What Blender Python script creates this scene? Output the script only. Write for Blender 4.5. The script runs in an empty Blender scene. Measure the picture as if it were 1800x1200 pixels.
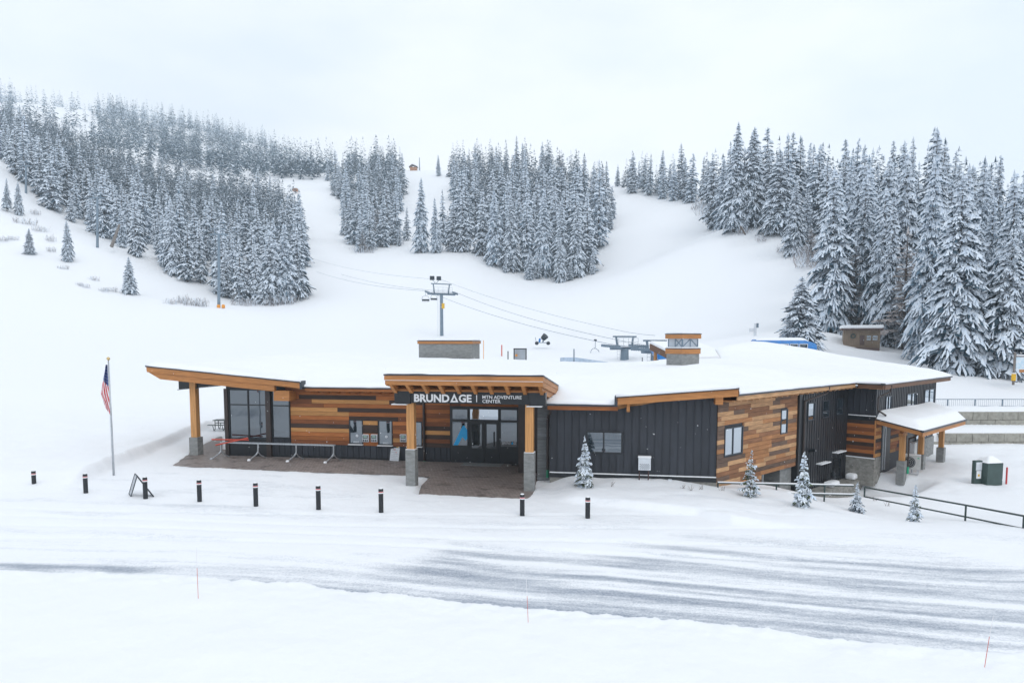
import bpy, math, random
import numpy as np
from mathutils import Vector
from mathutils.geometry import delaunay_2d_cdt

SC = bpy.context.scene
COL = SC.collection
R = math.radians

# ------------------------------------------------------------------ camera
FOC, CYP, CAMH = 1250.0, 704.0, 6.7          # focal length (px of an 1800 px wide frame), principal row, camera height
PITCH = math.atan(104 / 1250)
cam_d = bpy.data.cameras.new('camera')
cam_d.sensor_fit = 'HORIZONTAL'; cam_d.sensor_width = 36.0
cam_d.lens = FOC / 1800 * 36.0
cam_d.shift_y = 104 / 1800
cam_d.clip_start = 0.1; cam_d.clip_end = 6000
cam = bpy.data.objects.new('camera', cam_d); COL.objects.link(cam)
cam.location = (0, 0, CAMH); cam.rotation_euler = (R(90) - PITCH, 0, 0)
SC.camera = cam

# ------------------------------------------------------------------ world: overcast winter sky
SUN_EL, SUN_AZ = R(42), R(150)               # azimuth clockwise from +Y
w = bpy.data.worlds.new('World'); SC.world = w; w.use_nodes = True
nt = w.node_tree; nt.nodes.clear()
out = nt.nodes.new('ShaderNodeOutputWorld'); bg = nt.nodes.new('ShaderNodeBackground')
sky = nt.nodes.new('ShaderNodeTexSky'); sky.sky_type = 'NISHITA'; sky.sun_disc = False
sky.sun_elevation = SUN_EL; sky.sun_rotation = SUN_AZ; sky.dust_density = 4.0
tc = nt.nodes.new('ShaderNodeTexCoord')
mp = nt.nodes.new('ShaderNodeMapping'); mp.inputs['Scale'].default_value = (1.0, 1.0, 2.6)
nz = nt.nodes.new('ShaderNodeTexNoise'); nz.inputs['Scale'].default_value = 2.3; nz.inputs['Detail'].default_value = 4; nz.inputs['Roughness'].default_value = 0.5
rmp = nt.nodes.new('ShaderNodeValToRGB')
rmp.color_ramp.elements[0].position = 0.40; rmp.color_ramp.elements[0].color = (8.0, 8.6, 9.35, 1)
rmp.color_ramp.elements[1].position = 0.60; rmp.color_ramp.elements[1].color = (9.5, 9.75, 10.1, 1)
mx = nt.nodes.new('ShaderNodeMix'); mx.data_type = 'RGBA'; mx.inputs['Factor'].default_value = 0.95
nt.links.new(tc.outputs['Generated'], mp.inputs['Vector']); nt.links.new(mp.outputs['Vector'], nz.inputs['Vector'])
nt.links.new(nz.outputs['Fac'], rmp.inputs['Fac'])
nt.links.new(sky.outputs['Color'], mx.inputs['A']); nt.links.new(rmp.outputs['Color'], mx.inputs['B'])
nt.links.new(mx.outputs['Result'], bg.inputs['Color']); bg.inputs['Strength'].default_value = 0.096
nt.links.new(bg.outputs['Background'], out.inputs['Surface'])

sun_d = bpy.data.lights.new('sun', 'SUN'); sun_d.energy = 0.55; sun_d.angle = R(25); sun_d.color = (1.0, 0.97, 0.93)
sun = bpy.data.objects.new('sun', sun_d); COL.objects.link(sun)
sun.rotation_euler = Vector((math.sin(SUN_AZ) * math.cos(SUN_EL), math.cos(SUN_AZ) * math.cos(SUN_EL), math.sin(SUN_EL))).to_track_quat('Z', 'Y').to_euler()
sun.location = (0, 0, 60)

SC.view_settings.view_transform = 'Standard'; SC.view_settings.look = 'None'
SC.view_settings.exposure = 0.25; SC.view_settings.gamma = 1.0
SC.view_settings.use_curve_mapping = False
SC.cycles.use_denoising = True
SC.cycles.max_bounces = 6; SC.cycles.diffuse_bounces = 3; SC.cycles.volume_bounces = 2
SC.cycles.transparent_max_bounces = 8

# ------------------------------------------------------------------ measuring helpers (true 3-D positions)
CAMP = np.array([0, 0, CAMH])
def ray(px, py):
    u = (px - 900) / FOC; v = (CYP - py) / FOC
    return np.array([u, math.cos(PITCH) + v * math.sin(PITCH), -math.sin(PITCH) + v * math.cos(PITCH)])
def G(px, py, z=0.0):
    r = ray(px, py); return CAMP + r * ((z - CAMH) / r[2])
def WP(px, py, Y):
    r = ray(px, py); return CAMP + r * (Y / r[1])
def proj(P):
    q = np.asarray(P, float) - CAMP
    yy = q[..., 1] * math.cos(PITCH) - q[..., 2] * math.sin(PITCH); zz = q[..., 1] * math.sin(PITCH) + q[..., 2] * math.cos(PITCH)
    return 900 + FOC * q[..., 0] / yy, CYP - FOC * zz / yy
def ss(a, b, x):
    t = np.clip((np.asarray(x, float) - a) / (b - a), 0, 1); return t * t * (3 - 2 * t)
class Frame:
    """a vertical wall plane: s along the wall, o outwards, z up"""
    def __init__(self, P, ang):
        self.P = np.array([P[0], P[1], 0.0]); t = R(ang); self.ang = t
        self.e = np.array([math.cos(t), math.sin(t), 0]); self.n = np.array([math.sin(t), -math.cos(t), 0])
    def px(self, px, py, o=0.0):
        r = ray(px, py); t = np.dot(self.P + self.n * o - CAMP, self.n) / np.dot(r, self.n); q = CAMP + r * t
        return float(np.dot(q - self.P, self.e)), float(q[2])
    def w(self, s, z, o=0.0):
        q = self.P + self.e * s + self.n * o; return np.array([q[0], q[1], z])
    def so(self, x, y):
        dx = np.asarray(x) - self.P[0]; dy = np.asarray(y) - self.P[1]
        return dx * self.e[0] + dy * self.e[1], dx * self.n[0] + dy * self.n[1]

# value noise on arrays
def _hash(ix, iy, seed):
    h = (ix.astype(np.int64) * 374761393 + iy.astype(np.int64) * 668265263 + seed * 1274126177) & 0xffffffff
    h = ((h ^ (h >> 13)) * 1274126177) & 0xffffffff
    return ((h ^ (h >> 16)) & 0xffff) / 65535.0
def vnoise(x, y, seed=0):
    x = np.asarray(x, float); y = np.asarray(y, float)
    ix = np.floor(x); iy = np.floor(y); fx = x - ix; fy = y - iy
    fx = fx * fx * (3 - 2 * fx); fy = fy * fy * (3 - 2 * fy)
    a = _hash(ix, iy, seed); b = _hash(ix + 1, iy, seed); c = _hash(ix, iy + 1, seed); d = _hash(ix + 1, iy + 1, seed)
    return (a * (1 - fx) + b * fx) * (1 - fy) + (c * (1 - fx) + d * fx) * fy
def fbm(x, y, seed=0, oct=4):
    s = 0; a = 0.5
    for k in range(oct):
        s = s + a * vnoise(np.asarray(x) * 2 ** k, np.asarray(y) * 2 ** k, seed + k); a *= 0.5
    return s

class TPS:
    def __init__(self, pts, vals, smooth=0.0):
        self.p = np.array(pts, float); n = len(self.p); self.sc = np.abs(self.p).max(); self.p = self.p / self.sc
        K = self._k(self.p[:, None, :] - self.p[None, :, :]) + smooth * np.eye(n)
        P = np.hstack([np.ones((n, 1)), self.p]); A = np.zeros((n + 3, n + 3)); A[:n, :n] = K; A[:n, n:] = P; A[n:, :n] = P.T
        self.w = np.linalg.solve(A, np.concatenate([np.array(vals, float), np.zeros(3)]))
    def _k(self, d):
        r2 = (d ** 2).sum(-1); return 0.5 * r2 * np.log(r2 + 1e-12)
    def __call__(self, x, y):
        x = np.asarray(x, float); y = np.asarray(y, float); shp = x.shape
        q = np.stack([x.ravel(), y.ravel()], 1) / self.sc; o = np.empty(len(q)); n = len(self.p)
        for i in range(0, len(q), 20000):
            c = q[i:i + 20000]
            r2 = np.maximum((c ** 2).sum(1)[:, None] + (self.p ** 2).sum(1)[None] - 2 * c @ self.p.T, 0) + 1e-12
            o[i:i + 20000] = 0.5 * (r2 * np.log(r2)) @ self.w[:n] + self.w[n] + c @ self.w[n + 1:]
        return o.reshape(shp)

# ------------------------------------------------------------------ materials
MATS = {}
def material(name, color, rough=0.7, metal=0.0, spec=0.5, var=0.0, scale=(3, 3, 3), detail=4, bump=0.0, bump_scale=None, rnd=0.0, color2=None, coords='Object'):
    """principled material; colour broken up by noise (var), by object (rnd), relief by bump"""
    m = bpy.data.materials.new(name); m.use_nodes = True; n = m.node_tree; b = n.nodes['Principled BSDF']
    b.inputs['Roughness'].default_value = rough; b.inputs['Metallic'].default_value = metal; b.inputs['Specular IOR Level'].default_value = spec
    b.inputs['Base Color'].default_value = (*color, 1)
    if var or bump or rnd:
        t = n.nodes.new('ShaderNodeTexCoord'); mpn = n.nodes.new('ShaderNodeMapping'); mpn.inputs['Scale'].default_value = scale
        oi = n.nodes.new('ShaderNodeObjectInfo')
        add = n.nodes.new('ShaderNodeVectorMath'); add.operation = 'ADD'
        sc = n.nodes.new('ShaderNodeVectorMath'); sc.operation = 'SCALE'; sc.inputs['Scale'].default_value = 37.0
        cmb = n.nodes.new('ShaderNodeCombineXYZ')
        for k in 'XYZ': n.links.new(oi.outputs['Random'], cmb.inputs[k])
        n.links.new(cmb.outputs[0], sc.inputs[0]); n.links.new(t.outputs[coords], mpn.inputs['Vector'])
        n.links.new(mpn.outputs[0], add.inputs[0]); n.links.new(sc.outputs[0], add.inputs[1])
        nn = n.nodes.new('ShaderNodeTexNoise'); nn.inputs['Scale'].default_value = 1.0; nn.inputs['Detail'].default_value = detail; nn.inputs['Roughness'].default_value = 0.6
        n.links.new(add.outputs[0], nn.inputs['Vector'])
        rp = n.nodes.new('ShaderNodeValToRGB'); c2 = color2 or tuple(max(0, c * (1 - var)) for c in color)
        rp.color_ramp.elements[0].position = 0.3; rp.color_ramp.elements[0].color = (*c2, 1)
        rp.color_ramp.elements[1].position = 0.7; rp.color_ramp.elements[1].color = (*[min(1, c * (1 + var * 0.5)) for c in color], 1)
        n.links.new(nn.outputs['Fac'], rp.inputs['Fac'])
        last = rp.outputs['Color']
        if rnd:
            hs = n.nodes.new('ShaderNodeHueSaturation'); mr = n.nodes.new('ShaderNodeMapRange')
            mr.inputs['To Min'].default_value = 1 - rnd; mr.inputs['To Max'].default_value = 1 + rnd
            n.links.new(oi.outputs['Random'], mr.inputs['Value']); n.links.new(mr.outputs[0], hs.inputs['Value']); n.links.new(last, hs.inputs['Color']); last = hs.outputs['Color']
        n.links.new(last, b.inputs['Base Color'])
        if bump:
            bp = n.nodes.new('ShaderNodeBump'); bp.inputs['Strength'].default_value = bump; bp.inputs['Distance'].default_value = 0.02
            n.links.new(nn.outputs['Fac'], bp.inputs['Height']); n.links.new(bp.outputs[0], b.inputs['Normal'])
    MATS[name] = m; return m
def glass_mat(name, dark, refl, rough=0.02):
    m = bpy.data.materials.new(name); m.use_nodes = True; n = m.node_tree; n.nodes.clear()
    o = n.nodes.new('ShaderNodeOutputMaterial'); d = n.nodes.new('ShaderNodeBsdfDiffuse'); d.inputs['Color'].default_value = (*dark, 1)
    g = n.nodes.new('ShaderNodeBsdfGlossy'); g.inputs['Color'].default_value = (0.86, 0.93, 1, 1); g.inputs['Roughness'].default_value = rough
    fr = n.nodes.new('ShaderNodeFresnel'); fr.inputs['IOR'].default_value = 1.5
    ad = n.nodes.new('ShaderNodeMath'); ad.operation = 'ADD'; ad.use_clamp = True; ad.inputs[1].default_value = refl
    bn = n.nodes.new('ShaderNodeTexNoise'); bn.inputs['Scale'].default_value = 0.9
    tcn = n.nodes.new('ShaderNodeTexCoord'); n.links.new(tcn.outputs['Object'], bn.inputs['Vector'])
    bp = n.nodes.new('ShaderNodeBump'); bp.inputs['Strength'].default_value = 0.08; bp.inputs['Distance'].default_value = 0.05
    n.links.new(bn.outputs['Fac'], bp.inputs['Height']); n.links.new(bp.outputs[0], g.inputs['Normal'])
    s = n.nodes.new('ShaderNodeMixShader'); n.links.new(fr.outputs[0], ad.inputs[0]); n.links.new(ad.outputs[0], s.inputs[0])
    n.links.new(d.outputs[0], s.inputs[1]); n.links.new(g.outputs[0], s.inputs[2]); n.links.new(s.outputs[0], o.inputs['Surface'])
    MATS[name] = m; return m

material('snow', (0.89, 0.905, 0.93), 0.65, spec=0.25, var=0.03, scale=(1.3, 1.3, 1.3), bump=0.25)
material('snow_smooth', (0.90, 0.912, 0.93), 0.6, spec=0.25, var=0.02, scale=(0.8, 0.8, 0.8))
WOODS = dict(tan=(0.56, 0.275, 0.095), orange=(0.40, 0.138, 0.040), brown=(0.22, 0.077, 0.029), dark=(0.062, 0.038, 0.029))
for k, c in WOODS.items():
    material('board_' + k, c, 0.62, spec=0.3, var=0.38, scale=(1.6, 1.6, 38), detail=5, bump=0.25, rnd=0.16)
WOODC = dict(tan=(0.57, 0.335, 0.175), orange=(0.43, 0.205, 0.09), brown=(0.29, 0.14, 0.072), dark=(0.175, 0.115, 0.085))
for k, c in WOODC.items():
    material('weathered_board_' + k, c, 0.7, spec=0.25, var=0.42, scale=(1.6, 1.6, 32), detail=6, bump=0.3, rnd=0.14)
material('timber', (0.50, 0.215, 0.07), 0.55, spec=0.35, var=0.35, scale=(1.2, 1.2, 26), detail=5, bump=0.15, rnd=0.08)
material('timber_post', (0.60, 0.30, 0.11), 0.55, spec=0.35, var=0.3, scale=(22, 22, 1.0), detail=5, bump=0.15, rnd=0.05)
material('timber_soffit', (0.42, 0.2, 0.075), 0.65, var=0.3, scale=(6, 6, 6))
material('timber_dark', (0.17, 0.085, 0.045), 0.65, var=0.35, scale=(1.5, 1.5, 26), rnd=0.08)
material('black_siding', (0.035, 0.039, 0.049), 0.55, spec=0.4, var=0.3, scale=(2, 2, 0.7), rnd=0.12)
material('black_metal', (0.014, 0.017, 0.021), 0.4, spec=0.5, var=0.2, scale=(3, 3, 3))
material('seam_metal', (0.04, 0.042, 0.048), 0.33, metal=0.35, spec=0.6, var=0.25, scale=(1.5, 1.5, 0.5), rnd=0.2)
material('trim_metal', (0.055, 0.065, 0.08), 0.4, metal=0.5, var=0.25, scale=(2, 2, 2))
material('bronze_metal', (0.05, 0.036, 0.032), 0.45, metal=0.2, var=0.2, scale=(3, 3, 3))
material('concrete', (0.30, 0.29, 0.265), 0.85, var=0.45, scale=(4, 4, 6), detail=8, bump=0.4)
material('form_concrete', (0.27, 0.275, 0.27), 0.8, var=0.3, scale=(3, 3, 7), detail=8, bump=0.3)
material('grey_board', (0.17, 0.18, 0.185), 0.75, var=0.35, scale=(1.5, 1.5, 30), rnd=0.12)
material('block_concrete', (0.36, 0.345, 0.30), 0.9, var=0.3, scale=(3, 3, 3), detail=8, bump=0.5, rnd=0.1)
material('galvanized', (0.50, 0.53, 0.56), 0.38, metal=0.75, var=0.2, scale=(12, 12, 12))
material('lift_steel', (0.18, 0.24, 0.30), 0.5, metal=0.2, var=0.15, scale=(2, 2, 2))
material('dark_steel', (0.035, 0.045, 0.055), 0.5, metal=0.3, var=0.2, scale=(4, 4, 4))
material('green_rail', (0.032, 0.055, 0.053), 0.45, var=0.2, scale=(6, 6, 6))
material('white_paint', (0.78, 0.79, 0.80), 0.5, var=0.06, scale=(4, 4, 4))
material('white_letters', (0.85, 0.86, 0.87), 0.45, var=0.03, scale=(8, 8, 8))
material('appliance', (0.52, 0.52, 0.50), 0.5, var=0.12, scale=(5, 5, 5))
material('vent_white', (0.66, 0.69, 0.73), 0.5, var=0.1, scale=(6, 6, 6))
material('rust_steel', (0.075, 0.04, 0.034), 0.7, var=0.4, scale=(10, 10, 10))
material('red_paint', (0.55, 0.035, 0.04), 0.45, var=0.12, scale=(8, 8, 8))
material('red_orange', (0.60, 0.085, 0.05), 0.45, var=0.12, scale=(8, 8, 8))
material('green_plastic', (0.015, 0.36, 0.19), 0.5, var=0.12, scale=(8, 8, 8))
material('transformer_green', (0.050, 0.085, 0.078), 0.55, var=0.2, scale=(3, 3, 3))
material('yellow', (0.75, 0.43, 0.015), 0.55, var=0.12, scale=(6, 6, 6))
material('safety_orange', (0.78, 0.30, 0.02), 0.55, var=0.12, scale=(6, 6, 6))
material('lift_blue', (0.015, 0.20, 0.56), 0.4, var=0.18, scale=(2, 2, 2))
material('logo_blue', (0.01, 0.42, 0.85), 0.4, var=0.04, scale=(6, 6, 6))
material('flag_blue', (0.03, 0.06, 0.21), 0.8, var=0.15, scale=(9, 9, 9))
material('flag_red', (0.62, 0.04, 0.06), 0.8, var=0.15, scale=(9, 9, 9))
material('flag_white', (0.8, 0.78, 0.79), 0.8, var=0.06, scale=(9, 9, 9))
material('net_blue', (0.50, 0.60, 0.72), 0.8, var=0.2, scale=(3, 3, 3))
material('tan_siding', (0.235, 0.175, 0.125), 0.75, var=0.2, scale=(14, 14, 1.5))
material('brown_paint', (0.11, 0.07, 0.06), 0.7, var=0.2, scale=(5, 5, 5))
material('gold', (0.65, 0.47, 0.22), 0.35, metal=0.5, var=0.1, scale=(8, 8, 8))
material('cabin_wood', (0.42, 0.18, 0.065), 0.7, var=0.3, scale=(2, 2, 20))
material('lcd', (0.30, 0.42, 0.37), 0.25, var=0.1, scale=(20, 20, 20))
material('poster', (0.62, 0.64, 0.67), 0.6, var=0.08, scale=(20, 20, 20))
material('poster_grey', (0.30, 0.33, 0.37), 0.7, var=0.2, scale=(20, 20, 20))
material('map_print', (0.35, 0.50, 0.60), 0.6, var=0.5, scale=(4, 4, 4), color2=(0.72, 0.76, 0.80))
material('chalk_print', (0.16, 0.17, 0.19), 0.7, var=0.9, scale=(16, 16, 16), color2=(0.70, 0.72, 0.75))
material('bark', (0.085, 0.062, 0.05), 0.9, var=0.4, scale=(8, 8, 2), bump=0.5)
material('dead_wood', (0.22, 0.19, 0.17), 0.9, var=0.4, scale=(8, 8, 2))
material('twig', (0.36, 0.33, 0.33), 0.9, var=0.3, scale=(3, 3, 3), rnd=0.2)
material('turret_panel', (0.43, 0.47, 0.52), 0.35, metal=0.2, var=0.15, scale=(1.2, 1.2, 1.2))
material('mat_grey', (0.30, 0.32, 0.33), 0.9, var=0.35, scale=(14, 14, 14))
material('recess_dark', (0.02, 0.022, 0.024), 0.9, var=0.2, scale=(4, 4, 1))  # near-black: the gloom inside the garage opening put into the colour
glass_mat('window_glass', (0.012, 0.02, 0.025), 0.20)
glass_mat('entry_glass', (0.012, 0.018, 0.022), 0.15)
glass_mat('bright_glass', (0.03, 0.04, 0.045), 0.52)

# ------------------------------------------------------------------ mesh builder and object linking
WL = {}      # world position of every empty or mesh, so children can be given in world coordinates
class MB:
    def __init__(self): self.v = []; self.f = []; self.m = []
    def add(self, vs, fs, mi=0):
        b = len(self.v); self.v += [tuple(float(c) for c in p) for p in vs]; self.f += [tuple(b + i for i in f) for f in fs]; self.m += [mi] * len(fs); return self
    def hexa(self, p, mi=0):   # p: 4 bottom, 4 top (same order)
        return self.add(p, [(3, 2, 1, 0), (4, 5, 6, 7), (0, 1, 5, 4), (1, 2, 6, 5), (2, 3, 7, 6), (3, 0, 4, 7)], mi)
    def box(self, x0, x1, y0, y1, z0, z1, mi=0):
        return self.hexa([(x0, y0, z0), (x1, y0, z0), (x1, y1, z0), (x0, y1, z0), (x0, y0, z1), (x1, y0, z1), (x1, y1, z1), (x0, y1, z1)], mi)
    def slab(self, fr, s0, s1, z0, z1, o0, o1, mi=0, zt=None, zb=None):
        zt = zt or (z1, z1); zb = zb or (z0, z0)
        return self.hexa([fr.w(s0, zb[0], o1), fr.w(s1, zb[1], o1), fr.w(s1, zb[1], o0), fr.w(s0, zb[0], o0), fr.w(s0, zt[0], o1), fr.w(s1, zt[1], o1), fr.w(s1, zt[1], o0), fr.w(s0, zt[0], o0)], mi)
    def beam(self, p0, p1, wd, ht, mi=0, up=(0, 0, 1)):
        p0 = Vector(p0); p1 = Vector(p1); d = (p1 - p0).normalized(); sd = d.cross(Vector(up))
        if sd.length < 1e-4: sd = Vector((1, 0, 0))
        sd.normalize(); u = sd.cross(d).normalized(); a = sd * wd / 2; b = u * ht / 2
        return self.hexa([p0 - a - b, p0 + a - b, p1 + a - b, p1 - a - b, p0 - a + b, p0 + a + b, p1 + a + b, p1 - a + b], mi)
    def tube(self, p0, p1, r0, r1=None, n=8, mi=0, cap=True):
        r1 = r0 if r1 is None else r1; p0 = Vector(p0); p1 = Vector(p1); d = (p1 - p0).normalized()
        sd = d.cross(Vector((0, 0, 1))) if abs(d.z) < 0.95 else d.cross(Vector((1, 0, 0))); sd.normalize(); u = sd.cross(d)
        vs = []
        for p, r in ((p0, r0), (p1, r1)):
            for k in range(n):
                t = 2 * math.pi * k / n; vs.append(p + sd * (math.cos(t) * r) + u * (math.sin(t) * r))
        fs = [(k, (k + 1) % n, n + (k + 1) % n, n + k) for k in range(n)]
        if cap: fs += [tuple(range(n))[::-1], tuple(range(n, 2 * n))]
        return self.add(vs, fs, mi)
    def path(self, pts, r, n=6, mi=0):
        for a, b in zip(pts[:-1], pts[1:]): self.tube(a, b, r, r, n, mi)
        return self
    def prism(self, poly, vec, mi=0):
        n = len(poly); poly = [Vector(p) for p in poly]; vec = Vector(vec)
        return self.add(poly + [p + vec for p in poly], [tuple(range(n))[::-1], tuple(range(n, 2 * n))] + [(k, (k + 1) % n, n + (k + 1) % n, n + k) for k in range(n)], mi)
    def lathe(self, c, prof, n=10, mi=0):
        vs = []; fs = []
        for r, z in prof:
            for k in range(n):
                t = 2 * math.pi * k / n; vs.append((c[0] + r * math.cos(t), c[1] + r * math.sin(t), c[2] + z))
        for i in range(len(prof) - 1):
            for k in range(n): fs.append((i * n + k, i * n + (k + 1) % n, (i + 1) * n + (k + 1) % n, (i + 1) * n + k))
        fs += [tuple(range(n))[::-1], tuple(range((len(prof) - 1) * n, len(prof) * n))]
        return self.add(vs, fs, mi)
    def build(self, name, mats, parent=None, smooth=False, bevel=0, origin=None):
        v = np.array(self.v); c = v.mean(0) if origin is None else np.array(origin, float)
        if origin is None: c = (v.min(0) + v.max(0)) / 2; c[2] = v[:, 2].min()
        me = bpy.data.meshes.new(name); me.from_pydata((v - c).tolist(), [], self.f)
        if not isinstance(mats, (list, tuple)): mats = [mats]
        for m in mats: me.materials.append(MATS[m])
        if len(mats) > 1: me.polygons.foreach_set('material_index', self.m)
        if smooth: me.polygons.foreach_set('use_smooth', [True] * len(me.polygons))
        me.update()
        o = bpy.data.objects.new(name, me); COL.objects.link(o); place(o, c, parent)
        if bevel:
            b = o.modifiers.new('bevel', 'BEVEL'); b.width = bevel; b.segments = 2; b.limit_method = 'ANGLE'
        return o
def place(o, c, parent=None):
    c = np.array(c, float); WL[o.name] = c
    if parent is not None: o.parent = parent; o.location = c - WL[parent.name]
    else: o.location = c
def tag(o, label=None, cat=None, group=None, kind=None):
    if label: o['label'] = label
    if cat: o['category'] = cat
    if group: o['group'] = group
    if kind: o['kind'] = kind
    return o
def thing(name, loc, label, cat, group=None, rotz=0.0):
    o = bpy.data.objects.new(name, None); COL.objects.link(o); o.empty_display_size = 0.3
    place(o, loc); o.rotation_euler[2] = rotz
    return tag(o, label, cat, group)
def copy_tree(o, loc, rotz=None, scale=None, label=None, group=None):
    def rec(src, par):
        c = src.copy(); COL.objects.link(c)
        if par is not None: c.parent = par
        for ch in src.children: rec(ch, c)
        return c
    c = rec(o, None); place(c, loc)
    if rotz is not None: c.rotation_euler[2] = rotz
    if scale is not None: c.scale = scale if hasattr(scale, '__len__') else (scale,) * 3
    if label: c['label'] = label
    if group: c['group'] = group
    return c
# ------------------------------------------------------------------ wall planes of the lodge
FA = Frame(G(792, 811.5), -10)                 # entrance front
FB = Frame(G(1258, 861), -10)                  # projecting black front
FC = Frame(FB.P, 43.9)                         # long side wall, seen obliquely
FD = Frame(FC.w(FC.px(1490, 700)[0], 0), 43.9 - 90)
FE = Frame(FD.w(FD.px(1540, 700)[0], 0), 43.9)

# ------------------------------------------------------------------ terrain
_ctrl = []
def cp(px, py, d): p = WP(px, py, d); _ctrl.append((p[0], p[1], p[2]))
def cz(x, y, z): _ctrl.append((x, y, z))
for x in (-45, -25, 0, 25): cz(x, 48, 0.2)
cz(-60, 40, 0.3); cz(-35, 62, 0.8); cz(-5, 66, 1.2); cz(22, 64, 1.8); cz(-60, 80, 2.5)
cp(1098, 640, 92); cp(900, 625, 100); cp(776, 590, 150); cp(600, 585, 150); cp(950, 588, 140); cp(350, 560, 150); cp(100, 570, 130)
cp(1250, 600, 125); cp(1400, 602, 92); cp(1515, 615, 97); cp(1600, 640, 82); cp(1700, 660, 72); cp(1790, 668, 68); cp(1950, 680, 66); cp(2200, 680, 66)
cp(900, 540, 190); cp(985, 490, 240); cp(860, 455, 255); cp(740, 442, 270); cp(625, 440, 280); cp(560, 430, 285)
cp(1150, 560, 168); cp(1150, 450, 240); cp(1150, 352, 330); cp(1240, 362, 290); cp(1080, 340, 350); cp(1060, 400, 290)
cp(1290, 402, 205); cp(1440, 450, 160); cp(1440, 540, 125); cp(1470, 582, 104); cp(1350, 520, 150)
cp(1600, 400, 190); cp(1750, 430, 170); cp(1950, 430, 180); cp(1400, 350, 270); cp(1650, 340, 270)
cp(735, 300, 540); cp(640, 302, 540); cp(950, 305, 450); cp(820, 303, 520); cp(720, 380, 390); cp(640, 350, 450); cp(950, 390, 340)
cp(535, 336, 430); cp(520, 400, 340); cp(530, 522, 195); cp(450, 530, 190); cp(383, 537, 165)
cp(228, 514, 168); cp(120, 456, 185); cp(170, 432, 200); cp(52, 444, 185); cp(45, 338, 238); cp(5, 278, 262); cp(-120, 230, 270); cp(0, 480, 160); cp(-150, 430, 170); cp(10, 366, 215)
cp(150, 390, 240); cp(60, 305, 300); cp(300, 430, 270); cp(450, 430, 290); cp(300, 340, 420); cp(450, 345, 430); cp(100, 260, 430)
cp(200, 260, 640); cp(450, 300, 640); cp(0, 230, 660); cp(-150, 190, 650); cp(590, 320, 650)
cp(0, 202, 1000); cp(150, 205, 1000); cp(300, 222, 1000); cp(450, 254, 960); cp(570, 294, 900); cp(-200, 195, 1000); cp(1480, 614, 93); cp(1552, 616, 93); cp(1515, 606, 106)
cp(700, 318, 900); cp(900, 330, 900); cp(1150, 370, 700); cp(1500, 380, 600); cp(1900, 390, 600); cp(1300, 370, 450)
cz(-1000, 300, 120); cz(1000, 300, 90); cz(0, 1300, 190); cz(-700, 1300, 280); cz(900, 1300, 150)
_ctrl = np.array(_ctrl)
MACRO = TPS(_ctrl[:, :2], _ctrl[:, 2], 1e-5)

PAVER_PX = [(306, 818), (352, 785), (396, 762), (397, 790), (500, 799), (700, 806), (792, 811), (911, 813), (960, 813), (950, 836), (939, 846), (936, 864), (926, 876), (830, 872), (780, 870), (733, 867), (738, 852), (752, 838), (690, 834.5), (560, 830), (420, 824), (345, 820.5)]
PAVER = np.array([G(*q)[:2] for q in PAVER_PX])
def poly_sd(poly, x, y):
    """signed distance to polygon, positive inside"""
    x = np.asarray(x, float); y = np.asarray(y, float); ins = np.zeros(x.shape, bool); dm = np.full(x.shape, 1e9); n = len(poly)
    for i in range(n):
        x0, y0 = poly[i]; x1, y1 = poly[(i + 1) % n]; dx, dy = x1 - x0, y1 - y0
        t = np.clip(((x - x0) * dx + (y - y0) * dy) / (dx * dx + dy * dy + 1e-12), 0, 1)
        dm = np.minimum(dm, np.hypot(x - x0 - t * dx, y - y0 - t * dy))
        c = ((y0 > y) != (y1 > y)); xi = x0 + (y - y0) * (dx) / (dy if abs(dy) > 1e-9 else 1e-9); ins ^= c & (x < xi)
    return np.where(ins, dm, -dm)
def yline(pxs):
    p = np.array([G(*q)[:2] for q in pxs]); o = np.argsort(p[:, 0]); return p[o, 0], p[o, 1]
BERM = yline([(-300, 1012), (0, 1018), (250, 1022), (500, 1036), (700, 1060), (900, 1085), (1100, 1098), (1250, 1115), (1500, 1142), (1800, 1172), (2100, 1200)])
ROADB = yline([(-300, 930), (0, 940), (400, 955), (640, 985), (740, 965), (800, 938), (1000, 960), (1200, 930), (1350, 935), (1600, 955), (1800, 985), (2100, 1010)])
BANK2 = yline([(930, 882), (1000, 886), (1100, 897), (1228, 908), (1290, 925), (1500, 940), (1800, 955), (2000, 965)])
_lb = np.array([G(*q)[:2] for q in [(60, 884), (140, 858), (205, 822), (260, 800), (330, 768), (400, 745)]])
def left_bank_x(y): return np.interp(y, _lb[:, 1], _lb[:, 0])
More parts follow.
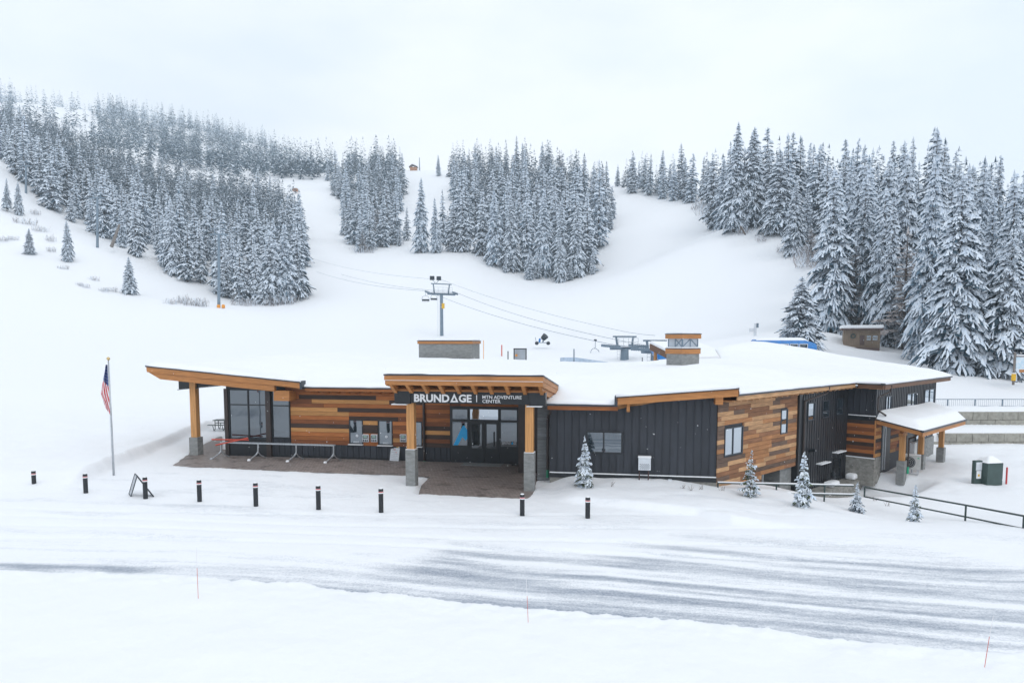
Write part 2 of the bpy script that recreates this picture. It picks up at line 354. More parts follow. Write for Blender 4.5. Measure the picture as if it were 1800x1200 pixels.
def near_z(x, y):
    n1 = fbm(x * 0.35, y * 0.35, 3) - 0.47; n2 = fbm(x * 1.7, y * 1.7, 9) - 0.47
    z = 0.03 + 0.10 * n1 + 0.035 * n2
    # right-hand side falls away
    z = z - 1.08 * ss(11.0, 16.5, x) * ss(23.5, 32.5, y)
    # terraces behind the retaining walls
    rt = ss(29.5, 32, x)
    z = z + rt * (0.72 * ss(53.55, 54.0, y) + 0.38 * ss(54.0, 56.4, y) + 1.02 * ss(56.55, 57.0, y) + 0.36 * ss(57.0, 59, y))
    # plowed path and its bank on the left
    lx = left_bank_x(y) + 0.35 * (fbm(x * 0.8, y * 0.8, 21) - 0.47)
    z = z + (0.42 + 0.25 * n1) * ss(0.0, 0.55, lx - x) * ss(31.0, 34.5, y) + 0.12 * ss(-0.2, 0.3, lx - x) * (1 - ss(0.3, 1.6, lx - x)) * ss(31.0, 34.5, y)
    # bank beside the bollards
    by = np.interp(x, *BANK2) + 0.25 * (fbm(x * 0.9, y * 0.9, 33) - 0.47)
    ext = ss(1.6, 3.0, x)
    z = z + ext * (0.26 + 0.2 * n1) * ss(0.0, 0.7, y - by) * (1 - ss(7.5, 11, x))
    # snow heaped against the black front
    s, o = FB.so(x, y); z = z + 0.16 * ss(1.6, 0.0, np.abs(o)) * ss(-8.2, -6.5, s) * (1 - ss(-3.0, -0.5, s))
    # sunken drive under the side wall
    s, o = FC.so(x, y)
    fy = np.interp(x, [9.4, 16.6, 20], [31.6, 34.4, 34.6])
    t = ss(0.5, 1.6, y - fy) * ss(3.0, 4.4, s + 0.25 * o) * (1 - ss(14.6, 16.2, s)) * ss(-6.5, -5.5, o) * (1 - ss(3.2, 5.2, o))
    z = z * (1 - t) - 2.2 * t
    # road: plowed lower, front berm higher
    bl = np.interp(x, *BERM) + 0.22 * (fbm(x * 1.3, y * 1.3, 40, 5) - 0.47) + 0.22 * (fbm(x * 4.5, y * 3.0, 44, 3) - 0.45)
    f = ss(0.0, 0.26, bl - y)
    z = z * (1 - 0.6 * f) + f * (0.34 + 0.20 * (fbm(x * 0.5, y * 0.5, 51) - 0.47) + 0.16 * (fbm(x * 2.6, y * 2.6, 52, 3) - 0.45) * (1 - ss(0.3, 1.7, bl - y)))
    rb = np.interp(x, *ROADB); rd = ss(0.0, 1.2, rb - y) * (1 - f); z = z * (1 - 0.7 * rd) - 0.02 * rd
    # wheel ruts and trampled snow between road and lodge
    tr = sum(np.exp(-((y - (22.5 + k_ * 1.55) + 0.06 * x + 0.5 * np.sin(x * 0.13 + k_)) / 0.16) ** 2) for k_ in range(4)) * ss(-26, -18, x) * (1 - ss(9, 14, x))
    z = z - 0.045 * tr * (0.4 + n2 + 0.6)
    tp_ = ss(26, 29, y) * (1 - ss(37, 39, y)) * ss(-21, -17, x) * (1 - ss(1, 3, x)); z = z + tp_ * 0.05 * (fbm(x * 3.2, y * 3.2, 71, 3) - 0.45)
    rg_ = ss(14, 18, x) * ss(34, 38, y) * (1 - ss(52, 55, y)); z = z + rg_ * 0.22 * (fbm(x * 0.8, y * 0.8, 72, 4) - 0.47)
    # bare pavers
    x = np.atleast_1d(x); y = np.atleast_1d(y); z = np.atleast_1d(z)
    bb = (x > -25) & (x < 4) & (y > 28) & (y < 50)
    if bb.any():
        xb, yb = x[bb], y[bb]; d = poly_sd(PAVER, xb, yb) + 0.16 * (fbm(xb * 1.6, yb * 1.6, 61, 4) - 0.47)
        k = ss(-0.16, 0.06, d); z[bb] = z[bb] * (1 - k) - 0.06 * k
    return z
def ground_z(x, y):
    x = np.atleast_1d(np.asarray(x, float)); y = np.atleast_1d(np.asarray(y, float))
    d = np.hypot(x, y)
    m = np.zeros(x.shape); need = (y > 20) & ((y > 59) | (np.abs(x) > 44))
    if need.any(): m[need] = MACRO(x[need], y[need])
    m = m + ss(125, 260, d) * 3.0 * (fbm(x * 0.012, y * 0.012, 77, 4) - 0.47) + ss(60, 100, d) * 0.3 * (fbm(x * 0.05, y * 0.05, 78, 3) - 0.45)
    k = ss(60, 76, y)
    flat = np.where(y < 60, 0.0, 0.0)
    back = ss(5, -40, y)                       # behind the camera: level snow
    out = near_z(x, y) * (1 - k) + m * k
    side = ss(45, 90, np.abs(x)) * (1 - k)
    out = out * (1 - side) + side * np.where(y > 20, m * ss(20, 60, y), 0.0)
    return out * (1 - back) + 0.1 * back
def hit_ground(px, py, d0=60.0, d1=1300.0):
    ds = np.geomspace(d0, d1, 900); r = ray(px, py); P = CAMP[None] + r[None] * (ds / r[1])[:, None]
    g = ground_z(P[:, 0], P[:, 1]); below = np.nonzero(P[:, 2] < g)[0]
    if len(below) == 0: return None
    i = below[0]; return np.array([P[i, 0], P[i, 1], g[i]])

# one polar sheet, fine in the sector in view, reaching past the far ridge
AZ = np.concatenate([np.linspace(-40, 40, 520), np.linspace(43, 317, 60)])
RD = np.concatenate([np.linspace(2, 11, 10)[:-1], np.geomspace(11, 70, 420)[:-1], np.geomspace(70, 1180, 200)])
aa, rr = np.meshgrid(np.radians(AZ), RD)
gx = rr * np.sin(aa); gy = rr * np.cos(aa); gz = ground_z(gx, gy)
nA, nR = len(AZ), len(RD)
gv = np.stack([gx.ravel(), gy.ravel(), gz.ravel()], 1)
gv = np.vstack([gv, [[0, 0, 0.1]]])
i0 = np.arange(nA); i1 = (i0 + 1) % nA
quads = np.concatenate([np.stack([k * nA + i0, (k + 1) * nA + i0, (k + 1) * nA + i1, k * nA + i1], 1) for k in range(nR - 1)])
me = bpy.data.meshes.new('ground')
cen = len(gv) - 1
tris = np.stack([np.full(nA, cen), i0, i1], 1)
me.vertices.add(len(gv)); me.vertices.foreach_set('co', gv.ravel())
me.loops.add(quads.size + tris.size); me.loops.foreach_set('vertex_index', np.concatenate([quads.ravel(), tris.ravel()]))
me.polygons.add(len(quads) + len(tris))
me.polygons.foreach_set('loop_start', np.concatenate([np.arange(len(quads)) * 4, len(quads) * 4 + np.arange(len(tris)) * 3]))
me.polygons.foreach_set('use_smooth', np.ones(len(quads) + len(tris), bool))
me.update(calc_edges=True); me.validate()
# how much road shows through the packed snow (real wear of the surface, by place)
bx, by_ = gv[:, 0], gv[:, 1]
bl = np.interp(bx, *BERM); rb = np.interp(bx, *ROADB)
rdir = np.array([math.cos(R(-8.5)), math.sin(R(-8.5))])
u = bx * rdir[0] + by_ * rdir[1]; v = -bx * rdir[1] + by_ * rdir[0]
inside = ss(-0.1, 0.25, by_ - bl) * ss(-0.5, 3.0, rb - by_)
dvb = by_ - bl + 0.3 * (fbm(u * 0.12, v * 0.1, 99, 2) - 0.4)
st = fbm(u * 0.12, dvb * 2.3, 101, 5); st2 = fbm(u * 0.40, dvb * 4.5, 102, 4); pt = fbm(u * 0.10, v * 0.22, 103, 3)
ruts = sum(k * np.exp(-((dvb - c) / w_) ** 2) for c, w_, k in ((0.35, 0.28, 0.10), (1.25, 0.16, 0.10), (1.75, 0.14, 0.08), (2.9, 0.18, 0.09), (3.5, 0.16, 0.07), (4.9, 0.2, 0.06), (6.2, 0.22, 0.04)))
edge = (1 - ss(0.15, 1.1, by_ - bl)) * ss(0.0, 0.15, by_ - bl)
blobs = 0
for (q0, q1, sx, sy, k) in ((60, 997, 1.6, 0.35, 0.22), (205, 1001, 1.1, 0.3, 0.30), (390, 1032, 2.6, 0.35, 0.20), (560, 1000, 2.0, 0.4, 0.12), (800, 1010, 3.0, 1.2, 0.08), (1050, 1060, 3.0, 1.2, 0.10), (1500, 1110, 3.0, 0.9, 0.08)):
    g0 = G(q0, q1); du = (bx - g0[0]) * rdir[0] + (by_ - g0[1]) * rdir[1]; dv = -(bx - g0[0]) * rdir[1] + (by_ - g0[1]) * rdir[0]; blobs = blobs + k * np.exp(-(du / sx) ** 2 - (dv / sy) ** 2)
wear = inside * ss(0.34, 0.80, 0.62 * st + 0.38 * st2 + 0.26 * (pt - 0.47) + ruts * 0.9 + 0.045 + 0.01 * ss(-9, 2, bx) - 0.04 * ss(6, 14, bx) + blobs)
apron = ss(0.15, 1.2, rb + 6.0 - by_) * ss(-0.4, 0.6, by_ - rb) * 0.20 * ss(0.46, 0.7, fbm(u * 0.2, v * 1.1, 111, 5))
plaza = 0.22 * ss(0.47, 0.72, fbm(u * 0.35, v * 1.4, 121, 5)) * ss(-22, -19, bx) * (1 - ss(2, 4, bx)) * ss(27.5, 28.5, by_) * (1 - ss(38, 40, by_))
at = me.attributes.new('wear', 'FLOAT', 'POINT'); at.data.foreach_set('value', np.clip(wear + apron + plaza, 0, 1).astype(np.float32))
ground = bpy.data.objects.new('ground', me); COL.objects.link(ground); tag(ground, 'snow-covered ground with a plowed road', kind='structure')

m = bpy.data.materials.new('snow_ground'); m.use_nodes = True; n = m.node_tree; b = n.nodes['Principled BSDF']; MATS['snow_ground'] = m
b.inputs['Roughness'].default_value = 0.6; b.inputs['Specular IOR Level'].default_value = 0.25
geo = n.nodes.new('ShaderNodeNewGeometry'); att = n.nodes.new('ShaderNodeAttribute'); att.attribute_name = 'wear'
rot = n.nodes.new('ShaderNodeMapping'); rot.inputs['Rotation'].default_value = (0, 0, R(8.5)); rot.inputs['Scale'].default_value = (1.3, 5.5, 1)
n.links.new(geo.outputs['Position'], rot.inputs['Vector'])
f1 = n.nodes.new('ShaderNodeTexNoise'); f1.inputs['Scale'].default_value = 1.6; f1.inputs['Detail'].default_value = 9; f1.inputs['Roughness'].default_value = 0.72
n.links.new(rot.outputs[0], f1.inputs['Vector'])
f2 = n.nodes.new('ShaderNodeTexNoise'); f2.inputs['Scale'].default_value = 17; f2.inputs['Detail'].default_value = 3; f2.inputs['Roughness'].default_value = 0.8
n.links.new(geo.outputs['Position'], f2.inputs['Vector'])
def math_node(tree, op, a=None, b_=None, clamp=False):
    q = tree.nodes.new('ShaderNodeMath'); q.operation = op; q.use_clamp = clamp
    for i, val in enumerate((a, b_)):
        if val is None: continue
        if isinstance(val, (int, float)): q.inputs[i].default_value = val
        else: tree.links.new(val, q.inputs[i])
    return q.outputs[0]
brk = math_node(n, 'ADD', math_node(n, 'MULTIPLY', math_node(n, 'SUBTRACT', f1.outputs['Fac'], 0.5), 1.3), math_node(n, 'MULTIPLY', math_node(n, 'SUBTRACT', f2.outputs['Fac'], 0.5), 1.7))
pres = math_node(n, 'MULTIPLY', att.outputs['Fac'], 6.0, True)
fac = math_node(n, 'MULTIPLY', pres, math_node(n, 'MULTIPLY', math_node(n, 'ADD', math_node(n, 'SUBTRACT', att.outputs['Fac'], 0.10), math_node(n, 'MULTIPLY', brk, 0.85)), 0.80, True), True)
mixc = n.nodes.new('ShaderNodeMix'); mixc.data_type = 'RGBA'
mixc.inputs['A'].default_value = (0.885, 0.90, 0.925, 1); mixc.inputs['B'].default_value = (0.17, 0.215, 0.29, 1)
n.links.new(fac, mixc.inputs['Factor']); n.links.new(mixc.outputs['Result'], b.inputs['Base Color'])
f3 = n.nodes.new('ShaderNodeTexNoise'); f3.inputs['Scale'].default_value = 2.2; f3.inputs['Detail'].default_value = 7; f3.inputs['Roughness'].default_value = 0.6
n.links.new(geo.outputs['Position'], f3.inputs['Vector'])
bp = n.nodes.new('ShaderNodeBump'); bp.inputs['Strength'].default_value = 0.5; bp.inputs['Distance'].default_value = 0.08
n.links.new(f3.outputs['Fac'], bp.inputs['Height']); n.links.new(bp.outputs[0], b.inputs['Normal'])
me.materials.append(m)

# pavers: brown-grey brick pavement, its own sheet just above the bared ground
m = bpy.data.materials.new('pavers'); m.use_nodes = True; n = m.node_tree; b = n.nodes['Principled BSDF']; MATS['pavers'] = m
b.inputs['Roughness'].default_value = 0.55
geo = n.nodes.new('ShaderNodeNewGeometry'); mpn = n.nodes.new('ShaderNodeMapping'); mpn.inputs['Rotation'].default_value = (0, 0, R(35)); mpn.inputs['Scale'].default_value = (1, 1, 1)
bk = n.nodes.new('ShaderNodeTexBrick'); bk.inputs['Scale'].default_value = 1.0; bk.inputs['Brick Width'].default_value = 0.24; bk.inputs['Row Height'].default_value = 0.12; bk.inputs['Mortar Size'].default_value = 0.009
bk.inputs['Color1'].default_value = (0.34, 0.285, 0.26, 1); bk.inputs['Color2'].default_value = (0.235, 0.198, 0.182, 1); bk.inputs['Mortar'].default_value = (0.09, 0.08, 0.075, 1)
n.links.new(geo.outputs['Position'], mpn.inputs['Vector']); n.links.new(mpn.outputs[0], bk.inputs['Vector'])
q1 = n.nodes.new('ShaderNodeTexNoise'); q1.inputs['Scale'].default_value = 1.1; q1.inputs['Detail'].default_value = 8; q1.inputs['Roughness'].default_value = 0.7
n.links.new(geo.outputs['Position'], q1.inputs['Vector'])
rp = n.nodes.new('ShaderNodeValToRGB'); rp.color_ramp.elements[0].position = 0.34; rp.color_ramp.elements[0].color = (0.36, 0.35, 0.35, 1); rp.color_ramp.elements[1].position = 0.46; rp.color_ramp.elements[1].color = (1, 1, 1, 1)
n.links.new(q1.outputs['Fac'], rp.inputs['Fac'])
mu = n.nodes.new('ShaderNodeMix'); mu.data_type = 'RGBA'; mu.blend_type = 'MULTIPLY'; mu.inputs['Factor'].default_value = 1
n.links.new(bk.outputs['Color'], mu.inputs['A']); n.links.new(rp.outputs['Color'], mu.inputs['B'])
n.links.new(mu.outputs['Result'], b.inputs['Base Color'])
bp = n.nodes.new('ShaderNodeBump'); bp.inputs['Strength'].default_value = 0.5; bp.inputs['Distance'].default_value = 0.01; bp.invert = True
n.links.new(bk.outputs['Fac'], bp.inputs['Height']); n.links.new(bp.outputs[0], b.inputs['Normal'])
pb = MB(); c = PAVER.mean(0); ring = c + (PAVER - c) * 1.03
pts = [Vector((p[0], p[1])) for p in ring]
res = delaunay_2d_cdt(pts, [], [list(range(len(pts)))], 1, 1e-4)
pb.add([(p.x, p.y, 0.0) for p in res[0]], [tuple(f) for f in res[2]])
tag(pb.build('pavement', 'pavers'), 'brown brick pavement cleared of snow before the entrance', kind='structure')
# ------------------------------------------------------------------ the lodge
LODGE = thing('lodge', (0, 38, 0), 'long lodge of black metal and mixed-brown boards under deep roof snow, white sign over entrance', 'building')
rng = random.Random(5)
def rect(fr, x0, y0, x1, y1, o=0.0):
    xm, ym = (x0 + x1) / 2, (y0 + y1) / 2
    return fr.px(x0, ym, o)[0], fr.px(x1, ym, o)[0], fr.px(xm, y1, o)[1], fr.px(xm, y0, o)[1]
def part(name, mats, parent=None, **k):
    return lambda mb: mb.build(name, mats, parent or LODGE, **k)
def slab_part(name, mat, fr, s0, s1, z0, z1, o0, o1, parent=None, **k):
    return MB().slab(fr, s0, s1, z0, z1, o0, o1, **k).build(name, mat, parent or LODGE)
def cut(s0, s1, holes):
    segs = [(s0, s1)]
    for a, b in holes:
        nx = []
        for p, q in segs:
            if b <= p or a >= q: nx.append((p, q)); continue
            if a > p: nx.append((p, a))
            if b < q: nx.append((b, q))
        segs = nx
    return [(p, q) for p, q in segs if q - p > 0.04]
def board_wall(fr, s0, s1, z0, rowh, nrow, holes, pal, rows=None, o0=0.0, o1=0.035, weights=(3, 4, 3, 3), lens=(0.8, 3.6), ztop=None):
    keys = ['tan', 'orange', 'brown', 'dark']; prev = None
    for i in range(nrow):
        za = z0 + i * rowh; zb = za + rowh - 0.014
        if ztop is not None: zb = min(zb, ztop)
        if zb - za < 0.04: continue
        if rows and i in rows: segs = rows[i]
        else:
            segs = []; s = s0 - rng.uniform(0, 1.2)
            while s < s1:
                L = rng.uniform(*lens); k = rng.choices(keys, weights)[0]
                if k == prev and rng.random() < 0.7: k = rng.choices(keys, weights)[0]
                segs.append((s, s + L, k)); s += L; prev = k
        hs = [(h[0], h[1]) for h in holes if min(zb, h[3]) - max(za, h[2]) > 0.3 * (zb - za)]
        for a, b, k in segs:
            a = max(a, s0); b = min(b, s1)
            if b - a < 0.05: continue
            for p, q in cut(a, b, hs):
                MB().slab(fr, p + 0.002, q - 0.003, za, zb, o0, o1 + rng.uniform(-0.004, 0.006)).build('board', pal + k, LODGE)
def panel_wall(fr, s0, s1, step, z0, ztop, holes, mat, o0=0.0, o1=0.03, rib=0.025):
    k = 0; s = s0
    while s < s1 - 0.02:
        e = min(s + step, s1); spans = [(z0, None)]
        hh = [h for h in holes if min(e, h[1]) - max(s, h[0]) > 0.25 * (e - s)]
        zt0, zt1 = ztop(s), ztop(e)
        pieces = []
        if hh:
            h = hh[0]; pieces = [(z0, z0, h[2], h[2]), (h[3], h[3], zt0, zt1)]
        else: pieces = [(z0, z0, zt0, zt1)]
        for a0, a1, b0, b1 in pieces:
            if min(b0, b1) - max(a0, a1) < 0.05: continue
            mb = MB().slab(fr, s + 0.004, e - rib, 0, 0, o0, o1, zb=(a0, a1), zt=(b0, b1))
            mb.slab(fr, e - rib, e - 0.004, 0, 0, o0, o1 + 0.028, zb=(a0, a1), zt=(b0, b1))
            mb.build('siding_panel', mat, LODGE)
        s = e
def window(fr, r, mulls=(), rails=(), glass='window_glass', frame='black_metal', o=0.0, fw=0.055, name='window', parent=None, depth=0.07):
    s0, s1, z0, z1 = r; mb = MB()
    mb.slab(fr, s0 - fw, s1 + fw, z1, z1 + fw, o, o + depth); mb.slab(fr, s0 - fw, s1 + fw, z0 - fw, z0, o, o + depth)
    mb.slab(fr, s0 - fw, s0, z0, z1, o, o + depth); mb.slab(fr, s1, s1 + fw, z0, z1, o, o + depth)
    ms = [s0] + [s0 + (s1 - s0) * f for f in mulls] + [s1]; rs = [z0] + [z0 + (z1 - z0) * f for f in rails] + [z1]
    for q in ms[1:-1]: mb.slab(fr, q - fw / 2, q + fw / 2, z0, z1, o, o + depth * 0.9)
    for q in rs[1:-1]:
        for a, b in zip(ms[:-1], ms[1:]): mb.slab(fr, a + fw / 2, b - fw / 2, q - fw / 2, q + fw / 2, o, o + depth * 0.86)
    win = mb.build(name, frame, parent or LODGE)
    for a, b in zip(ms[:-1], ms[1:]):
        for c, d in zip(rs[:-1], rs[1:]):
            MB().slab(fr, a, b, c, d, o + 0.012, o + 0.03).build('pane', glass, win)
    return win

# --- front wall (left wing, ticket windows, entrance) ------------------------------------------------
sG0 = FA.px(400, 740)[0]; sW0 = FA.px(511, 740)[0]
slab_part('wall', 'black_siding', FA, sG0, 4.6, -0.3, 4.0, -0.3, -0.002)
for s in (sG0 - 0.0,):      # left end wall running back
    MB().hexa([FA.w(s, -0.3, -0.302), FA.w(s + 0.3, -0.3, -0.302), FA.w(s + 0.3, -0.3, -19), FA.w(s, -0.3, -19), FA.w(s, 4.4, -0.302), FA.w(s + 0.3, 4.4, -0.302), FA.w(s + 0.3, 4.4, -19), FA.w(s, 4.4, -19)]).build('wall', 'black_siding', LODGE)
tw = [rect(FA, 616, 739, 637, 778), rect(FA, 667, 740, 689, 780), rect(FA, 718, 742, 741, 782)]
holes = [(a - 0.055, b + 0.055, c - 0.055, d + 0.055) for a, b, c, d in tw]
rowh = 0.2375; z0 = 0.80
S = lambda x: FA.px(x, 740)[0]
E_ = S(792)
rows = {12: [(S(511), E_, 'orange')], 11: [(S(511), S(527), 'orange'), (S(527), S(662), 'dark'), (S(662), S(745), 'orange'), (S(745), E_, 'brown')],
        10: [(S(511), S(549), 'brown'), (S(549), S(685), 'tan'), (S(685), S(748), 'dark'), (S(748), E_, 'orange')],
        9: [(S(511), S(570), 'brown'), (S(570), S(746), 'orange'), (S(746), E_, 'brown')],
        8: [(S(511), S(594), 'tan'), (S(594), S(716), 'dark'), (S(716), E_, 'orange')],
        7: [(S(511), S(614), 'tan'), (S(614), S(745), 'orange'), (S(745), E_, 'brown')],
        6: [(S(511), S(614), 'orange'), (S(614), S(700), 'dark'), (S(700), S(750), 'brown'), (S(750), E_, 'orange')],
        5: [(S(511), S(614), 'brown'), (S(638), S(664), 'tan'), (S(690), S(745), 'orange'), (S(745), E_, 'brown')],
        4: [(S(511), S(614), 'dark'), (S(638), S(664), 'dark'), (S(690), S(745), 'brown'), (S(745), E_, 'dark')],
        3: [(S(511), S(614), 'tan'), (S(638), S(664), 'dark'), (S(690), S(745), 'orange'), (S(745), E_, 'tan')],
        2: [(S(511), S(614), 'orange'), (S(638), S(664), 'orange'), (S(690), S(745), 'brown'), (S(745), E_, 'dark')],
        1: [(S(511), S(614), 'orange'), (S(638), S(664), 'brown'), (S(690), S(745), 'tan'), (S(745), E_, 'brown')],
        0: [(S(511), S(614), 'brown'), (S(638), S(664), 'orange'), (S(690), S(745), 'brown'), (S(745), E_, 'dark')]}
board_wall(FA, sW0 + 0.02, E_ - 0.03, z0, rowh, 13, holes, 'board_', rows, ztop=3.86)
dr = (E_, FA.px(911, 765)[0])
board_wall(FA, E_, dr[1] + 0.02, 3.14, rowh, 3, [], 'board_', {0: [(E_, S(810), 'brown'), (S(810), 9, 'orange')]}, ztop=3.86)
board_wall(FA, dr[1] + 0.03, dr[1] + 0.5, 0.1, rowh, 16, [], 'board_', ztop=3.86)
for r in tw:
    wn = window(FA, r)
    s0_, s1_, z0_, z1_ = r
    MB().slab(FA, s0_ - 0.08, s1_ + 0.08, z0_ - 0.10, z0_ - 0.056, 0.0, 0.22).build('sill', 'white_paint', wn)
    sm = (s0_ + s1_) / 2
    MB().tube(FA.w(sm + 0.05, z0_ + 0.42, 0.03), FA.w(sm + 0.05, z0_ + 0.42, 0.05), 0.075, n=14).build('speak_hole', 'vent_white', wn)
    MB().slab(FA, sm - 0.16, sm + 0.16, z0_ + 0.01, z0_ + 0.10, 0.031, 0.06).build('cash_tray', 'galvanized', wn)
panel_wall(FA, sW0 + 0.02, E_ - 0.03, 0.345, 0.13, lambda s: 0.785, [], 'black_siding', rib=0.02)
slab_part('base_trim', 'black_metal', FA, sG0 + 2.3, E_ - 0.03, -0.05, 0.125, 0.0, 0.05)
slab_part('ledge_trim', 'black_metal', FA, sW0 + 0.02, E_ - 0.03, 0.786, 0.80, 0.0, 0.06)
# curtain wall at the left corner
gl = rect(FA, 405, 686, 468, 770); g2 = rect(FA, 480, 686, 509, 768)
window(FA, (gl[0], gl[1], gl[2], 3.86), mulls=(0.52,), rails=(0.70,), glass='entry_glass', name='curtain_wall', fw=0.07, depth=0.09)
window(FA, (g2[0], g2[1], g2[2], 3.86), rails=(0.68,), glass='entry_glass', name='curtain_wall', fw=0.06, depth=0.09)
slab_part('spandrel_panel', 'black_metal', FA, sG0, S(437), -0.05, gl[2] - 0.075, 0.0, 0.06)
slab_part('spandrel_panel', 'black_metal', FA, S(437) + 0.01, S(471), -0.05, gl[2] - 0.075, 0.0, 0.06)
panel_wall(FA, S(471) + 0.01, sW0 + 0.02, 0.345, 0.0, lambda s: g2[2] - 0.065, [], 'black_siding', rib=0.02)
slab_part('column', 'bronze_metal', FA, gl[1] + 0.075, g2[0] - 0.065, 0.0, 3.95, 0.061, 0.22)
slab_part('corner_post', 'bronze_metal', FA, sG0 - 0.10, gl[0] - 0.075, -0.05, 3.95, 0.062, 0.16)
# entrance doors
D = lambda x0, y0, x1, y1: rect(FA, x0, y0, x1, y1)
slab_part('door_surround', 'black_metal', FA, E_, dr[1], 0.0, 3.12, 0.0, 0.045)
window(FA, D(796, 719, 822, 736), glass='entry_glass', o=0.046, name='transom_window', depth=0.05, fw=0.045)
window(FA, D(827, 719, 876, 737), glass='bright_glass', o=0.046, name='transom_window', depth=0.05, fw=0.045)
window(FA, D(881, 720, 909, 738), glass='entry_glass', o=0.046, name='transom_window', depth=0.05, fw=0.045)
window(FA, D(796, 741, 822, 782), glass='entry_glass', o=0.046, name='side_light', depth=0.05, fw=0.045)
window(FA, D(881, 742, 909, 784), glass='entry_glass', o=0.046, name='side_light', depth=0.05, fw=0.045)
for (a, b_, g0, g1, hx) in ((826, 851.5, 829.5, 847, 833), (853, 878, 856, 873, 869)):
    r = D(a, 740, b_, 811); dmb = MB(); gr = D(g0, 745, g1, 787)
    dmb.slab(FA, r[0], r[1], 0.02, gr[2], 0.046, 0.085); dmb.slab(FA, r[0], r[1], gr[3], r[3], 0.046, 0.085)
    dmb.slab(FA, r[0], gr[0], gr[2], gr[3], 0.046, 0.085); dmb.slab(FA, gr[1], r[1], gr[2], gr[3], 0.046, 0.085)
    dd = dmb.build('door', 'black_metal', LODGE)
    MB().slab(FA, gr[0], gr[1], gr[2], gr[3], 0.05, 0.068).build('pane', 'entry_glass', dd)
    hs = FA.px(hx, 765)[0]
    MB().tube(FA.w(hs, 0.95, 0.14), FA.w(hs, 1.75, 0.14), 0.028).tube(FA.w(hs, 1.0, 0.14), FA.w(hs, 1.0, 0.085), 0.02).tube(FA.w(hs, 1.7, 0.14), FA.w(hs, 1.7, 0.085), 0.02).build('handle', 'black_metal', dd)
# blue mountain decal on the left side light
ap = [FA.px(x, y, 0.08) for x, y in [(797, 782), (812, 750.5), (814, 747.5), (816, 747.5), (818, 750), (822.8, 758), (823, 775.5), (820, 771), (818.5, 774.5), (815, 770), (812.5, 768), (805, 782)]]
MB().prism([FA.w(s, z, 0.078) for s, z in ap], FA.n * 0.004).build('mountain_decal', 'logo_blue', LODGE)

_fontcache = {}
def text(s, fr, s0, s1, z0, z1, o, mat, parent, name='lettering', bold=0.02, ext=0.015):
    cu = bpy.data.curves.new('lettering', 'FONT'); cu.body = s; cu.size = 1.0; cu.offset = bold; cu.extrude = 0.5; cu.resolution_u = 3
    ob = bpy.data.objects.new('lettering', cu); COL.objects.link(ob)
    dg = bpy.context.evaluated_depsgraph_get(); me = bpy.data.meshes.new_from_object(ob.evaluated_get(dg)); bpy.data.objects.remove(ob); bpy.data.curves.remove(cu)
    v = np.empty(len(me.vertices) * 3); me.vertices.foreach_get('co', v); v = v.reshape(-1, 3); mn, mxx = v.min(0), v.max(0)
    sx = s0 + (v[:, 0] - mn[0]) / (mxx[0] - mn[0]) * (s1 - s0); zz = z0 + (v[:, 1] - mn[1]) / (mxx[1] - mn[1]) * (z1 - z0); oo = o + (v[:, 2] - mn[2]) / (mxx[2] - mn[2]) * ext
    W = fr.P[None] + fr.e[None] * sx[:, None] + fr.n[None] * oo[:, None]; W[:, 2] = zz
    c = W.mean(0); me.vertices.foreach_set('co', (W - c).ravel()); me.materials.clear(); me.materials.append(MATS[mat]); me.update()
    o_ = bpy.data.objects.new(name, me); COL.objects.link(o_); place(o_, c, parent); return o_
def ptext(s, fr, x0, y0, x1, y1, o, mat, parent, **k):
    r = rect(fr, x0, y0, x1, y1, o); return text(s, fr, r[0], r[1], r[2], r[3], o, mat, parent, **k)
dec = MB().slab(FA, *rect(FA, 882, 784, 907.5, 784.6), 0.077, 0.079).build('window_decal', 'white_letters', LODGE)
ptext('BRUND', FA, 883, 776, 898, 780.5, 0.077, 'vent_white', dec, bold=0.01, ext=0.004)
a3 = [FA.px(x, y, 0.077) for x, y in [(898.3, 780.5), (900.4, 775.5), (902.5, 780.5)]]
MB().prism([FA.w(s, z, 0.077) for s, z in a3], FA.n * 0.004).build('lettering', 'logo_blue', dec)
ptext('GE', FA, 902.8, 776, 907, 780.5, 0.077, 'vent_white', dec, bold=0.01, ext=0.004)

# --- eaves between left wing and canopy ----------------------------------------------------------------
slab_part('fascia', 'board_orange', FA, -8.28, -0.75, 3.93, 4.07, 0.58, 0.64)
slab_part('soffit', 'timber_soffit', FA, -8.28, 6.2, 3.90, 3.93, 0.0, 0.58)
for k in range(13):
    s = -7.9 + k * 0.62
    MB().hexa([FA.w(s, 3.74, 0.0), FA.w(s + 0.12, 3.74, 0.0), FA.w(s + 0.12, 3.74, 0.02), FA.w(s, 3.74, 0.02), FA.w(s - 0.18, 3.898, 0.0), FA.w(s + 0.3, 3.898, 0.0), FA.w(s + 0.3, 3.898, 0.5), FA.w(s - 0.18, 3.898, 0.5)]).build('rafter_tail', 'board_orange', LODGE)
slab_part('gutter', 'trim_metal', FA, -8.3, -0.75, 4.072, 4.15, 0.5, 0.70)

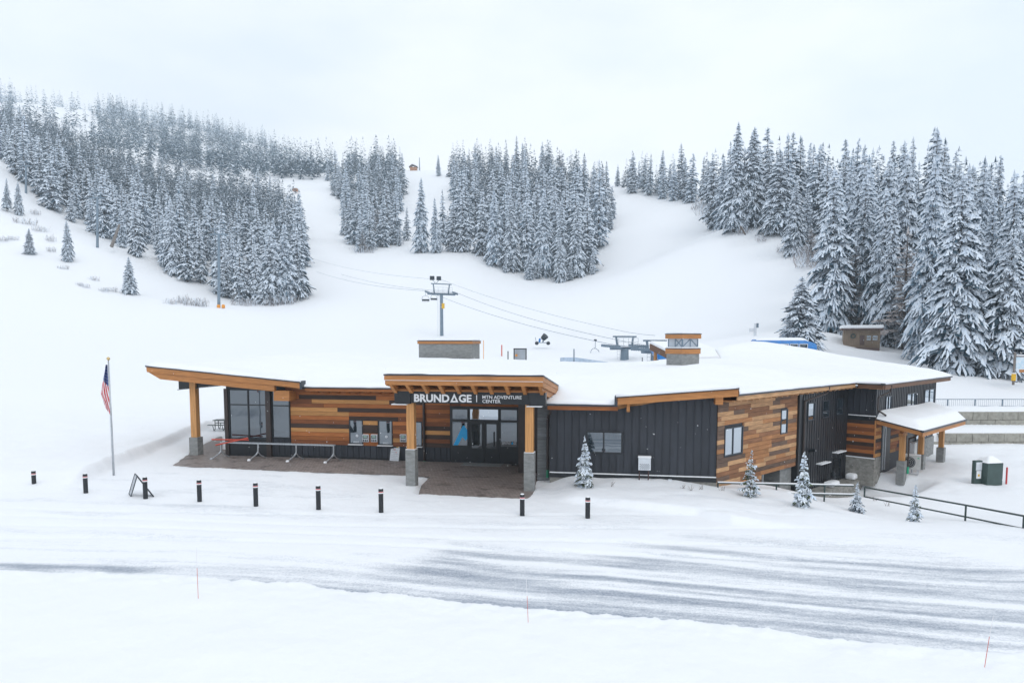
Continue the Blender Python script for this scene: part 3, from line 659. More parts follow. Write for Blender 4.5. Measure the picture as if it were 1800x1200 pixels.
# --- left wing rake, terrace roof and its post ----------------------------------------------------------
def raked(name, mat, fr, s0, s1, za, zb, h, o0, o1, cutl=0.0, cutr=0.0):
    sl = (zb - za) / (s1 - s0)
    return MB().hexa([fr.w(s0 + cutl, za - h + sl * cutl, o1), fr.w(s1 - cutr, zb - h - sl * cutr, o1), fr.w(s1 - cutr, zb - h - sl * cutr, o0), fr.w(s0 + cutl, za - h + sl * cutl, o0), fr.w(s0, za, o1), fr.w(s1, zb, o1), fr.w(s1, zb, o0), fr.w(s0, za, o0)]).build(name, mat, LODGE)
sl = (4.44 - 5.28) / (18.0 - 8.41)
zl = lambda s: 5.28 + sl * (s + 18.0)
raked('edge_trim', 'trim_metal', FA, -18.02, -8.38, 5.30, 4.46, 0.07, 0.9, 1.05)
raked('fascia', 'timber', FA, -17.98, -8.42, zl(-17.98) - 0.05, zl(-8.42) - 0.05, 0.30, 0.86, 1.0, 0.02)
raked('glulam_beam', 'timber', FA, -17.9, -10.0, zl(-17.9) - 0.355, zl(-10.0) - 0.355, 0.34, 0.70, 0.94, 0.75)
MB().hexa([FA.w(-8.42, 4.03, 1.02), FA.w(-8.30, 4.03, 1.02), FA.w(-8.30, 4.03, 0.5), FA.w(-8.42, 4.03, 0.5), FA.w(-8.42, 4.50, 1.02), FA.w(-8.30, 4.50, 1.02), FA.w(-8.30, 4.50, 0.5), FA.w(-8.42, 4.50, 0.5)]).build('edge_trim', 'trim_metal', LODGE)
r = rect(FA, 486, 680, 515, 705, 0.6)
slab_part('beam_end', 'timber', FA, -10.1, -9.15, 3.35, 3.92, 0.0, 0.85)
slab_part('wall', 'board_brown', FA, -9.6, -8.2, 3.87, 4.12, 0.0, 0.4)
slab_part('wall', 'black_siding', FA, sG0, -9.6, 3.93, 4.5, -0.05, 0.06)
pp = G(341, 799.5); ps, po = FA.so(pp[0], pp[1]); po -= 0.25
mbp = MB().slab(FA, ps - 0.28, ps + 0.28, -0.1, 1.05, po - 0.28, po + 0.28)
pier = mbp.build('pier', 'form_concrete', LODGE, bevel=0.02)
MB().slab(FA, ps - 0.19, ps + 0.19, 1.05, 4.42, po - 0.19, po + 0.19).build('post', 'timber_post', LODGE, bevel=0.012)
hb = MB()
for zz in (3.92, 4.33): hb.slab(FA, ps - 1.0, ps + 1.7, 0, 0, po - 0.16, po + 0.16, zb=(zz + 0.23 - 0.04, zz - 0.12 - 0.04) if zz > 4 else (zz - 0.08, zz + 0.18), zt=(zz + 0.27, zz - 0.08) if zz > 4 else (zz - 0.045, zz + 0.215))
hb.slab(FA, ps - 1.0, ps + 1.7, 0, 0, po - 0.01, po + 0.01, zb=(3.88, 4.14), zt=(4.58, 4.20))
hb.build('steel_beam', 'black_metal', LODGE)

# --- entrance canopy -------------------------------------------------------------------------------------
CO = 6.95                                       # front face of the piers
zc = lambda o: 4.18 + (o - 1.0) * 0.15          # roof underside rises to the front
for px_, lbl in ((721.5, 'l'), (929.5, 'r')):
    s = FA.px(px_, 850, CO)[0]
    MB().slab(FA, s - 0.235, s + 0.235, -0.1, 1.72, CO - 0.47, CO).build('pier', 'form_concrete', LODGE, bevel=0.02)
    MB().slab(FA, s - 0.23, s + 0.23, 1.722, 1.75, CO - 0.46, CO - 0.01).build('pier_snow', 'snow_smooth', LODGE, bevel=0.012)
    MB().slab(FA, s - 0.18, s + 0.18, 1.751, 3.99, CO - 0.415, CO - 0.055).build('post', 'timber_post', LODGE, bevel=0.012)
SG = CO + 0.12
sg0, sg1, sgz0, sgz1 = rect(FA, 693, 688.5, 959, 711, SG)
sa, sb = FA.px(721, 700, SG)[0], FA.px(930, 700, SG)[0]
SIGN = MB().slab(FA, sa, sb, sgz0 + 0.03, sgz1 - 0.02, SG - 0.42, SG - 0.07).build('sign_board', 'black_metal', LODGE)
for k in range(5):
    zz = sgz0 + 0.05 + k * 0.095
    MB().slab(FA, sa, sb, zz, zz + 0.075, SG - 0.069, SG - 0.045).build('slat', 'black_metal', SIGN)
for a, b_ in ((sg0, sa), (sb, sg1)):
    MB().slab(FA, a + 0.002, b_ - 0.002, sgz0 - 0.01, sgz1, SG - 0.44, SG).build('sign_end', 'black_metal', SIGN, bevel=0.01)
    MB().slab(FA, a - 0.12, b_ - 0.15, sgz0 - 0.055, sgz0 - 0.012, SG - 0.4, SG + 0.10).build('snow_ledge', 'snow_smooth', SIGN, bevel=0.015)
slab_part('sign_flange', 'timber', FA, sg0, sg1, sgz1 + 0.002, sgz1 + 0.045, SG - 0.42, SG + 0.03)
LO = SG - 0.044
ptext('BRUND', FA, 728, 692.5, 790, 706.5, LO, 'white_letters', SIGN, bold=0.035)
ptext('GE', FA, 806.5, 693, 829, 707, LO, 'white_letters', SIGN, bold=0.035)
A3 = [FA.px(x, y, LO) for x, y in [(791.5, 706.7), (798.6, 691), (805.7, 706.7)]]; cA = np.mean(A3, 0)
A4 = [cA + (np.array(q) - cA) * 0.42 + np.array([0, -0.012]) for q in A3]
tri = MB()
for i in range(3):
    a, b_, c_, d_ = A3[i], A3[(i + 1) % 3], A4[(i + 1) % 3], A4[i]
    tri.prism([FA.w(q[0], q[1], LO) for q in (a, b_, c_, d_)], FA.n * 0.015)
tri.build('lettering', 'white_letters', SIGN)
r = rect(FA, 837.2, 694, 838.6, 706.5, LO); MB().slab(FA, r[0], r[1], r[2], r[3], LO, LO + 0.015).build('divider_bar', 'white_letters', SIGN)
ptext('MTN ADVENTURE', FA, 848, 695, 917, 701, LO, 'white_letters', SIGN, bold=0.010)
ptext('CENTER', FA, 848, 702.2, 880, 708, LO, 'white_letters', SIGN, bold=0.010)
# roof deck, fascias, rafters of the canopy
cs0, cs1 = -0.86, 6.26; CF = 8.05
def crake(name, mat, s0, s1, o0, o1, zt, h):     # runs front to back
    return MB().hexa([FA.w(s0, zt(o1) - h, o1), FA.w(s1, zt(o1) - h, o1), FA.w(s1, zt(o0) - h, o0), FA.w(s0, zt(o0) - h, o0), FA.w(s0, zt(o1), o1), FA.w(s1, zt(o1), o1), FA.w(s1, zt(o0), o0), FA.w(s0, zt(o0), o0)]).build(name, mat, LODGE)
ztop = lambda o: 5.20 + (o - CF) * 0.13
crake('canopy_deck', 'timber_soffit', cs0 + 0.05, cs1 - 0.05, 0.7, CF - 0.06, lambda o: ztop(o) - 0.30, 0.06)
MB().slab(FA, cs0, cs1, ztop(CF) - 0.20, ztop(CF), CF - 0.055, CF).build('fascia', 'timber', LODGE)
MB().slab(FA, cs0 + 0.03, cs1 - 0.03, ztop(CF) - 0.42, ztop(CF) - 0.203, CF - 0.16, CF - 0.03).build('fascia', 'timber', LODGE)
MB().slab(FA, cs0 - 0.02, cs1 + 0.02, ztop(CF) + 0.002, ztop(CF) + 0.06, CF - 0.2, CF + 0.03).build('edge_trim', 'trim_metal', LODGE)
lt = MB().tube(FA.w(cs0, ztop(CF) - 0.21, CF + 0.03), FA.w(cs1, ztop(CF) - 0.21, CF + 0.03), 0.012, n=6); lt.build('light_string', 'white_paint', LODGE)
for a, nm in ((cs0, 'l'), (cs1 - 0.05, 'r')):
    crake('fascia', 'timber', a, a + 0.05, 2.2, CF - 0.056, ztop, 0.20)
    crake('fascia', 'timber', a + (0.025 if nm == 'l' else -0.025), a + 0.05 + (0.025 if nm == 'l' else -0.025), 2.2, CF - 0.17, lambda o: ztop(o) - 0.203, 0.24)
crake('edge_trim', 'trim_metal', cs1 - 0.1, cs1 + 0.03, 2.2, CF - 0.2, lambda o: ztop(o) + 0.06, 0.055)
for k in range(10):
    s = cs0 + 0.12 + k * (cs1 - cs0 - 0.38) / 9
    zt = lambda o: ztop(o) - 0.362
    o1 = CF - 0.2; hh = 0.36
    MB().hexa([FA.w(s, zt(SG) - hh, SG + 0.02), FA.w(s + 0.15, zt(SG) - hh, SG + 0.02), FA.w(s + 0.15, zt(0.3) - hh, 0.3), FA.w(s, zt(0.3) - hh, 0.3), FA.w(s, zt(o1) - 0.03, o1), FA.w(s + 0.15, zt(o1) - 0.03, o1), FA.w(s + 0.15, zt(0.3), 0.3), FA.w(s, zt(0.3), 0.3)]).build('rafter', 'timber', LODGE)
slab_part('cross_beam', 'timber', FA, cs0 + 0.12, cs1 - 0.12, sgz1 + 0.047, sgz1 + 0.10, SG - 0.36, SG - 0.02)

# --- recess to the right of the doors, grey boards, down pipes -----------------------------------------------
sR = FA.so(*FB.w(-7.55, 0)[:2])
slab_part('wall', 'bronze_metal', FA, 4.25, 6.3, -0.3, 4.0, 2.2, 2.5)
x0s = FA.px(944.5, 780, 4.6)[0]; x1s = FA.px(969, 780, 4.6)[0]
slab_part('wall', 'black_siding', FA, x0s + 0.02, x1s, -0.3, 4.05, 2.6, 4.55)
for k in range(26):
    zz = 0.05 + k * 0.152
    slab_part('board', 'grey_board', FA, x0s, x1s, zz, zz + 0.143, 4.551, 4.585)
def downpipe(pts, r=0.055, tip=True, mat='bronze_metal'):
    o = MB().path([Vector(p) for p in pts], r, 8).build('down_pipe', mat, LODGE)
    if tip:
        e = Vector(pts[-1]); MB().lathe(e + Vector((0, 0, -0.02)), [(0.06, 0), (0.06, 0.36), (0.05, 0.40)], 10).build('pipe_sleeve', 'green_plastic', o)
s = FA.px(745, 760, 0.15)[0]; downpipe([FA.w(s, 3.9, 0.12), FA.w(s, 0.05, 0.12)], 0.07)
s = FA.px(964, 760, 4.9)[0]; downpipe([FA.w(s + 0.12, 3.75, 5.3), FA.w(s + 0.12, 3.35, 5.3), FA.w(s - 0.05, 3.1, 4.75), FA.w(s - 0.05, 0.25, 4.75)], 0.06)

# --- projecting black front -----------------------------------------------------------------------------------
sL = -7.56
ztB = lambda s: 3.575 if s < -4.41 else 3.92 + (s + 4.41) / 4.41 * 0.40
slab_part('wall', 'black_siding', FB, sL, -4.41, -0.4, 3.56, -0.3, -0.002)
MB().slab(FB, -4.41, -0.05, 0, 0, -0.3, -0.002, zb=(-0.4, -0.4), zt=(3.92, 4.28)).build('wall', 'black_siding', LODGE)
MB().hexa([FB.w(sL, -0.4, -0.302), FB.w(sL + 0.3, -0.4, -0.302), FB.w(sL + 0.3, -0.4, -5.3), FB.w(sL, -0.4, -5.3), FB.w(sL, 3.6, -0.302), FB.w(sL + 0.3, 3.6, -0.302), FB.w(sL + 0.3, 3.6, -5.3), FB.w(sL, 3.6, -5.3)]).build('wall', 'black_siding', LODGE)
wB = rect(FB, 1033, 760, 1092, 794)
panel_wall(FB, sL, -0.02, 0.345, 0.62, ztB, [(wB[0] - 0.05, wB[1] + 0.05, wB[2] - 0.05, wB[3] + 0.05)], 'black_siding', rib=0.022)
window(FB, wB, mulls=(0.48,), fw=0.07, depth=0.08)
slab_part('snow_ledge', 'snow_smooth', FB, sL, -0.0, 0.575, 0.618, 0.0, 0.10)
slab_part('base_trim', 'black_metal', FB, sL, 0.0, 0.36, 0.573, 0.0, 0.075)
slab_part('foundation', 'concrete', FB, sL, 0.03, -0.6, 0.355, -0.2, 0.03)
slab_part('fascia', 'board_orange', FB, -7.62, -4.42, 3.58, 3.76, 0.44, 0.50)
slab_part('soffit', 'timber_soffit', FB, -7.62, -4.42, 3.575, 3.60, 0.04, 0.44)
slab_part('gutter', 'trim_metal', FB, -7.66, -4.42, 3.762, 3.86, 0.38, 0.56)
sl2 = (4.66 - 4.21) / (0.77 + 4.44); zr = lambda s: 4.21 + sl2 * (s + 4.44)
raked('edge_trim', 'trim_metal', FB, -4.52, 0.80, zr(-4.52) + 0.04, zr(0.80) + 0.04, 0.06, 0.70, 0.85)
raked('fascia', 'timber', FB, -4.47, 0.77, zr(-4.47) - 0.022, zr(0.77) - 0.022, 0.16, 0.74, 0.80)
raked('fascia', 'timber', FB, -4.44, 0.77, zr(-4.44) - 0.185, zr(0.77) - 0.185, 0.15, 0.66, 0.785)
raked('soffit', 'timber_soffit', FB, -4.43, 0.74, zr(-4.43) - 0.25, zr(0.74) - 0.25, 0.05, 0.0, 0.65)
MB().slab(FB, -4.02, -3.88, 3.55, 3.93, 0.06, 0.62).build('bracket', 'timber', LODGE)
MB().slab(FB, -0.17, 0.16, 3.93, 4.30, -0.1, 0.64).build('bracket', 'timber', LODGE)
MB().slab(FB, -4.56, -4.42, 3.86, 4.25, 0.0, 0.80).build('edge_trim', 'trim_metal', LODGE)

# --- long oblique side wall ------------------------------------------------------------------------------------------
slab_part('wall', 'black_siding', FC, 0.02, 15.3, 0.15, 4.15, -0.3, -0.002)
slab_part('wall', 'form_concrete', FC, 0.04, 4.0, -1.5, 0.145, -0.3, -0.02)
c1, c2 = rect(FC, 1273, 752, 1303, 797), rect(FC, 1372, 721, 1382, 760)
ch = [(a - 0.05, b_ + 0.05, c - 0.05, d + 0.05) for a, b_, c, d in (c1, c2)]
board_wall(FC, 0.0, 8.05, 0.14, 0.2125, 18, ch, 'weathered_board_', ztop=3.97, weights=(4, 4, 3, 3), lens=(0.7, 3.4), o1=0.03)
board_wall(FC, 0.0, 4.3, 0.14 - 0.2125 * 3, 0.2125, 3, [], 'weathered_board_', weights=(4, 3, 3, 4), lens=(1.0, 2.5), o1=0.03)
window(FC, c1, mulls=(0.46,), frame='trim_metal', glass='bright_glass', depth=0.07)
window(FC, c2, frame='trim_metal', glass='bright_glass', depth=0.07)
# garage opening under it
slab_part('garage_wall', 'form_concrete', FC, 6.75, 8.3, -2.6, 0.13, -1.4, -0.2)
slab_part('garage_wall', 'form_concrete', FC, 3.9, 4.45, -2.6, 0.13, -0.9, -0.2)
slab_part('garage_recess', 'recess_dark', FC, 4.0, 8.2, -2.6, 0.13, -5.2, -5.0)
slab_part('garage_ceiling', 'recess_dark', FC, 4.0, 8.2, 0.10, 0.145, -5.0, -0.3)
MB().tube(FC.w(4.75, -2.6, -0.15), FC.w(4.75, 0.13, -0.15), 0.05).build('garage_post', 'galvanized', LODGE)
# black seamed part
cw = [rect(FC, 1419, 709, 1430, 737), rect(FC, 1445, 705, 1455, 732), rect(FC, 1470, 701, 1479, 727)]
lw = rect(FC, 1464, 806, 1475, 838)
chh = [(a - 0.05, b_ + 0.05, c - 0.05, d + 0.05) for a, b_, c, d in cw] + [(lw[0] - 0.05, lw[1] + 0.05, lw[2] - 0.05, lw[3] + 0.05)]
slab_part('wall', 'black_siding', FC, 8.3, 15.3, -2.6, 0.149, -0.3, -0.002)
panel_wall(FC, 8.45, 15.2, 0.30, -1.4, lambda s: 3.97, chh, 'seam_metal', rib=0.03)
slab_part('corner_post', 'black_metal', FC, 8.06, 8.42, -2.4, 3.97, -0.3, 0.14)
for i, r in enumerate(cw): window(FC, r, rails=(0.35,) if i else (), frame='trim_metal', glass=('bright_glass', 'window_glass', 'window_glass')[i], depth=0.08)
window(FC, lw, rails=(0.5,), frame='black_metal', depth=0.08)
for a, z in ((12.75, 0.30), (10.6, -0.1)):
    MB().slab(FC, a, a + 1.3, z, z + 0.05, 0.0, 0.35).build('snow_ledge', 'snow_smooth', LODGE)
slab_part('foundation', 'concrete', FC, 9.6, 15.2, -2.6, -1.42, 0.0, 0.9)
MB().slab(FC, 11.2, 12.3, -1.418, -1.12, 0.2, 0.75).build('snow_ledge', 'snow_smooth', LODGE, bevel=0.12)
MB().slab(FC, 14.3, 15.1, -1.418, -1.05, 0.2, 0.75).build('snow_ledge', 'snow_smooth', LODGE, bevel=0.12)
MB().lathe(FC.w(11.9, -1.0, 0.5), [(0.10, 0), (0.14, 0.1), (0.14, 0.35), (0.06, 0.42)], 10).build('exhaust_cap', 'black_metal', LODGE)
MB().tube(FC.w(9.7, 0.75, 0.0), FC.w(9.7, 0.85, 0.35), 0.09).build('exhaust_vent', 'black_metal', LODGE)
# side eave
slab_part('fascia', 'weathered_board_tan', FC, 0.45, 7.0, 4.08, 4.28, 0.66, 0.72)
slab_part('fascia', 'weathered_board_tan', FC, 7.003, 14.0, 4.08, 4.28, 0.66, 0.72)
slab_part('gutter', 'trim_metal', FC, 0.42, 14.0, 4.282, 4.37, 0.56, 0.80)
slab_part('soffit', 'timber_soffit', FC, 0.1, 14.2, 4.06, 4.08, 0.04, 0.66)
slab_part('frieze', 'weathered_board_tan', FC, 0.12, 14.2, 3.975, 4.058, 0.0, 0.045)
for k in range(24):
    s = 0.35 + k * 0.585
    slab_part('rafter_tail', 'weathered_board_tan', FC, s, s + 0.1, 3.98, 4.058, 0.046, 0.60)
downpipe([FC.w(10.35, 4.25, 0.72), FC.w(10.35, 3.9, 0.6), FC.w(8.55, 3.55, 0.2), FC.w(8.55, -1.6, 0.2)], 0.06, tip=False)

# --- end wing ----------------------------------------------------------------------------------------------------------
wD = 1.62
slab_part('wall', 'black_siding', FD, 0.0, wD - 0.02, -1.3, 4.1, -0.3, -0.002)
panel_wall(FD, 0.02, wD - 0.1, 0.35, 2.42, lambda s: 3.97, [], 'black_siding', rib=0.02)
slab_part('snow_ledge', 'snow_smooth', FD, 0.1, wD, 2.372, 2.418, 0.0, 0.09)
slab_part('base_trim', 'black_metal', FD, 0.02, wD, 2.16, 2.37, 0.0, 0.07)
board_wall(FD, 0.02, wD - 0.04, -0.02, 0.215, 10, [], 'board_', {i: [(0, 3, k)] for i, k in enumerate(['dark', 'orange', 'brown', 'dark', 'orange', 'dark', 'orange', 'brown', 'orange', 'dark'])}, ztop=2.15)
slab_part('corner_trim', 'timber', FD, wD - 0.035, wD + 0.03, -0.02, 2.15, 0.0, 0.05)
slab_part('foundation', 'concrete', FD, -0.1, wD + 0.03, -1.7, -0.10, -0.2, 0.06)
slab_part('snow_ledge', 'snow_smooth', FD, 0.0, wD + 0.04, -0.098, -0.04, 0.036, 0.10)
sE = 11.0
slab_part('wall', 'black_siding', FE, 0.0, sE, -1.3, 4.1, -0.31, -0.003)
we = [rect(FE, 1556, 697, 1565, 722), rect(FE, 1593, 692, 1610, 714), rect(FE, 1624, 685, 1641, 716)]
eh = [(a - 0.05, b_ + 0.05, c - 0.05, d + 0.05) for a, b_, c, d in we]
panel_wall(FE, 0.0, sE, 0.30, 2.55, lambda s: 3.97, eh, 'seam_metal', rib=0.03)
for i, r in enumerate(we): window(FE, r, mulls=(0.5,) if i != 1 else (0.5, 0.82), rails=(0.2,) if i == 2 else (), frame='trim_metal', glass='bright_glass', depth=0.08)
slab_part('base_trim', 'trim_metal', FE, 0.0, sE, 2.30, 2.52, 0.0, 0.07)
slab_part('snow_ledge', 'snow_smooth', FE, 1.6, 4.6, 2.522, 2.56, 0.032, 0.10)
slab_part('ledge_trim', 'timber', FE, 0.05, sE, 2.22, 2.298, 0.0, 0.06)
board_wall(FE, 0.02, 1.0, -0.02, 0.215, 11, [], 'board_', ztop=2.2)
board_wall(FE, 2.6, 5.4, -0.02, 0.215, 11, [], 'board_', ztop=2.2)
slab_part('door', 'black_metal', FE, 1.05, 2.55, -1.0, 2.1, 0.0, 0.04)
MB().slab(FE, 1.2, 1.32, -0.9, 1.95, 0.04, 0.09).slab(FE, 1.55, 1.67, -0.9, 1.95, 0.04, 0.09).build('conduit', 'galvanized', LODGE)
slab_part('door', 'black_metal', FE, 5.5, 6.6, -1.0, 1.9, 0.0, 0.05)
window(FE, (7.3, 10.6, 0.35, 1.7), mulls=(0.33, 0.66), frame='trim_metal', glass='bright_glass')
slab_part('foundation', 'form_concrete', FE, 6.7, sE, -1.4, 0.25, 0.0, 0.08)
slab_part('foundation', 'concrete', FE, 0.06, 1.0, -1.6, -0.05, -0.1, 0.06)
# wing eaves
slab_part('fascia', 'timber_dark', FC, 14.28, 14.34, 4.02, 4.24, 0.75, 2.24)
slab_part('gutter', 'trim_metal', FC, 14.20, 14.40, 4.242, 4.32, 0.80, 2.28)
slab_part('soffit', 'timber_soffit', FC, 14.345, 15.2, 4.0, 4.02, 0.0, 2.2)
slab_part('fascia', 'timber_dark', FE, -0.66, 12.2, 4.02, 4.24, 0.54, 0.60)
slab_part('gutter', 'trim_metal', FE, -0.72, 12.3, 4.242, 4.34, 0.46, 0.68)
slab_part('soffit', 'timber_soffit', FE, -0.6, 12.2, 4.0, 4.02, -0.2, 0.53)
downpipe([FE.w(0.6, 4.2, 0.6), FE.w(0.6, 3.8, 0.55), FE.w(-0.0, 3.5, 0.12), FE.w(-0.0, 2.75, 0.12), FE.w(0.25, 2.45, 0.5)], 0.05, tip=False)
# porch on the end wing
def eslab(name, mat, s0, s1, o0, o1, z_o0, z_o1, h):
    return MB().hexa([FE.w(s0, z_o1 - h, o1), FE.w(s1, z_o1 - h, o1), FE.w(s1, z_o0 - h, o0), FE.w(s0, z_o0 - h, o0), FE.w(s0, z_o1, o1), FE.w(s1, z_o1, o1), FE.w(s1, z_o0, o0), FE.w(s0, z_o0, o0)]).build(name, mat, LODGE)
eslab('porch_roof', 'timber_soffit', 0.05, 8.45, 0.08, 2.45, 2.16, 1.66, 0.08)
eslab('fascia', 'timber', -0.02, 0.045, 0.08, 2.5, 2.18, 1.70, 0.22)
eslab('edge_trim', 'trim_metal', -0.06, 0.08, 0.08, 2.54, 2.25, 1.77, 0.06)
slab_part('fascia', 'timber', FE, -0.02, 8.48, 1.44, 1.68, 2.452, 2.50)
slab_part('gutter', 'trim_metal', FE, -0.06, 8.52, 1.682, 1.78, 2.40, 2.58)
slab_part('porch_beam', 'timber', FE, 0.5, 8.3, 1.50, 1.78, 1.18, 1.40)
for s, tz in ((0.75, -0.12), (4.1, -0.12), (8.2, -0.12)):
    MB().slab(FE, s - 0.22, s + 0.22, -1.5, tz, 1.06, 1.50).build('pier', 'form_concrete', LODGE, bevel=0.015)
    MB().slab(FE, s - 0.14, s + 0.14, tz, 1.49, 1.14, 1.42).build('post', 'timber_post', LODGE, bevel=0.01)
    MB().slab(FE, s - 0.4, s + 0.4, 1.32, 1.495, 1.17, 1.39).build('knee_block', 'timber', LODGE)
downpipe([FE.w(0.15, 1.68, 2.35), FE.w(0.4, 1.35, 2.0), FE.w(0.95, 1.15, 1.55), FE.w(0.95, -0.85, 1.55)], 0.045)

# --- roof deck and the snow on it -----------------------------------------------------------------------------------------
RB = [(FA, -18.0, 1.0, 5.26), (FA, -13.0, 1.0, 4.82), (FA, -8.36, 1.0, 4.42), (FA, -8.36, 0.66, 4.12), (FA, -4.0, 0.66, 4.12), (FA, -1.0, 0.66, 4.13), (FA, 2.5, 0.66, 4.2), (FA, 5.9, 0.66, 4.15),
      (FB, -7.72, 0.52, 3.83), (FB, -4.47, 0.52, 3.83), (FB, -4.47, 0.82, 4.22), (FB, -1.8, 0.82, 4.45), (FB, 0.77, 0.82, 4.67),
      (FC, 0.5, 0.76, 4.34), (FC, 7.0, 0.76, 4.34), (FC, 14.2, 0.76, 4.31), (FC, 14.24, 2.27, 4.30), (FE, 6.0, 0.64, 4.30), (FE, 12.25, 0.64, 4.32),
      (FE, 12.4, -7.0, 5.45), (FE, 12.4, -14.0, 6.5), (FE, 8.0, -15.0, 6.0), (FA, 16.5, -17.0, 5.2), (FA, 9.0, -19.0, 4.8), (FA, 0.0, -21.0, 4.9), (FA, -10.0, -22.0, 5.0), (FA, -18.0, -22.0, 5.5), (FA, -18.0, -10.0, 5.35)]
rp_xy = np.array([f.w(s, 0, o)[:2] for f, s, o, z in RB]); rp_z = np.array([q[3] for q in RB])
ip = [(FA, 3.0, -6.0, 4.45), (FA, -6.0, -8.0, 4.55), (FA, 12.0, -4.0, 4.75), (FB, -3.0, -3.0, 4.35), (FC, 7.0, -5.0, 5.0)]
ROOF = TPS(np.vstack([rp_xy, [f.w(s, 0, o)[:2] for f, s, o, z in ip]]), np.concatenate([rp_z, [q[3] for q in ip]]), 3e-5)
ed = []                                        # densified outline
nb = len(rp_xy)
for i in range(nb):
    a, b_ = rp_xy[i], rp_xy[(i + 1) % nb]; L = np.hypot(*(b_ - a)); k = max(1, int(L / 0.5))
    za, zb = rp_z[i], rp_z[(i + 1) % nb]
    for j in range(k): t = j / k; ed.append((a[0] + (b_[0] - a[0]) * t, a[1] + (b_[1] - a[1]) * t, za + (zb - za) * t))
ed = np.array(ed); ne = len(ed)
gxx, gyy = np.meshgrid(np.arange(-24, 34, 0.6), np.arange(28, 66, 0.6)); gxx = gxx + 0.2 * (vnoise(gxx * 3, gyy * 3, 5) - 0.5); gp = np.stack([gxx.ravel(), gyy.ravel()], 1)
sd = poly_sd(ed[:, :2], gp[:, 0], gp[:, 1]); gp = gp[sd > 0.62]
ins = []; insd = []                            # two inner offset rings for a rounded lip
for dist in (0.10, 0.30):
    for i in range(ne):
        p = ed[i, :2]; q0 = ed[i - 1, :2]; q1 = ed[(i + 1) % ne, :2]; t = q1 - q0; t = t / (np.hypot(*t) + 1e-9); nrm = np.array([-t[1], t[0]])
        ins.append(p + nrm * dist); insd.append(dist)
ins = np.array(ins); insd = np.array(insd); ins = ins[poly_sd(ed[:, :2], ins[:, 0], ins[:, 1]) > insd * 0.8]
allp = np.vstack([ed[:, :2], ins, gp])
res = delaunay_2d_cdt([Vector(p) for p in allp], [], [list(range(ne))], 1, 1e-3)
vxy = np.array([(p.x, p.y) for p in res[0]]); dist = np.abs(poly_sd(ed[:, :2], vxy[:, 0], vxy[:, 1]))
tz = ROOF(vxy[:, 0], vxy[:, 1])
# outline vertices take the fascia height itself
for i in range(len(vxy)):
    if dist[i] < 0.35:
        k = np.argmin(((ed[:, :2] - vxy[i]) ** 2).sum(1)); tz[i] = tz[i] * (dist[i] / 0.35) + ed[k, 2] * (1 - dist[i] / 0.35)
thick = 0.13 + 0.20 * ss(0.0, 0.5, dist) ** 0.6 + 0.10 * ss(0.3, 2.5, dist) + 0.16 * (fbm(vxy[:, 0] * 0.5, vxy[:, 1] * 0.5, 7) - 0.47) * ss(0, 1.5, dist) + 0.08 * (vnoise(vxy[:, 0] * 1.6, vxy[:, 1] * 1.6, 8) - 0.5)
endw = ss(9, 12.4, FE.so(vxy[:, 0], vxy[:, 1])[0]); thick = thick + endw * 0.12 * ss(0.2, 1.6, dist)
sn = MB(); sn.add(np.column_stack([vxy, tz + thick]), [tuple(f) for f in res[2]])
# skirt down to the eave
okeys = {i for i in range(len(vxy)) if dist[i] < 1e-3}
order = [int(np.argmin(((vxy - e[:2]) ** 2).sum(1))) for e in ed]
outn = []
for i in range(ne):
    q0 = ed[i - 1, :2]; q1 = ed[(i + 1) % ne, :2]; t = q1 - q0; t = t / (np.hypot(*t) + 1e-9); outn.append((t[1], -t[0]))
b0 = len(sn.v)
sn.add([(vxy[k][0] + outn[i][0] * (0.05 + 0.05 * float(vnoise(ed[i, 0] * 1.1, ed[i, 1] * 1.1, 31))), vxy[k][1] + outn[i][1] * 0.07, tz[k] + 0.45 * thick[k]) for i, k in enumerate(order)], [])
sn.add([(vxy[k][0] + outn[i][0] * 0.02, vxy[k][1] + outn[i][1] * 0.02, tz[k] - 0.005) for i, k in enumerate(order)], [])
for i in range(ne):
    j = (i + 1) % ne; sn.f.append((order[i], b0 + i, b0 + j, order[j])); sn.m.append(0); sn.f.append((b0 + i, b0 + ne + i, b0 + ne + j, b0 + j)); sn.m.append(0)
sn.build('roof_snow', 'snow_smooth', LODGE, smooth=True)
dk = MB(); ev = [(p[0], p[1]) for p in ed]
dk.add([(vxy[i][0], vxy[i][1], tz[i] - 0.06 - 0.12 * ss(0, 1, dist[i])) for i in range(len(vxy))], [tuple(f)[::-1] for f in res[2]])
dk.build('roof', 'timber_soffit', LODGE)
# canopy snow
cn = MB(); nS, nO = 30, 26
for j in range(nO + 1):
    for i in range(nS + 1):
        s = cs0 + 0.05 + (cs1 - cs0 - 0.1) * i / nS; o = 1.2 + (CF - 0.12 - 1.2) * j / nO
        d = min(s - cs0 - 0.05, cs1 - 0.05 - s, CF - 0.12 - o); h = 0.04 + 0.17 * float(ss(0, 0.5, d)) + 0.05 * (float(vnoise(s * 1.3, o * 1.3, 4)) - 0.4)
        cn.v.append(tuple(FA.w(s, ztop(o) + 0.035 + max(0.0, h), o)))
for j in range(nO):
    for i in range(nS): a = j * (nS + 1) + i; cn.f.append((a, a + 1, a + nS + 2, a + nS + 1)); cn.m.append(0)
cn.build('roof_snow', 'snow_smooth', LODGE, smooth=True)
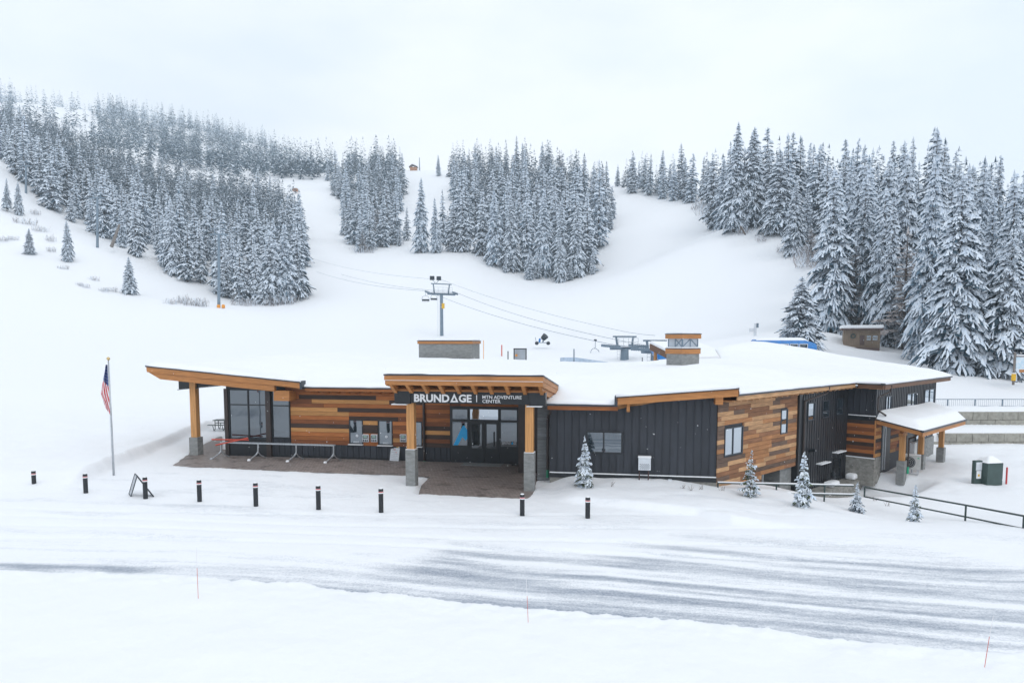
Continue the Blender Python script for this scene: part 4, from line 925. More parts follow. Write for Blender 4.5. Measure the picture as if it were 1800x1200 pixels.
# porch snow
cn = MB(); nS, nO = 34, 14
for j in range(nO + 1):
    for i in range(nS + 1):
        s = -0.02 + 8.5 * i / nS; o = 0.07 + 2.45 * j / nO; s2 = s + (2.52 - o) * 0.9 * (i / nS)
        d = min(s + 0.02, 8.48 - s, 2.52 - o); h = 0.0 + 0.42 * float(ss(0, 0.6, d)) ** 0.6 + 0.08 * (float(vnoise(s * 0.9, o * 0.9, 14)) - 0.5) * float(ss(0, 0.5, d))
        cn.v.append(tuple(FE.w(s2, 2.26 - (o - 0.08) * 0.2 + h, o)))
for j in range(nO):
    for i in range(nS): a = j * (nS + 1) + i; cn.f.append((a, a + nS + 1, a + nS + 2, a + 1)); cn.m.append(0)
cn.build('roof_snow', 'snow_smooth', LODGE, smooth=True)
def roof_hit(px, py):
    ds = np.linspace(30, 66, 900); r_ = ray(px, py); P = CAMP[None] + r_[None] * (ds / r_[1])[:, None]
    g = ROOF(P[:, 0], P[:, 1]) + 0.33; i = np.nonzero(P[:, 2] < g)[0][0]; return np.array([P[i, 0], P[i, 1], g[i]])

# --- roof box and lantern turret (stand on the lodge roof, built into it) ------------------------------------------------------
p0 = roof_hit(735, 627.5); FT = Frame(p0, -10)
hgt = FT.px(740, 599)[1]; s1 = FT.px(830, 620)[0]; zb = p0[2] - 0.9
MB().slab(FT, 0.05, s1 - 0.05, zb, hgt - 0.26, -3.2, -0.05).build('roof_box', 'form_concrete', LODGE)
bx_ = MB().slab(FT, -0.05, s1 + 0.05, hgt - 0.26, hgt - 0.03, -3.3, 0.03).build('roof_box_fascia', 'timber', LODGE)
MB().slab(FT, -0.08, s1 + 0.08, hgt - 0.028, hgt + 0.02, -3.33, 0.06).build('edge_trim', 'trim_metal', bx_)
MB().slab(FT, -0.02, s1 + 0.02, hgt + 0.022, hgt + 0.14, -3.27, -0.02).build('snow_cap', 'snow_smooth', bx_, bevel=0.05)
p0 = roof_hit(1200, 645); FT = Frame(p0, -13)
zz = lambda y: FT.px(1200, y)[1]
zb = p0[2] - 1.2; w0 = 1.05
cz_ = FT.P - FT.n * w0                                     # centre of the turret
def turret_ring(hw, z0, z1, name, mat, parent, bevel=0):
    return MB().prism([tuple((cz_ + FT.e * (hw * math.cos(a)) * 1.0 + FT.n * (hw * math.sin(a)))[:2]) + (z0,) for a in [R(3 + 90 * k) for k in range(4)]], (0, 0, z1 - z0)).build(name, mat, parent, bevel=bevel)
rr_ = w0
TB = turret_ring(rr_, zb, zz(622), 'turret_base', 'form_concrete', LODGE)
turret_ring(rr_ * 1.08, zz(622) + 0.002, zz(613.5), 'fascia', 'timber', TB)
turret_ring(rr_ * 1.10, zz(613.5) + 0.002, zz(612), 'edge_trim', 'trim_metal', TB)
turret_ring(rr_ * 1.04, zz(612) + 0.002, zz(610), 'snow_cap', 'snow_smooth', TB)
TL = turret_ring(rr_ * 0.90, zz(610) + 0.002, zz(595), 'lantern', 'turret_panel', LODGE)
turret_ring(rr_ * 1.10, zz(595) + 0.002, zz(587.5), 'fascia', 'timber', TL)
turret_ring(rr_ * 1.13, zz(587.5) + 0.002, zz(586), 'edge_trim', 'trim_metal', TL)
turret_ring(rr_ * 1.06, zz(586) + 0.002, zz(584), 'snow_cap', 'snow_smooth', TL)
za, zb2 = zz(609.5), zz(595.5)
cor = [cz_ + (FT.e * math.cos(R(3 + 90 * k)) + FT.n * math.sin(R(3 + 90 * k))) * rr_ * 0.91 for k in range(4)]
for k in range(4):
    a, b_ = cor[k], cor[(k + 1) % 4]
    A_ = lambda t, z: (a[0] + (b_[0] - a[0]) * t, a[1] + (b_[1] - a[1]) * t, z)
    for t in (0.02, 0.5, 0.98): MB().beam(A_(t, za), A_(t, zb2), 0.06, 0.06).build('mullion', 'lift_steel', TL)
    for t0, t1 in ((0.04, 0.48), (0.48, 0.04)) if k % 2 else ((0.04, 0.48), (0.96, 0.52)):
        MB().beam(A_(t0, za + 0.02), A_(t1, zb2 - 0.02), 0.05, 0.05).build('brace', 'lift_steel', TL)
# ------------------------------------------------------------------ conifers
def two_tone(name, col, rnd, snowy=0.0, sc=3.0):
    m = bpy.data.materials.new(name); m.use_nodes = True; n = m.node_tree; b = n.nodes['Principled BSDF']
    b.inputs['Roughness'].default_value = 0.8; b.inputs['Specular IOR Level'].default_value = 0.15
    oi = n.nodes.new('ShaderNodeObjectInfo'); geo = n.nodes.new('ShaderNodeNewGeometry')
    nz_ = n.nodes.new('ShaderNodeTexNoise'); nz_.inputs['Scale'].default_value = sc; nz_.inputs['Detail'].default_value = 3
    n.links.new(geo.outputs['Position'], nz_.inputs['Vector'])
    rp_ = n.nodes.new('ShaderNodeValToRGB'); rp_.color_ramp.elements[0].position = 0.35; rp_.color_ramp.elements[0].color = (*[c * 0.6 for c in col], 1)
    rp_.color_ramp.elements[1].position = 0.68; rp_.color_ramp.elements[1].color = (*[c * (1.2 + snowy) for c in col], 1)
    n.links.new(nz_.outputs['Fac'], rp_.inputs['Fac'])
    hs = n.nodes.new('ShaderNodeHueSaturation'); mr = n.nodes.new('ShaderNodeMapRange'); mr.inputs['To Min'].default_value = 1 - rnd; mr.inputs['To Max'].default_value = 1 + rnd
    n.links.new(oi.outputs['Random'], mr.inputs['Value']); n.links.new(mr.outputs[0], hs.inputs['Value']); n.links.new(rp_.outputs['Color'], hs.inputs['Color'])
    n.links.new(hs.outputs['Color'], b.inputs['Base Color']); MATS[name] = m
two_tone('needles', (0.040, 0.072, 0.098), 0.35, 0.6)
two_tone('needles_frosted', (0.13, 0.195, 0.255), 0.25, 0.5)
two_tone('needles_green', (0.075, 0.095, 0.055), 0.1, 0.3)
two_tone('larch', (0.37, 0.335, 0.325), 0.2, 0.3)
two_tone('tree_snow', (0.82, 0.86, 0.905), 0.03, 0.0)
MATS['tree_snow'].node_tree.nodes['Color Ramp'].color_ramp.elements[0].color = (0.67, 0.755, 0.86, 1); MATS['tree_snow'].node_tree.nodes['Color Ramp'].color_ramp.elements[1].color = (0.84, 0.885, 0.935, 1)
MATS['tree_snow'].node_tree.nodes['Principled BSDF'].inputs['Roughness'].default_value = 0.6

def conifer_arrays(seed, K=4, whorls=34, nbr=7, rad=0.15, snow=0.75, ragged=0.3, base=0.07, droop=0.5, pads=5, lump=0.022, power=0.8, fine=1, rime=0.14):
    """unit-height tree: needle fronds and snow pads; returns verts, faces, face material (0 needles, 1 snow)"""
    rg = np.random.RandomState(seed); V = []; F = []; M = []
    def quad(a, b, c, d, mi):
        i = len(V); V.extend((a, b, c, d)); F.append((i, i + 1, i + 2, i + 3)); M.append(mi)
    def tri(a, b, c, mi):
        i = len(V); V.extend((a, b, c)); F.append((i, i + 1, i + 2)); M.append(mi)
    up = np.array([0, 0, 1.0])
    env = 1 + ragged * (rg.rand(whorls + 1) - 0.5)
    for wv in range(whorls):
        t = base + (0.985 - base) * (wv / whorls) ** 0.92
        rad_t = rad * ((1 - t) / (1 - base)) ** power * env[wv] + 0.006
        if t < base + 0.12: rad_t *= 0.72 + 0.28 * (t - base) / 0.12
        nb = max(3, int(round(nbr * (0.45 + 0.55 * (1 - t)) + rg.rand())))
        ph = rg.rand() * 6.28
        for k in range(nb):
            az = ph + 6.2832 * k / nb + rg.uniform(-0.35, 0.35); L = rad_t * rg.uniform(1 - ragged, 1 + 0.35 * ragged)
            if rg.rand() < 0.06: L *= 0.5
            dr = np.array([math.cos(az), math.sin(az), 0]); lt = np.array([-dr[1], dr[0], 0])
            z0 = t + rg.uniform(-0.5, 0.5) * (0.9 / whorls)
            a1 = 0.28 * t + rg.uniform(-0.12, 0.10); b1 = droop * (1.15 - 0.6 * t) * rg.uniform(0.7, 1.3)
            spine = [dr * (L * q) + up * (z0 + L * (a1 * q - b1 * q * q)) for q in np.linspace(0.08, 1.0, K + 1)]
            for j in range(K):
                p, q = spine[j], spine[j + 1]; f = (j + 0.5) / K
                wd = L * 0.46 * (1.05 - f) ** 0.7 * (0.55 + 0.9 * min(1, f * 2.2)) * rg.uniform(0.75, 1.2)
                fw = (q - p)
                for sg, ff in [(g_, f_) for g_ in (-1, 1) for f_ in range(fine)]:
                    if fine > 1:
                        a_, b_ = ff / fine, (ff + 0.9) / fine; p = spine[j] + (spine[j + 1] - spine[j]) * a_; q = spine[j] + (spine[j + 1] - spine[j]) * b_; wd = L * 0.40 * (1.05 - f) ** 0.7 * (0.5 + 0.9 * min(1, f * 2.2)) * rg.uniform(0.5, 1.3)
                    dz = -wd * rg.uniform(0.35, 0.75)
                    tip = p + fw * rg.uniform(0.7, 1.4) + lt * (sg * wd) + up * dz
                    tip2 = p + fw * rg.uniform(1.3, 1.9) + lt * (sg * wd * 0.62) + up * dz * 0.55
                    mm = 1 if rg.rand() < rime else 0
                    if sg > 0: quad(p, tip, tip2, q, mm)
                    else: quad(p, q, tip2, tip, mm)
                    if rg.rand() < snow:
                        e = lump * rg.uniform(0.6, 1.4) * (0.5 + 0.5 * (1 - t)); s = rg.uniform(0.62, 0.95)
                        c = (p + q + tip + tip2) / 4; crn = [c + (x - c) * s + up * (0.12 * e) for x in (p, tip, tip2, q)]
                        if pads == 5:
                            top = c + up * e; i = len(V); V.extend(crn + [top])
                            ring = (0, 1, 2, 3) if sg > 0 else (3, 2, 1, 0)
                            for x in range(4): F.append((i + ring[x], i + ring[(x + 1) % 4], i + 4)); M.append(1)
                        else:
                            crn = [x + up * e * 0.3 for x in crn]
                            if sg > 0: quad(*crn, 1)
                            else: quad(crn[0], crn[3], crn[2], crn[1], 1)
                p, q = spine[j], spine[j + 1]; hg = L * 0.22 * rg.uniform(0.5, 1.2); mid = (p + q) / 2
                tri(p, q, mid - up * hg + lt * rg.uniform(-0.3, 0.3) * hg, 1 if rg.rand() < rime else 0)
            # snow on the spine, lumpy
            if pads == 5 and rg.rand() < snow:
                for j in range(K):
                    p, q = spine[j], spine[j + 1]; ww = L * 0.085 * rg.uniform(0.6, 1.3); e = lump * rg.uniform(0.5, 1.2)
                    quad(p - lt * ww, q - lt * ww * 0.8, q + up * e, p + up * e, 1); quad(p + up * e, q + up * e, q + lt * ww * 0.8, p + lt * ww, 1)
    # leader
    for k in range(4):
        a = k * 1.57; d = np.array([math.cos(a), math.sin(a), 0]) * 0.012; tri(np.array([0, 0, 1.0]), np.array([0, 0, 0.93]) + d, np.array([0, 0, 0.93]) - d * 0.2 + np.array([-d[1], d[0], 0]), k % 2)
    return np.array(V), F, np.array(M)
def crown_mesh(arr, mats, name='crown'):
    V, F, M = arr; me = bpy.data.meshes.new(name); me.from_pydata(V.tolist(), [], F)
    for q in mats: me.materials.append(MATS[q])
    me.polygons.foreach_set('material_index', M.astype(np.int32)); me.update(); return me
def trunk_mesh(r=0.0125):
    mb = MB().tube((0, 0, -0.04), (0, 0, 0.5), r, r * 0.62, 7, cap=False).tube((0, 0, 0.5), (0, 0, 0.985), r * 0.62, r * 0.06, 7)
    me = bpy.data.meshes.new('trunk'); me.from_pydata(mb.v, [], mb.f); me.materials.append(MATS['bark']); return me
HI = []          # high detail crowns, by look
for sd_, kw, mt in [(1, dict(rad=0.155, snow=0.82), 'needles'), (2, dict(rad=0.135, snow=0.72, ragged=0.42), 'needles'), (3, dict(rad=0.17, snow=0.85, droop=0.62), 'needles'),
                    (4, dict(rad=0.125, snow=0.6, ragged=0.5, base=0.16), 'needles'), (5, dict(rad=0.15, snow=0.75, whorls=38), 'needles_frosted'), (6, dict(rad=0.12, snow=0.66, ragged=0.4), 'needles_frosted'), (7, dict(rad=0.185, snow=0.85, droop=0.66, ragged=0.38), 'needles')]:
    HI.append(crown_mesh(conifer_arrays(sd_, **{**dict(whorls=44, nbr=8, K=4, fine=2, lump=0.016, droop=0.68), **kw}), [mt, 'tree_snow']))
MID = []
for sd_, kw, mt in [(11, dict(rad=0.145, snow=0.74), 'needles'), (12, dict(rad=0.125, snow=0.64, ragged=0.4), 'needles'), (13, dict(rad=0.155, snow=0.74), 'needles'), (14, dict(rad=0.12, snow=0.62, ragged=0.45), 'needles_frosted'), (15, dict(rad=0.135, snow=0.7), 'needles_frosted')]:
    MID.append(crown_mesh(conifer_arrays(sd_, K=3, whorls=24, nbr=6, **kw, pads=5), [mt, 'tree_snow']))
LOWA = [conifer_arrays(21 + i, K=2, whorls=15, nbr=5, rad=r_, snow=0.62, pads=4, lump=0.03, ragged=0.4) for i, r_ in enumerate((0.135, 0.115, 0.15))]
FARA = [conifer_arrays(31 + i, K=1, whorls=13, nbr=4, rad=r_, snow=0.36, pads=4, lump=0.03, ragged=0.4) for i, r_ in enumerate((0.115, 0.10, 0.125))]
TRUNK = trunk_mesh()

# --- where the trees stand: (x, y, z, height, wood)
trees = []
rt = np.random.RandomState(77)
def far_enough(x, y, lst, dmin):
    if not lst: return True
    a = np.array(lst); return ((a[:, 0] - x) ** 2 + (a[:, 1] - y) ** 2).min() > dmin * dmin
def scatter(wood, n, sample, dmin, hmin, hmax, gap=None):
    loc = []; cand = []
    for _ in range(n):
        q = sample()
        if q is not None: cand.append(q)
    cand = np.array(cand); zs = ground_z(cand[:, 0], cand[:, 1])
    cell = {}
    for (x, y), z in zip(cand, zs):
        if gap is not None and gap(x, y, z): continue
        kx, ky = int(x // dmin), int(y // dmin); ok = True
        for ax in (kx - 1, kx, kx + 1):
            for ay in (ky - 1, ky, ky + 1):
                for (u_, v_) in cell.get((ax, ay), ()):
                    if (u_ - x) ** 2 + (v_ - y) ** 2 < dmin * dmin: ok = False
        if not ok: continue
        cell.setdefault((kx, ky), []).append((x, y)); h = rt.uniform(hmin, hmax) * (rt.uniform(0.35, 0.8) if rt.rand() < 0.28 else 1.0); trees.append([x, y, z, h, wood])
def sect(p0, p1, dmin_pts, dmax_pts):
    """random point in the sector between image columns p0..p1, distances interpolated over the column"""
    def f():
        px = rt.uniform(p0, p1); a = np.interp(px, *zip(*dmin_pts)); b_ = np.interp(px, *zip(*dmax_pts)); d = math.sqrt(rt.uniform(a * a, b_ * b_))
        return ((px - 900) / FOC * d, d)
    return f
def pip(pts, x, y):
    c = False; n_ = len(pts); j = n_ - 1
    for i in range(n_):
        if (pts[i][1] > y) != (pts[j][1] > y) and x < (pts[j][0] - pts[i][0]) * (y - pts[i][1]) / (pts[j][1] - pts[i][1]) + pts[i][0]: c = not c
        j = i
    return c
def poly_base(pts):
    pts = np.array(pts, float); x0, y0 = pts.min(0); x1, y1 = pts.max(0)
    def f():
        for _ in range(50):
            x, y = rt.uniform(x0, x1), rt.uniform(y0, y1)
            if pip(pts, x, y): break
        q = hit_cache(x, y); return None if q is None else (q[0], q[1])
    return f
# visible ground looked up once on a grid of image positions
_gx = np.arange(440, 1520, 8.0); _gy = np.arange(255, 620, 6.0); _ds = np.geomspace(70, 620, 420)
_P = {}
_DX = np.zeros((len(_gy), len(_gx)))
for iy, py in enumerate(_gy):
    r0 = ray(900, py); z = CAMH + r0[2] / r0[1] * _ds
    X = ((_gx[:, None] - 900) / FOC) / r0[1] * _ds[None]; Y = np.broadcast_to(_ds[None], X.shape)
    g = MACRO(X, Y); bl_ = z[None] < g
    _DX[iy] = np.where(bl_.any(1), _ds[np.argmax(bl_, 1)], np.nan)
def hit_cache(px, py):
    ix = (px - _gx[0]) / 8.0; iy = (py - _gy[0]) / 6.0
    a = int(np.clip(ix, 0, len(_gx) - 2)); b_ = int(np.clip(iy, 0, len(_gy) - 2)); fx, fy = ix - a, iy - b_
    d = (_DX[b_, a] * (1 - fx) + _DX[b_, a + 1] * fx) * (1 - fy) + (_DX[b_ + 1, a] * (1 - fx) + _DX[b_ + 1, a + 1] * fx) * fy
    if not np.isfinite(d): return None
    return WP(px, py, d)
# left wood
scatter('left', 3200, sect(-60, 538, [(-60, 285), (0, 268), (45, 250), (170, 222), (230, 205), (300, 196), (380, 190), (538, 196)], [(-60, 450), (150, 455), (300, 460), (420, 445), (500, 400), (538, 330)]), 4.6, 15, 22)
# wood between the two runs
scatter('spur', 420, poly_base([(572, 322), (620, 398), (622, 436), (632, 440), (690, 416), (712, 345), (708, 303), (590, 303)]), 5.2, 17, 27)
scatter('spur', 90, sect(590, 708, [(590, 545), (708, 545)], [(590, 570), (708, 570)]), 6, 18, 25)
# middle wood
scatter('middle', 800, poly_base([(778, 432), (838, 416), (850, 438), (880, 462), (905, 468), (930, 460), (975, 478), (1030, 462), (1058, 405), (1068, 350), (1060, 312), (790, 306), (800, 380)]), 5.6, 19, 30)
scatter('middle', 160, sect(795, 1070, [(795, 520), (950, 445), (1070, 380)], [(795, 545), (950, 470), (1070, 405)]), 6, 18, 26)
def stand(px, by, ty, d, wood):
    p = WP(px, by, d); z = float(ground_z(p[0], p[1])[0]); trees.append([p[0], p[1], z, WP(px, ty, d)[2] - z, wood])
for q in ((848, 440, 322, 262), (872, 464, 332, 250), (900, 470, 340, 246), (925, 462, 345, 248), (955, 470, 330, 245), (985, 474, 345, 243), (1012, 470, 352, 241), (1034, 462, 345, 244), (1052, 425, 300, 268), (1062, 395, 275, 290), (815, 430, 330, 270), (795, 434, 352, 271)): stand(*q, 'middle')
for q in ((632, 440, 372, 279), (650, 432, 360, 283), (672, 424, 345, 290), (694, 414, 335, 298), (618, 415, 345, 300)): stand(*q, 'spur')
for q in ((524, 521, 395, 194), (502, 526, 392, 191), (478, 529, 405, 190), (452, 531, 420, 189), (425, 533, 418, 188), (398, 530, 430, 190), (330, 503, 380, 196), (300, 488, 350, 200)): stand(*q, 'left')
for q in ((640, 444, 418, 276), (702, 420, 392, 292), (714, 396, 362, 315), (604, 390, 345, 325), (836, 434, 398, 266), (858, 456, 418, 254), (888, 477, 446, 243), (944, 480, 440, 240), (1002, 485, 452, 237), (1042, 470, 428, 240), (1072, 402, 356, 285), (1076, 374, 326, 305), (772, 438, 405, 268)): stand(*q, 'middle' if q[0] > 730 else 'spur')
# crest and right-hand tree line
scatter('crest', 240, sect(1078, 1250, [(1078, 350), (1150, 333), (1250, 282)], [(1078, 385), (1150, 365), (1250, 330)]), 5.0, 16, 25)
scatter('crest', 420, sect(1248, 1445, [(1248, 245), (1290, 205), (1350, 190), (1445, 160)], [(1248, 290), (1290, 270), (1445, 250)]), 5.0, 20, 30)
# right wood
scatter('right', 1300, sect(1448, 1930, [(1448, 110), (1500, 104), (1560, 100), (1620, 84), (1680, 78), (1800, 74), (1930, 72)], [(1448, 210), (1930, 190)]), 3.5, 14, 28)
# unseen trees added behind the camera to enrich the window reflections
bh = []
for _ in range(60):
    a_ = rt.uniform(-1.2, 1.2); d_ = rt.uniform(70, 120); bh.append([d_ * math.sin(a_), -d_ * math.cos(a_), 0.1, rt.uniform(14, 22), 'behind'])
# singles: base pixel, top pixel row, distance, crown look
single = []
def one(px, by, ty, d, look, label, wide=1.0, cat='tree'):
    p = WP(px, by, d); p[2] = float(ground_z(p[0], p[1])); top = WP(px, ty, d)[2]; single.append((p[0], p[1], p[2], top - p[2], look, label, wide))
one(228, 514, 450, 168, 2, 'lone small snowy conifer low on the open left hillside', 1.25)
one(120, 456, 385, 185, 0, 'small snowy conifer on the left hillside beside a taller pair of lift poles')
one(52, 444, 400, 185, 2, 'smallest stubby conifer at the far left of the open hillside', 1.3)
one(32, 366, 318, 215, 0, 'right one of two young conifers at the left picture edge')
one(12, 366, 312, 214, 3, 'left one of two young conifers at the left picture edge')
one(740, 441, 310, 270, 5, 'tall narrow conifer alone on the run left of the middle wood')
one(766, 437, 346, 268, 5, 'slim conifer just right of the tall narrow one on the run', 0.9)
one(771, 299, 272, 500, 5, 'single small conifer on the skyline between the two woods', 1.1)
one(985, 488, 415, 236, 0, 'small bright snowy conifer standing in front of the middle wood', 1.15)
one(930, 480, 436, 238, 5, 'pale frosted little tree in front of the middle wood', 1.4)
one(1405, 612, 483, 88, 6, 'broad snow-laden conifer beside the blue lift station', 1.75)
one(1290, 402, 212, 200, 1, 'tall ragged-topped conifer at the left end of the right tree line')
one(1640, 600, 218, 110, 3, 'tallest conifer with bare ragged top rising over the right wood', 0.9)
one(1680, 655, 296, 76, 2, 'huge snow-laden conifer at the front of the right wood')
one(1395, 432, 318, 168, 0, 'full snowy conifer at the lower edge of the right tree line', 1.2)
one(1760, 655, 395, 74, 6, 'broad snowy conifer near the map board at the right', 1.0)
one(740 + 1000, 647, 612, 73, 6, 'little snow-heaped conifer at the foot of the right wood', 1.7)

CAPS = dict(right=([1440, 1500, 1560, 1640, 1700, 1800, 1930], [240, 246, 240, 236, 272, 296, 300]), crest=([1075, 1150, 1200, 1245, 1275, 1340, 1400, 1445], [262, 268, 250, 268, 218, 220, 236, 250]), middle=([780, 815, 880, 950, 1000, 1060], [262, 236, 232, 246, 256, 268]), spur=([570, 600, 640, 665, 690, 715], [292, 262, 244, 234, 240, 275]))
for q in trees:
    if q[4] in CAPS:
        px_ = 900 + FOC * q[0] / q[1]; cap = np.interp(px_, *CAPS[q[4]]) + (rt.uniform(-4, 44) if rt.rand() < 0.8 else rt.uniform(-16, 5)); zt_ = WP(px_, cap, q[1])[2]
        q[3] = min(q[3], zt_ - q[2])
trees = [q for q in trees if q[3] > 6]
# --- which trees show most: paint cone silhouettes front to back on a coarse picture
allt = sorted(trees, key=lambda q: q[1])
buf = np.zeros((400, 600), bool)
vis = []
for q in allt:
    x, y, z, h, wd_ = q; bx_, by_2 = proj(np.array([x, y, z])); tx, ty = proj(np.array([x, y, z + h])); c = 0
    half = 0.13 * h * FOC / y / 3; y0, y1 = ty / 3, by_2 / 3
    for row in range(max(0, int(y0)), min(399, int(y1)) + 1):
        f_ = (row - y0) / max(1e-3, y1 - y0); a = int(max(0, bx_ / 3 - half * f_)); b_ = int(min(599, bx_ / 3 + half * f_))
        if b_ >= a: seg = buf[row, a:b_ + 1]; c += int((~seg).sum()); seg[:] = True
    vis.append(c)
vis = np.array(vis); order_ = np.argsort(-vis)
N_IND = 275
chosen = set(order_[:N_IND].tolist())
LBL = dict(left='snowy conifer in the dense wood on the left slope', spur='snowy conifer in the wood between the two white ski runs, left of centre', middle='snowy conifer in the wood in the middle of the slope', crest='snowy conifer in the tree line along the top and right of the wide run', right='snow-laden conifer in the near wood behind the brown hut at right')
NAMEW = dict(left='left wood', spur='wood between the runs', middle='middle wood', crest='right tree line', right='near right wood')
GRP = dict(left='conifers of the left wood', spur='conifers between the runs', middle='conifers of the middle wood', crest='conifers of the right tree line', right='conifers of the right wood')
_pj = {}
for wd_ in LBL:
    idx_ = [i for i in chosen if allt[i][4] == wd_]
    if not idx_: continue
    bp_ = np.array([proj(np.array(allt[i][:3])) for i in idx_]); hp_ = np.array([allt[i][3] * FOC / allt[i][1] for i in idx_])
    xq = np.quantile(bp_[:, 0], [0.2, 0.4, 0.6, 0.8]); yq = np.quantile(bp_[:, 1], [0.4, 0.75]); hq = np.quantile(hp_, [0.33, 0.67])
    for i, (bx_, by_3), hh_ in zip(idx_, bp_, hp_):
        side = ('far left part', 'left part', 'middle part', 'right part', 'far right part')[int(np.searchsorted(xq, bx_))]; row = ('back rows', 'inner rows', 'front edge')[int(np.searchsorted(yq, by_3))]; sz = ('small', 'medium', 'large')[int(np.searchsorted(hq, hh_))]
        _pj[i] = f'{sz} snowy conifer, {row}, {side} of the {NAMEW[wd_]}'
def plant(x, y, z, h, mesh, label, group, wide=1.0, rotz=0.0):
    t = thing('conifer_tree', (x, y, z - 0.1), label, 'tree', group, rotz); t.rotation_euler[0] = rt.uniform(-0.03, 0.03); t.rotation_euler[1] = rt.uniform(-0.03, 0.03); t.scale = (h * wide, h * wide, h)
    for nm, me_ in (('trunk', TRUNK), ('crown', mesh)):
        c = bpy.data.objects.new(nm, me_); COL.objects.link(c); c.parent = t
    return t
rest = []
for i, q in enumerate(allt):
    x, y, z, h, wd_ = q
    if i in chosen:
        lo = HI if vis[i] > 260 or y < 140 else MID
        k = rt.randint(len(lo)); plant(x, y, z, h, lo[k], _pj[i], GRP[wd_], rt.uniform(0.72, 1.05) if wd_ == 'right' else rt.uniform(0.9, 1.35), rt.uniform(0, 6.28))
    elif vis[i] > 0 or rt.rand() < 0.25: rest.append((x, y, z, h))
for x, y, z, h, look, label, wide in single: plant(x, y, z, h, HI[look], label, None, wide, rt.uniform(0, 6.28))
def merged(name, items, arrs, mats, label, cat, pick=None):
    Vs, Fi, Ls, Ms = [], [], [], []; off = 0
    proto = []
    for V, F, M in arrs:
        ls = np.array([len(f) for f in F]); proto.append((V, np.concatenate([np.array(f) for f in F]), ls, M))
    for i, (x, y, z, h) in enumerate(items):
        V, idx, ls, M = proto[i % len(proto) if pick is None else pick(x, y, z)]; a = rt.uniform(0, 6.28); ca, sa = math.cos(a) * h, math.sin(a) * h; wdt = rt.uniform(0.95, 1.35)
        W = np.empty_like(V); W[:, 0] = x + (V[:, 0] * ca - V[:, 1] * sa) * wdt; W[:, 1] = y + (V[:, 0] * sa + V[:, 1] * ca) * wdt; W[:, 2] = z - 0.2 + V[:, 2] * h
        Vs.append(W); Fi.append(idx + off); Ls.append(ls); Ms.append(M); off += len(V)
    V = np.vstack(Vs); idx = np.concatenate(Fi); ls = np.concatenate(Ls); M = np.concatenate(Ms)
    me_ = bpy.data.meshes.new(name); me_.vertices.add(len(V)); me_.vertices.foreach_set('co', V.ravel()); me_.loops.add(len(idx)); me_.loops.foreach_set('vertex_index', idx.astype(np.int32))
    me_.polygons.add(len(ls)); me_.polygons.foreach_set('loop_start', np.concatenate([[0], np.cumsum(ls)[:-1]]).astype(np.int32)); me_.polygons.foreach_set('material_index', M.astype(np.int32))
    for q in mats: me_.materials.append(MATS[q])
    me_.update(calc_edges=True); o = bpy.data.objects.new(name, me_); COL.objects.link(o); return tag(o, label, cat, kind='stuff')
merged('conifer_wood', rest + [tuple(q[:4]) for q in bh], LOWA, ['needles', 'tree_snow'], 'mass of snowy conifers filling the woods on the slopes, with unseen ones added behind the camera', 'woodland')
# far mountainside
far = []
def mtn():
    px = rt.uniform(-80, 700); d = math.sqrt(rt.uniform(500 ** 2, 1010 ** 2)); return ((px - 900) / FOC * d, d)
n0 = len(trees)
def mgap(x, y, z):
    px, py = proj(np.array([x, y, z]))
    g = float(fbm(x * 0.013, y * 0.013, 201, 3))
    if g < 0.425 + 0.03 * ss(200, 280, z): return rt.rand() < 0.95
    if 100 < px < 175 and py < 250 + (px - 100) * 0.6 and abs(px - (135 + (py - 200) * 0.35)) < 30: return True
    if 470 < px < 610 and abs(py - (258 + (px - 500) * 0.48)) < 17: return True
    return False
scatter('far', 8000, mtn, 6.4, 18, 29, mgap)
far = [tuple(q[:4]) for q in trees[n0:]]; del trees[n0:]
FARA += [conifer_arrays(41 + i, K=1, whorls=13, nbr=4, rad=r_, snow=0.6, pads=4, lump=0.03, ragged=0.4, rime=0.5) for i, r_ in enumerate((0.12, 0.10, 0.13))]   # whiter trees near the summit: the cloud fade put into their colour
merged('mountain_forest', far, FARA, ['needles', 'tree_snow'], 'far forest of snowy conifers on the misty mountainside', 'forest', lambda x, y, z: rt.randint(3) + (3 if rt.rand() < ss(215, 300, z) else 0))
print('TREES', len(allt), 'rest', len(rest), 'far', len(far), 'tri', [sum(len(f) - 2 for f in a[1]) for a in (LOWA[0], FARA[0])], len(HI[0].polygons))
# ------------------------------------------------------------------ things around the lodge
def gz(x, y): return float(ground_z(np.array([x]), np.array([y]))[0])
def on_ground(px, py, z0=0.0):
    p = G(px, py, z0)
    for _ in range(4): p = G(px, py, gz(p[0], p[1]))
    return p
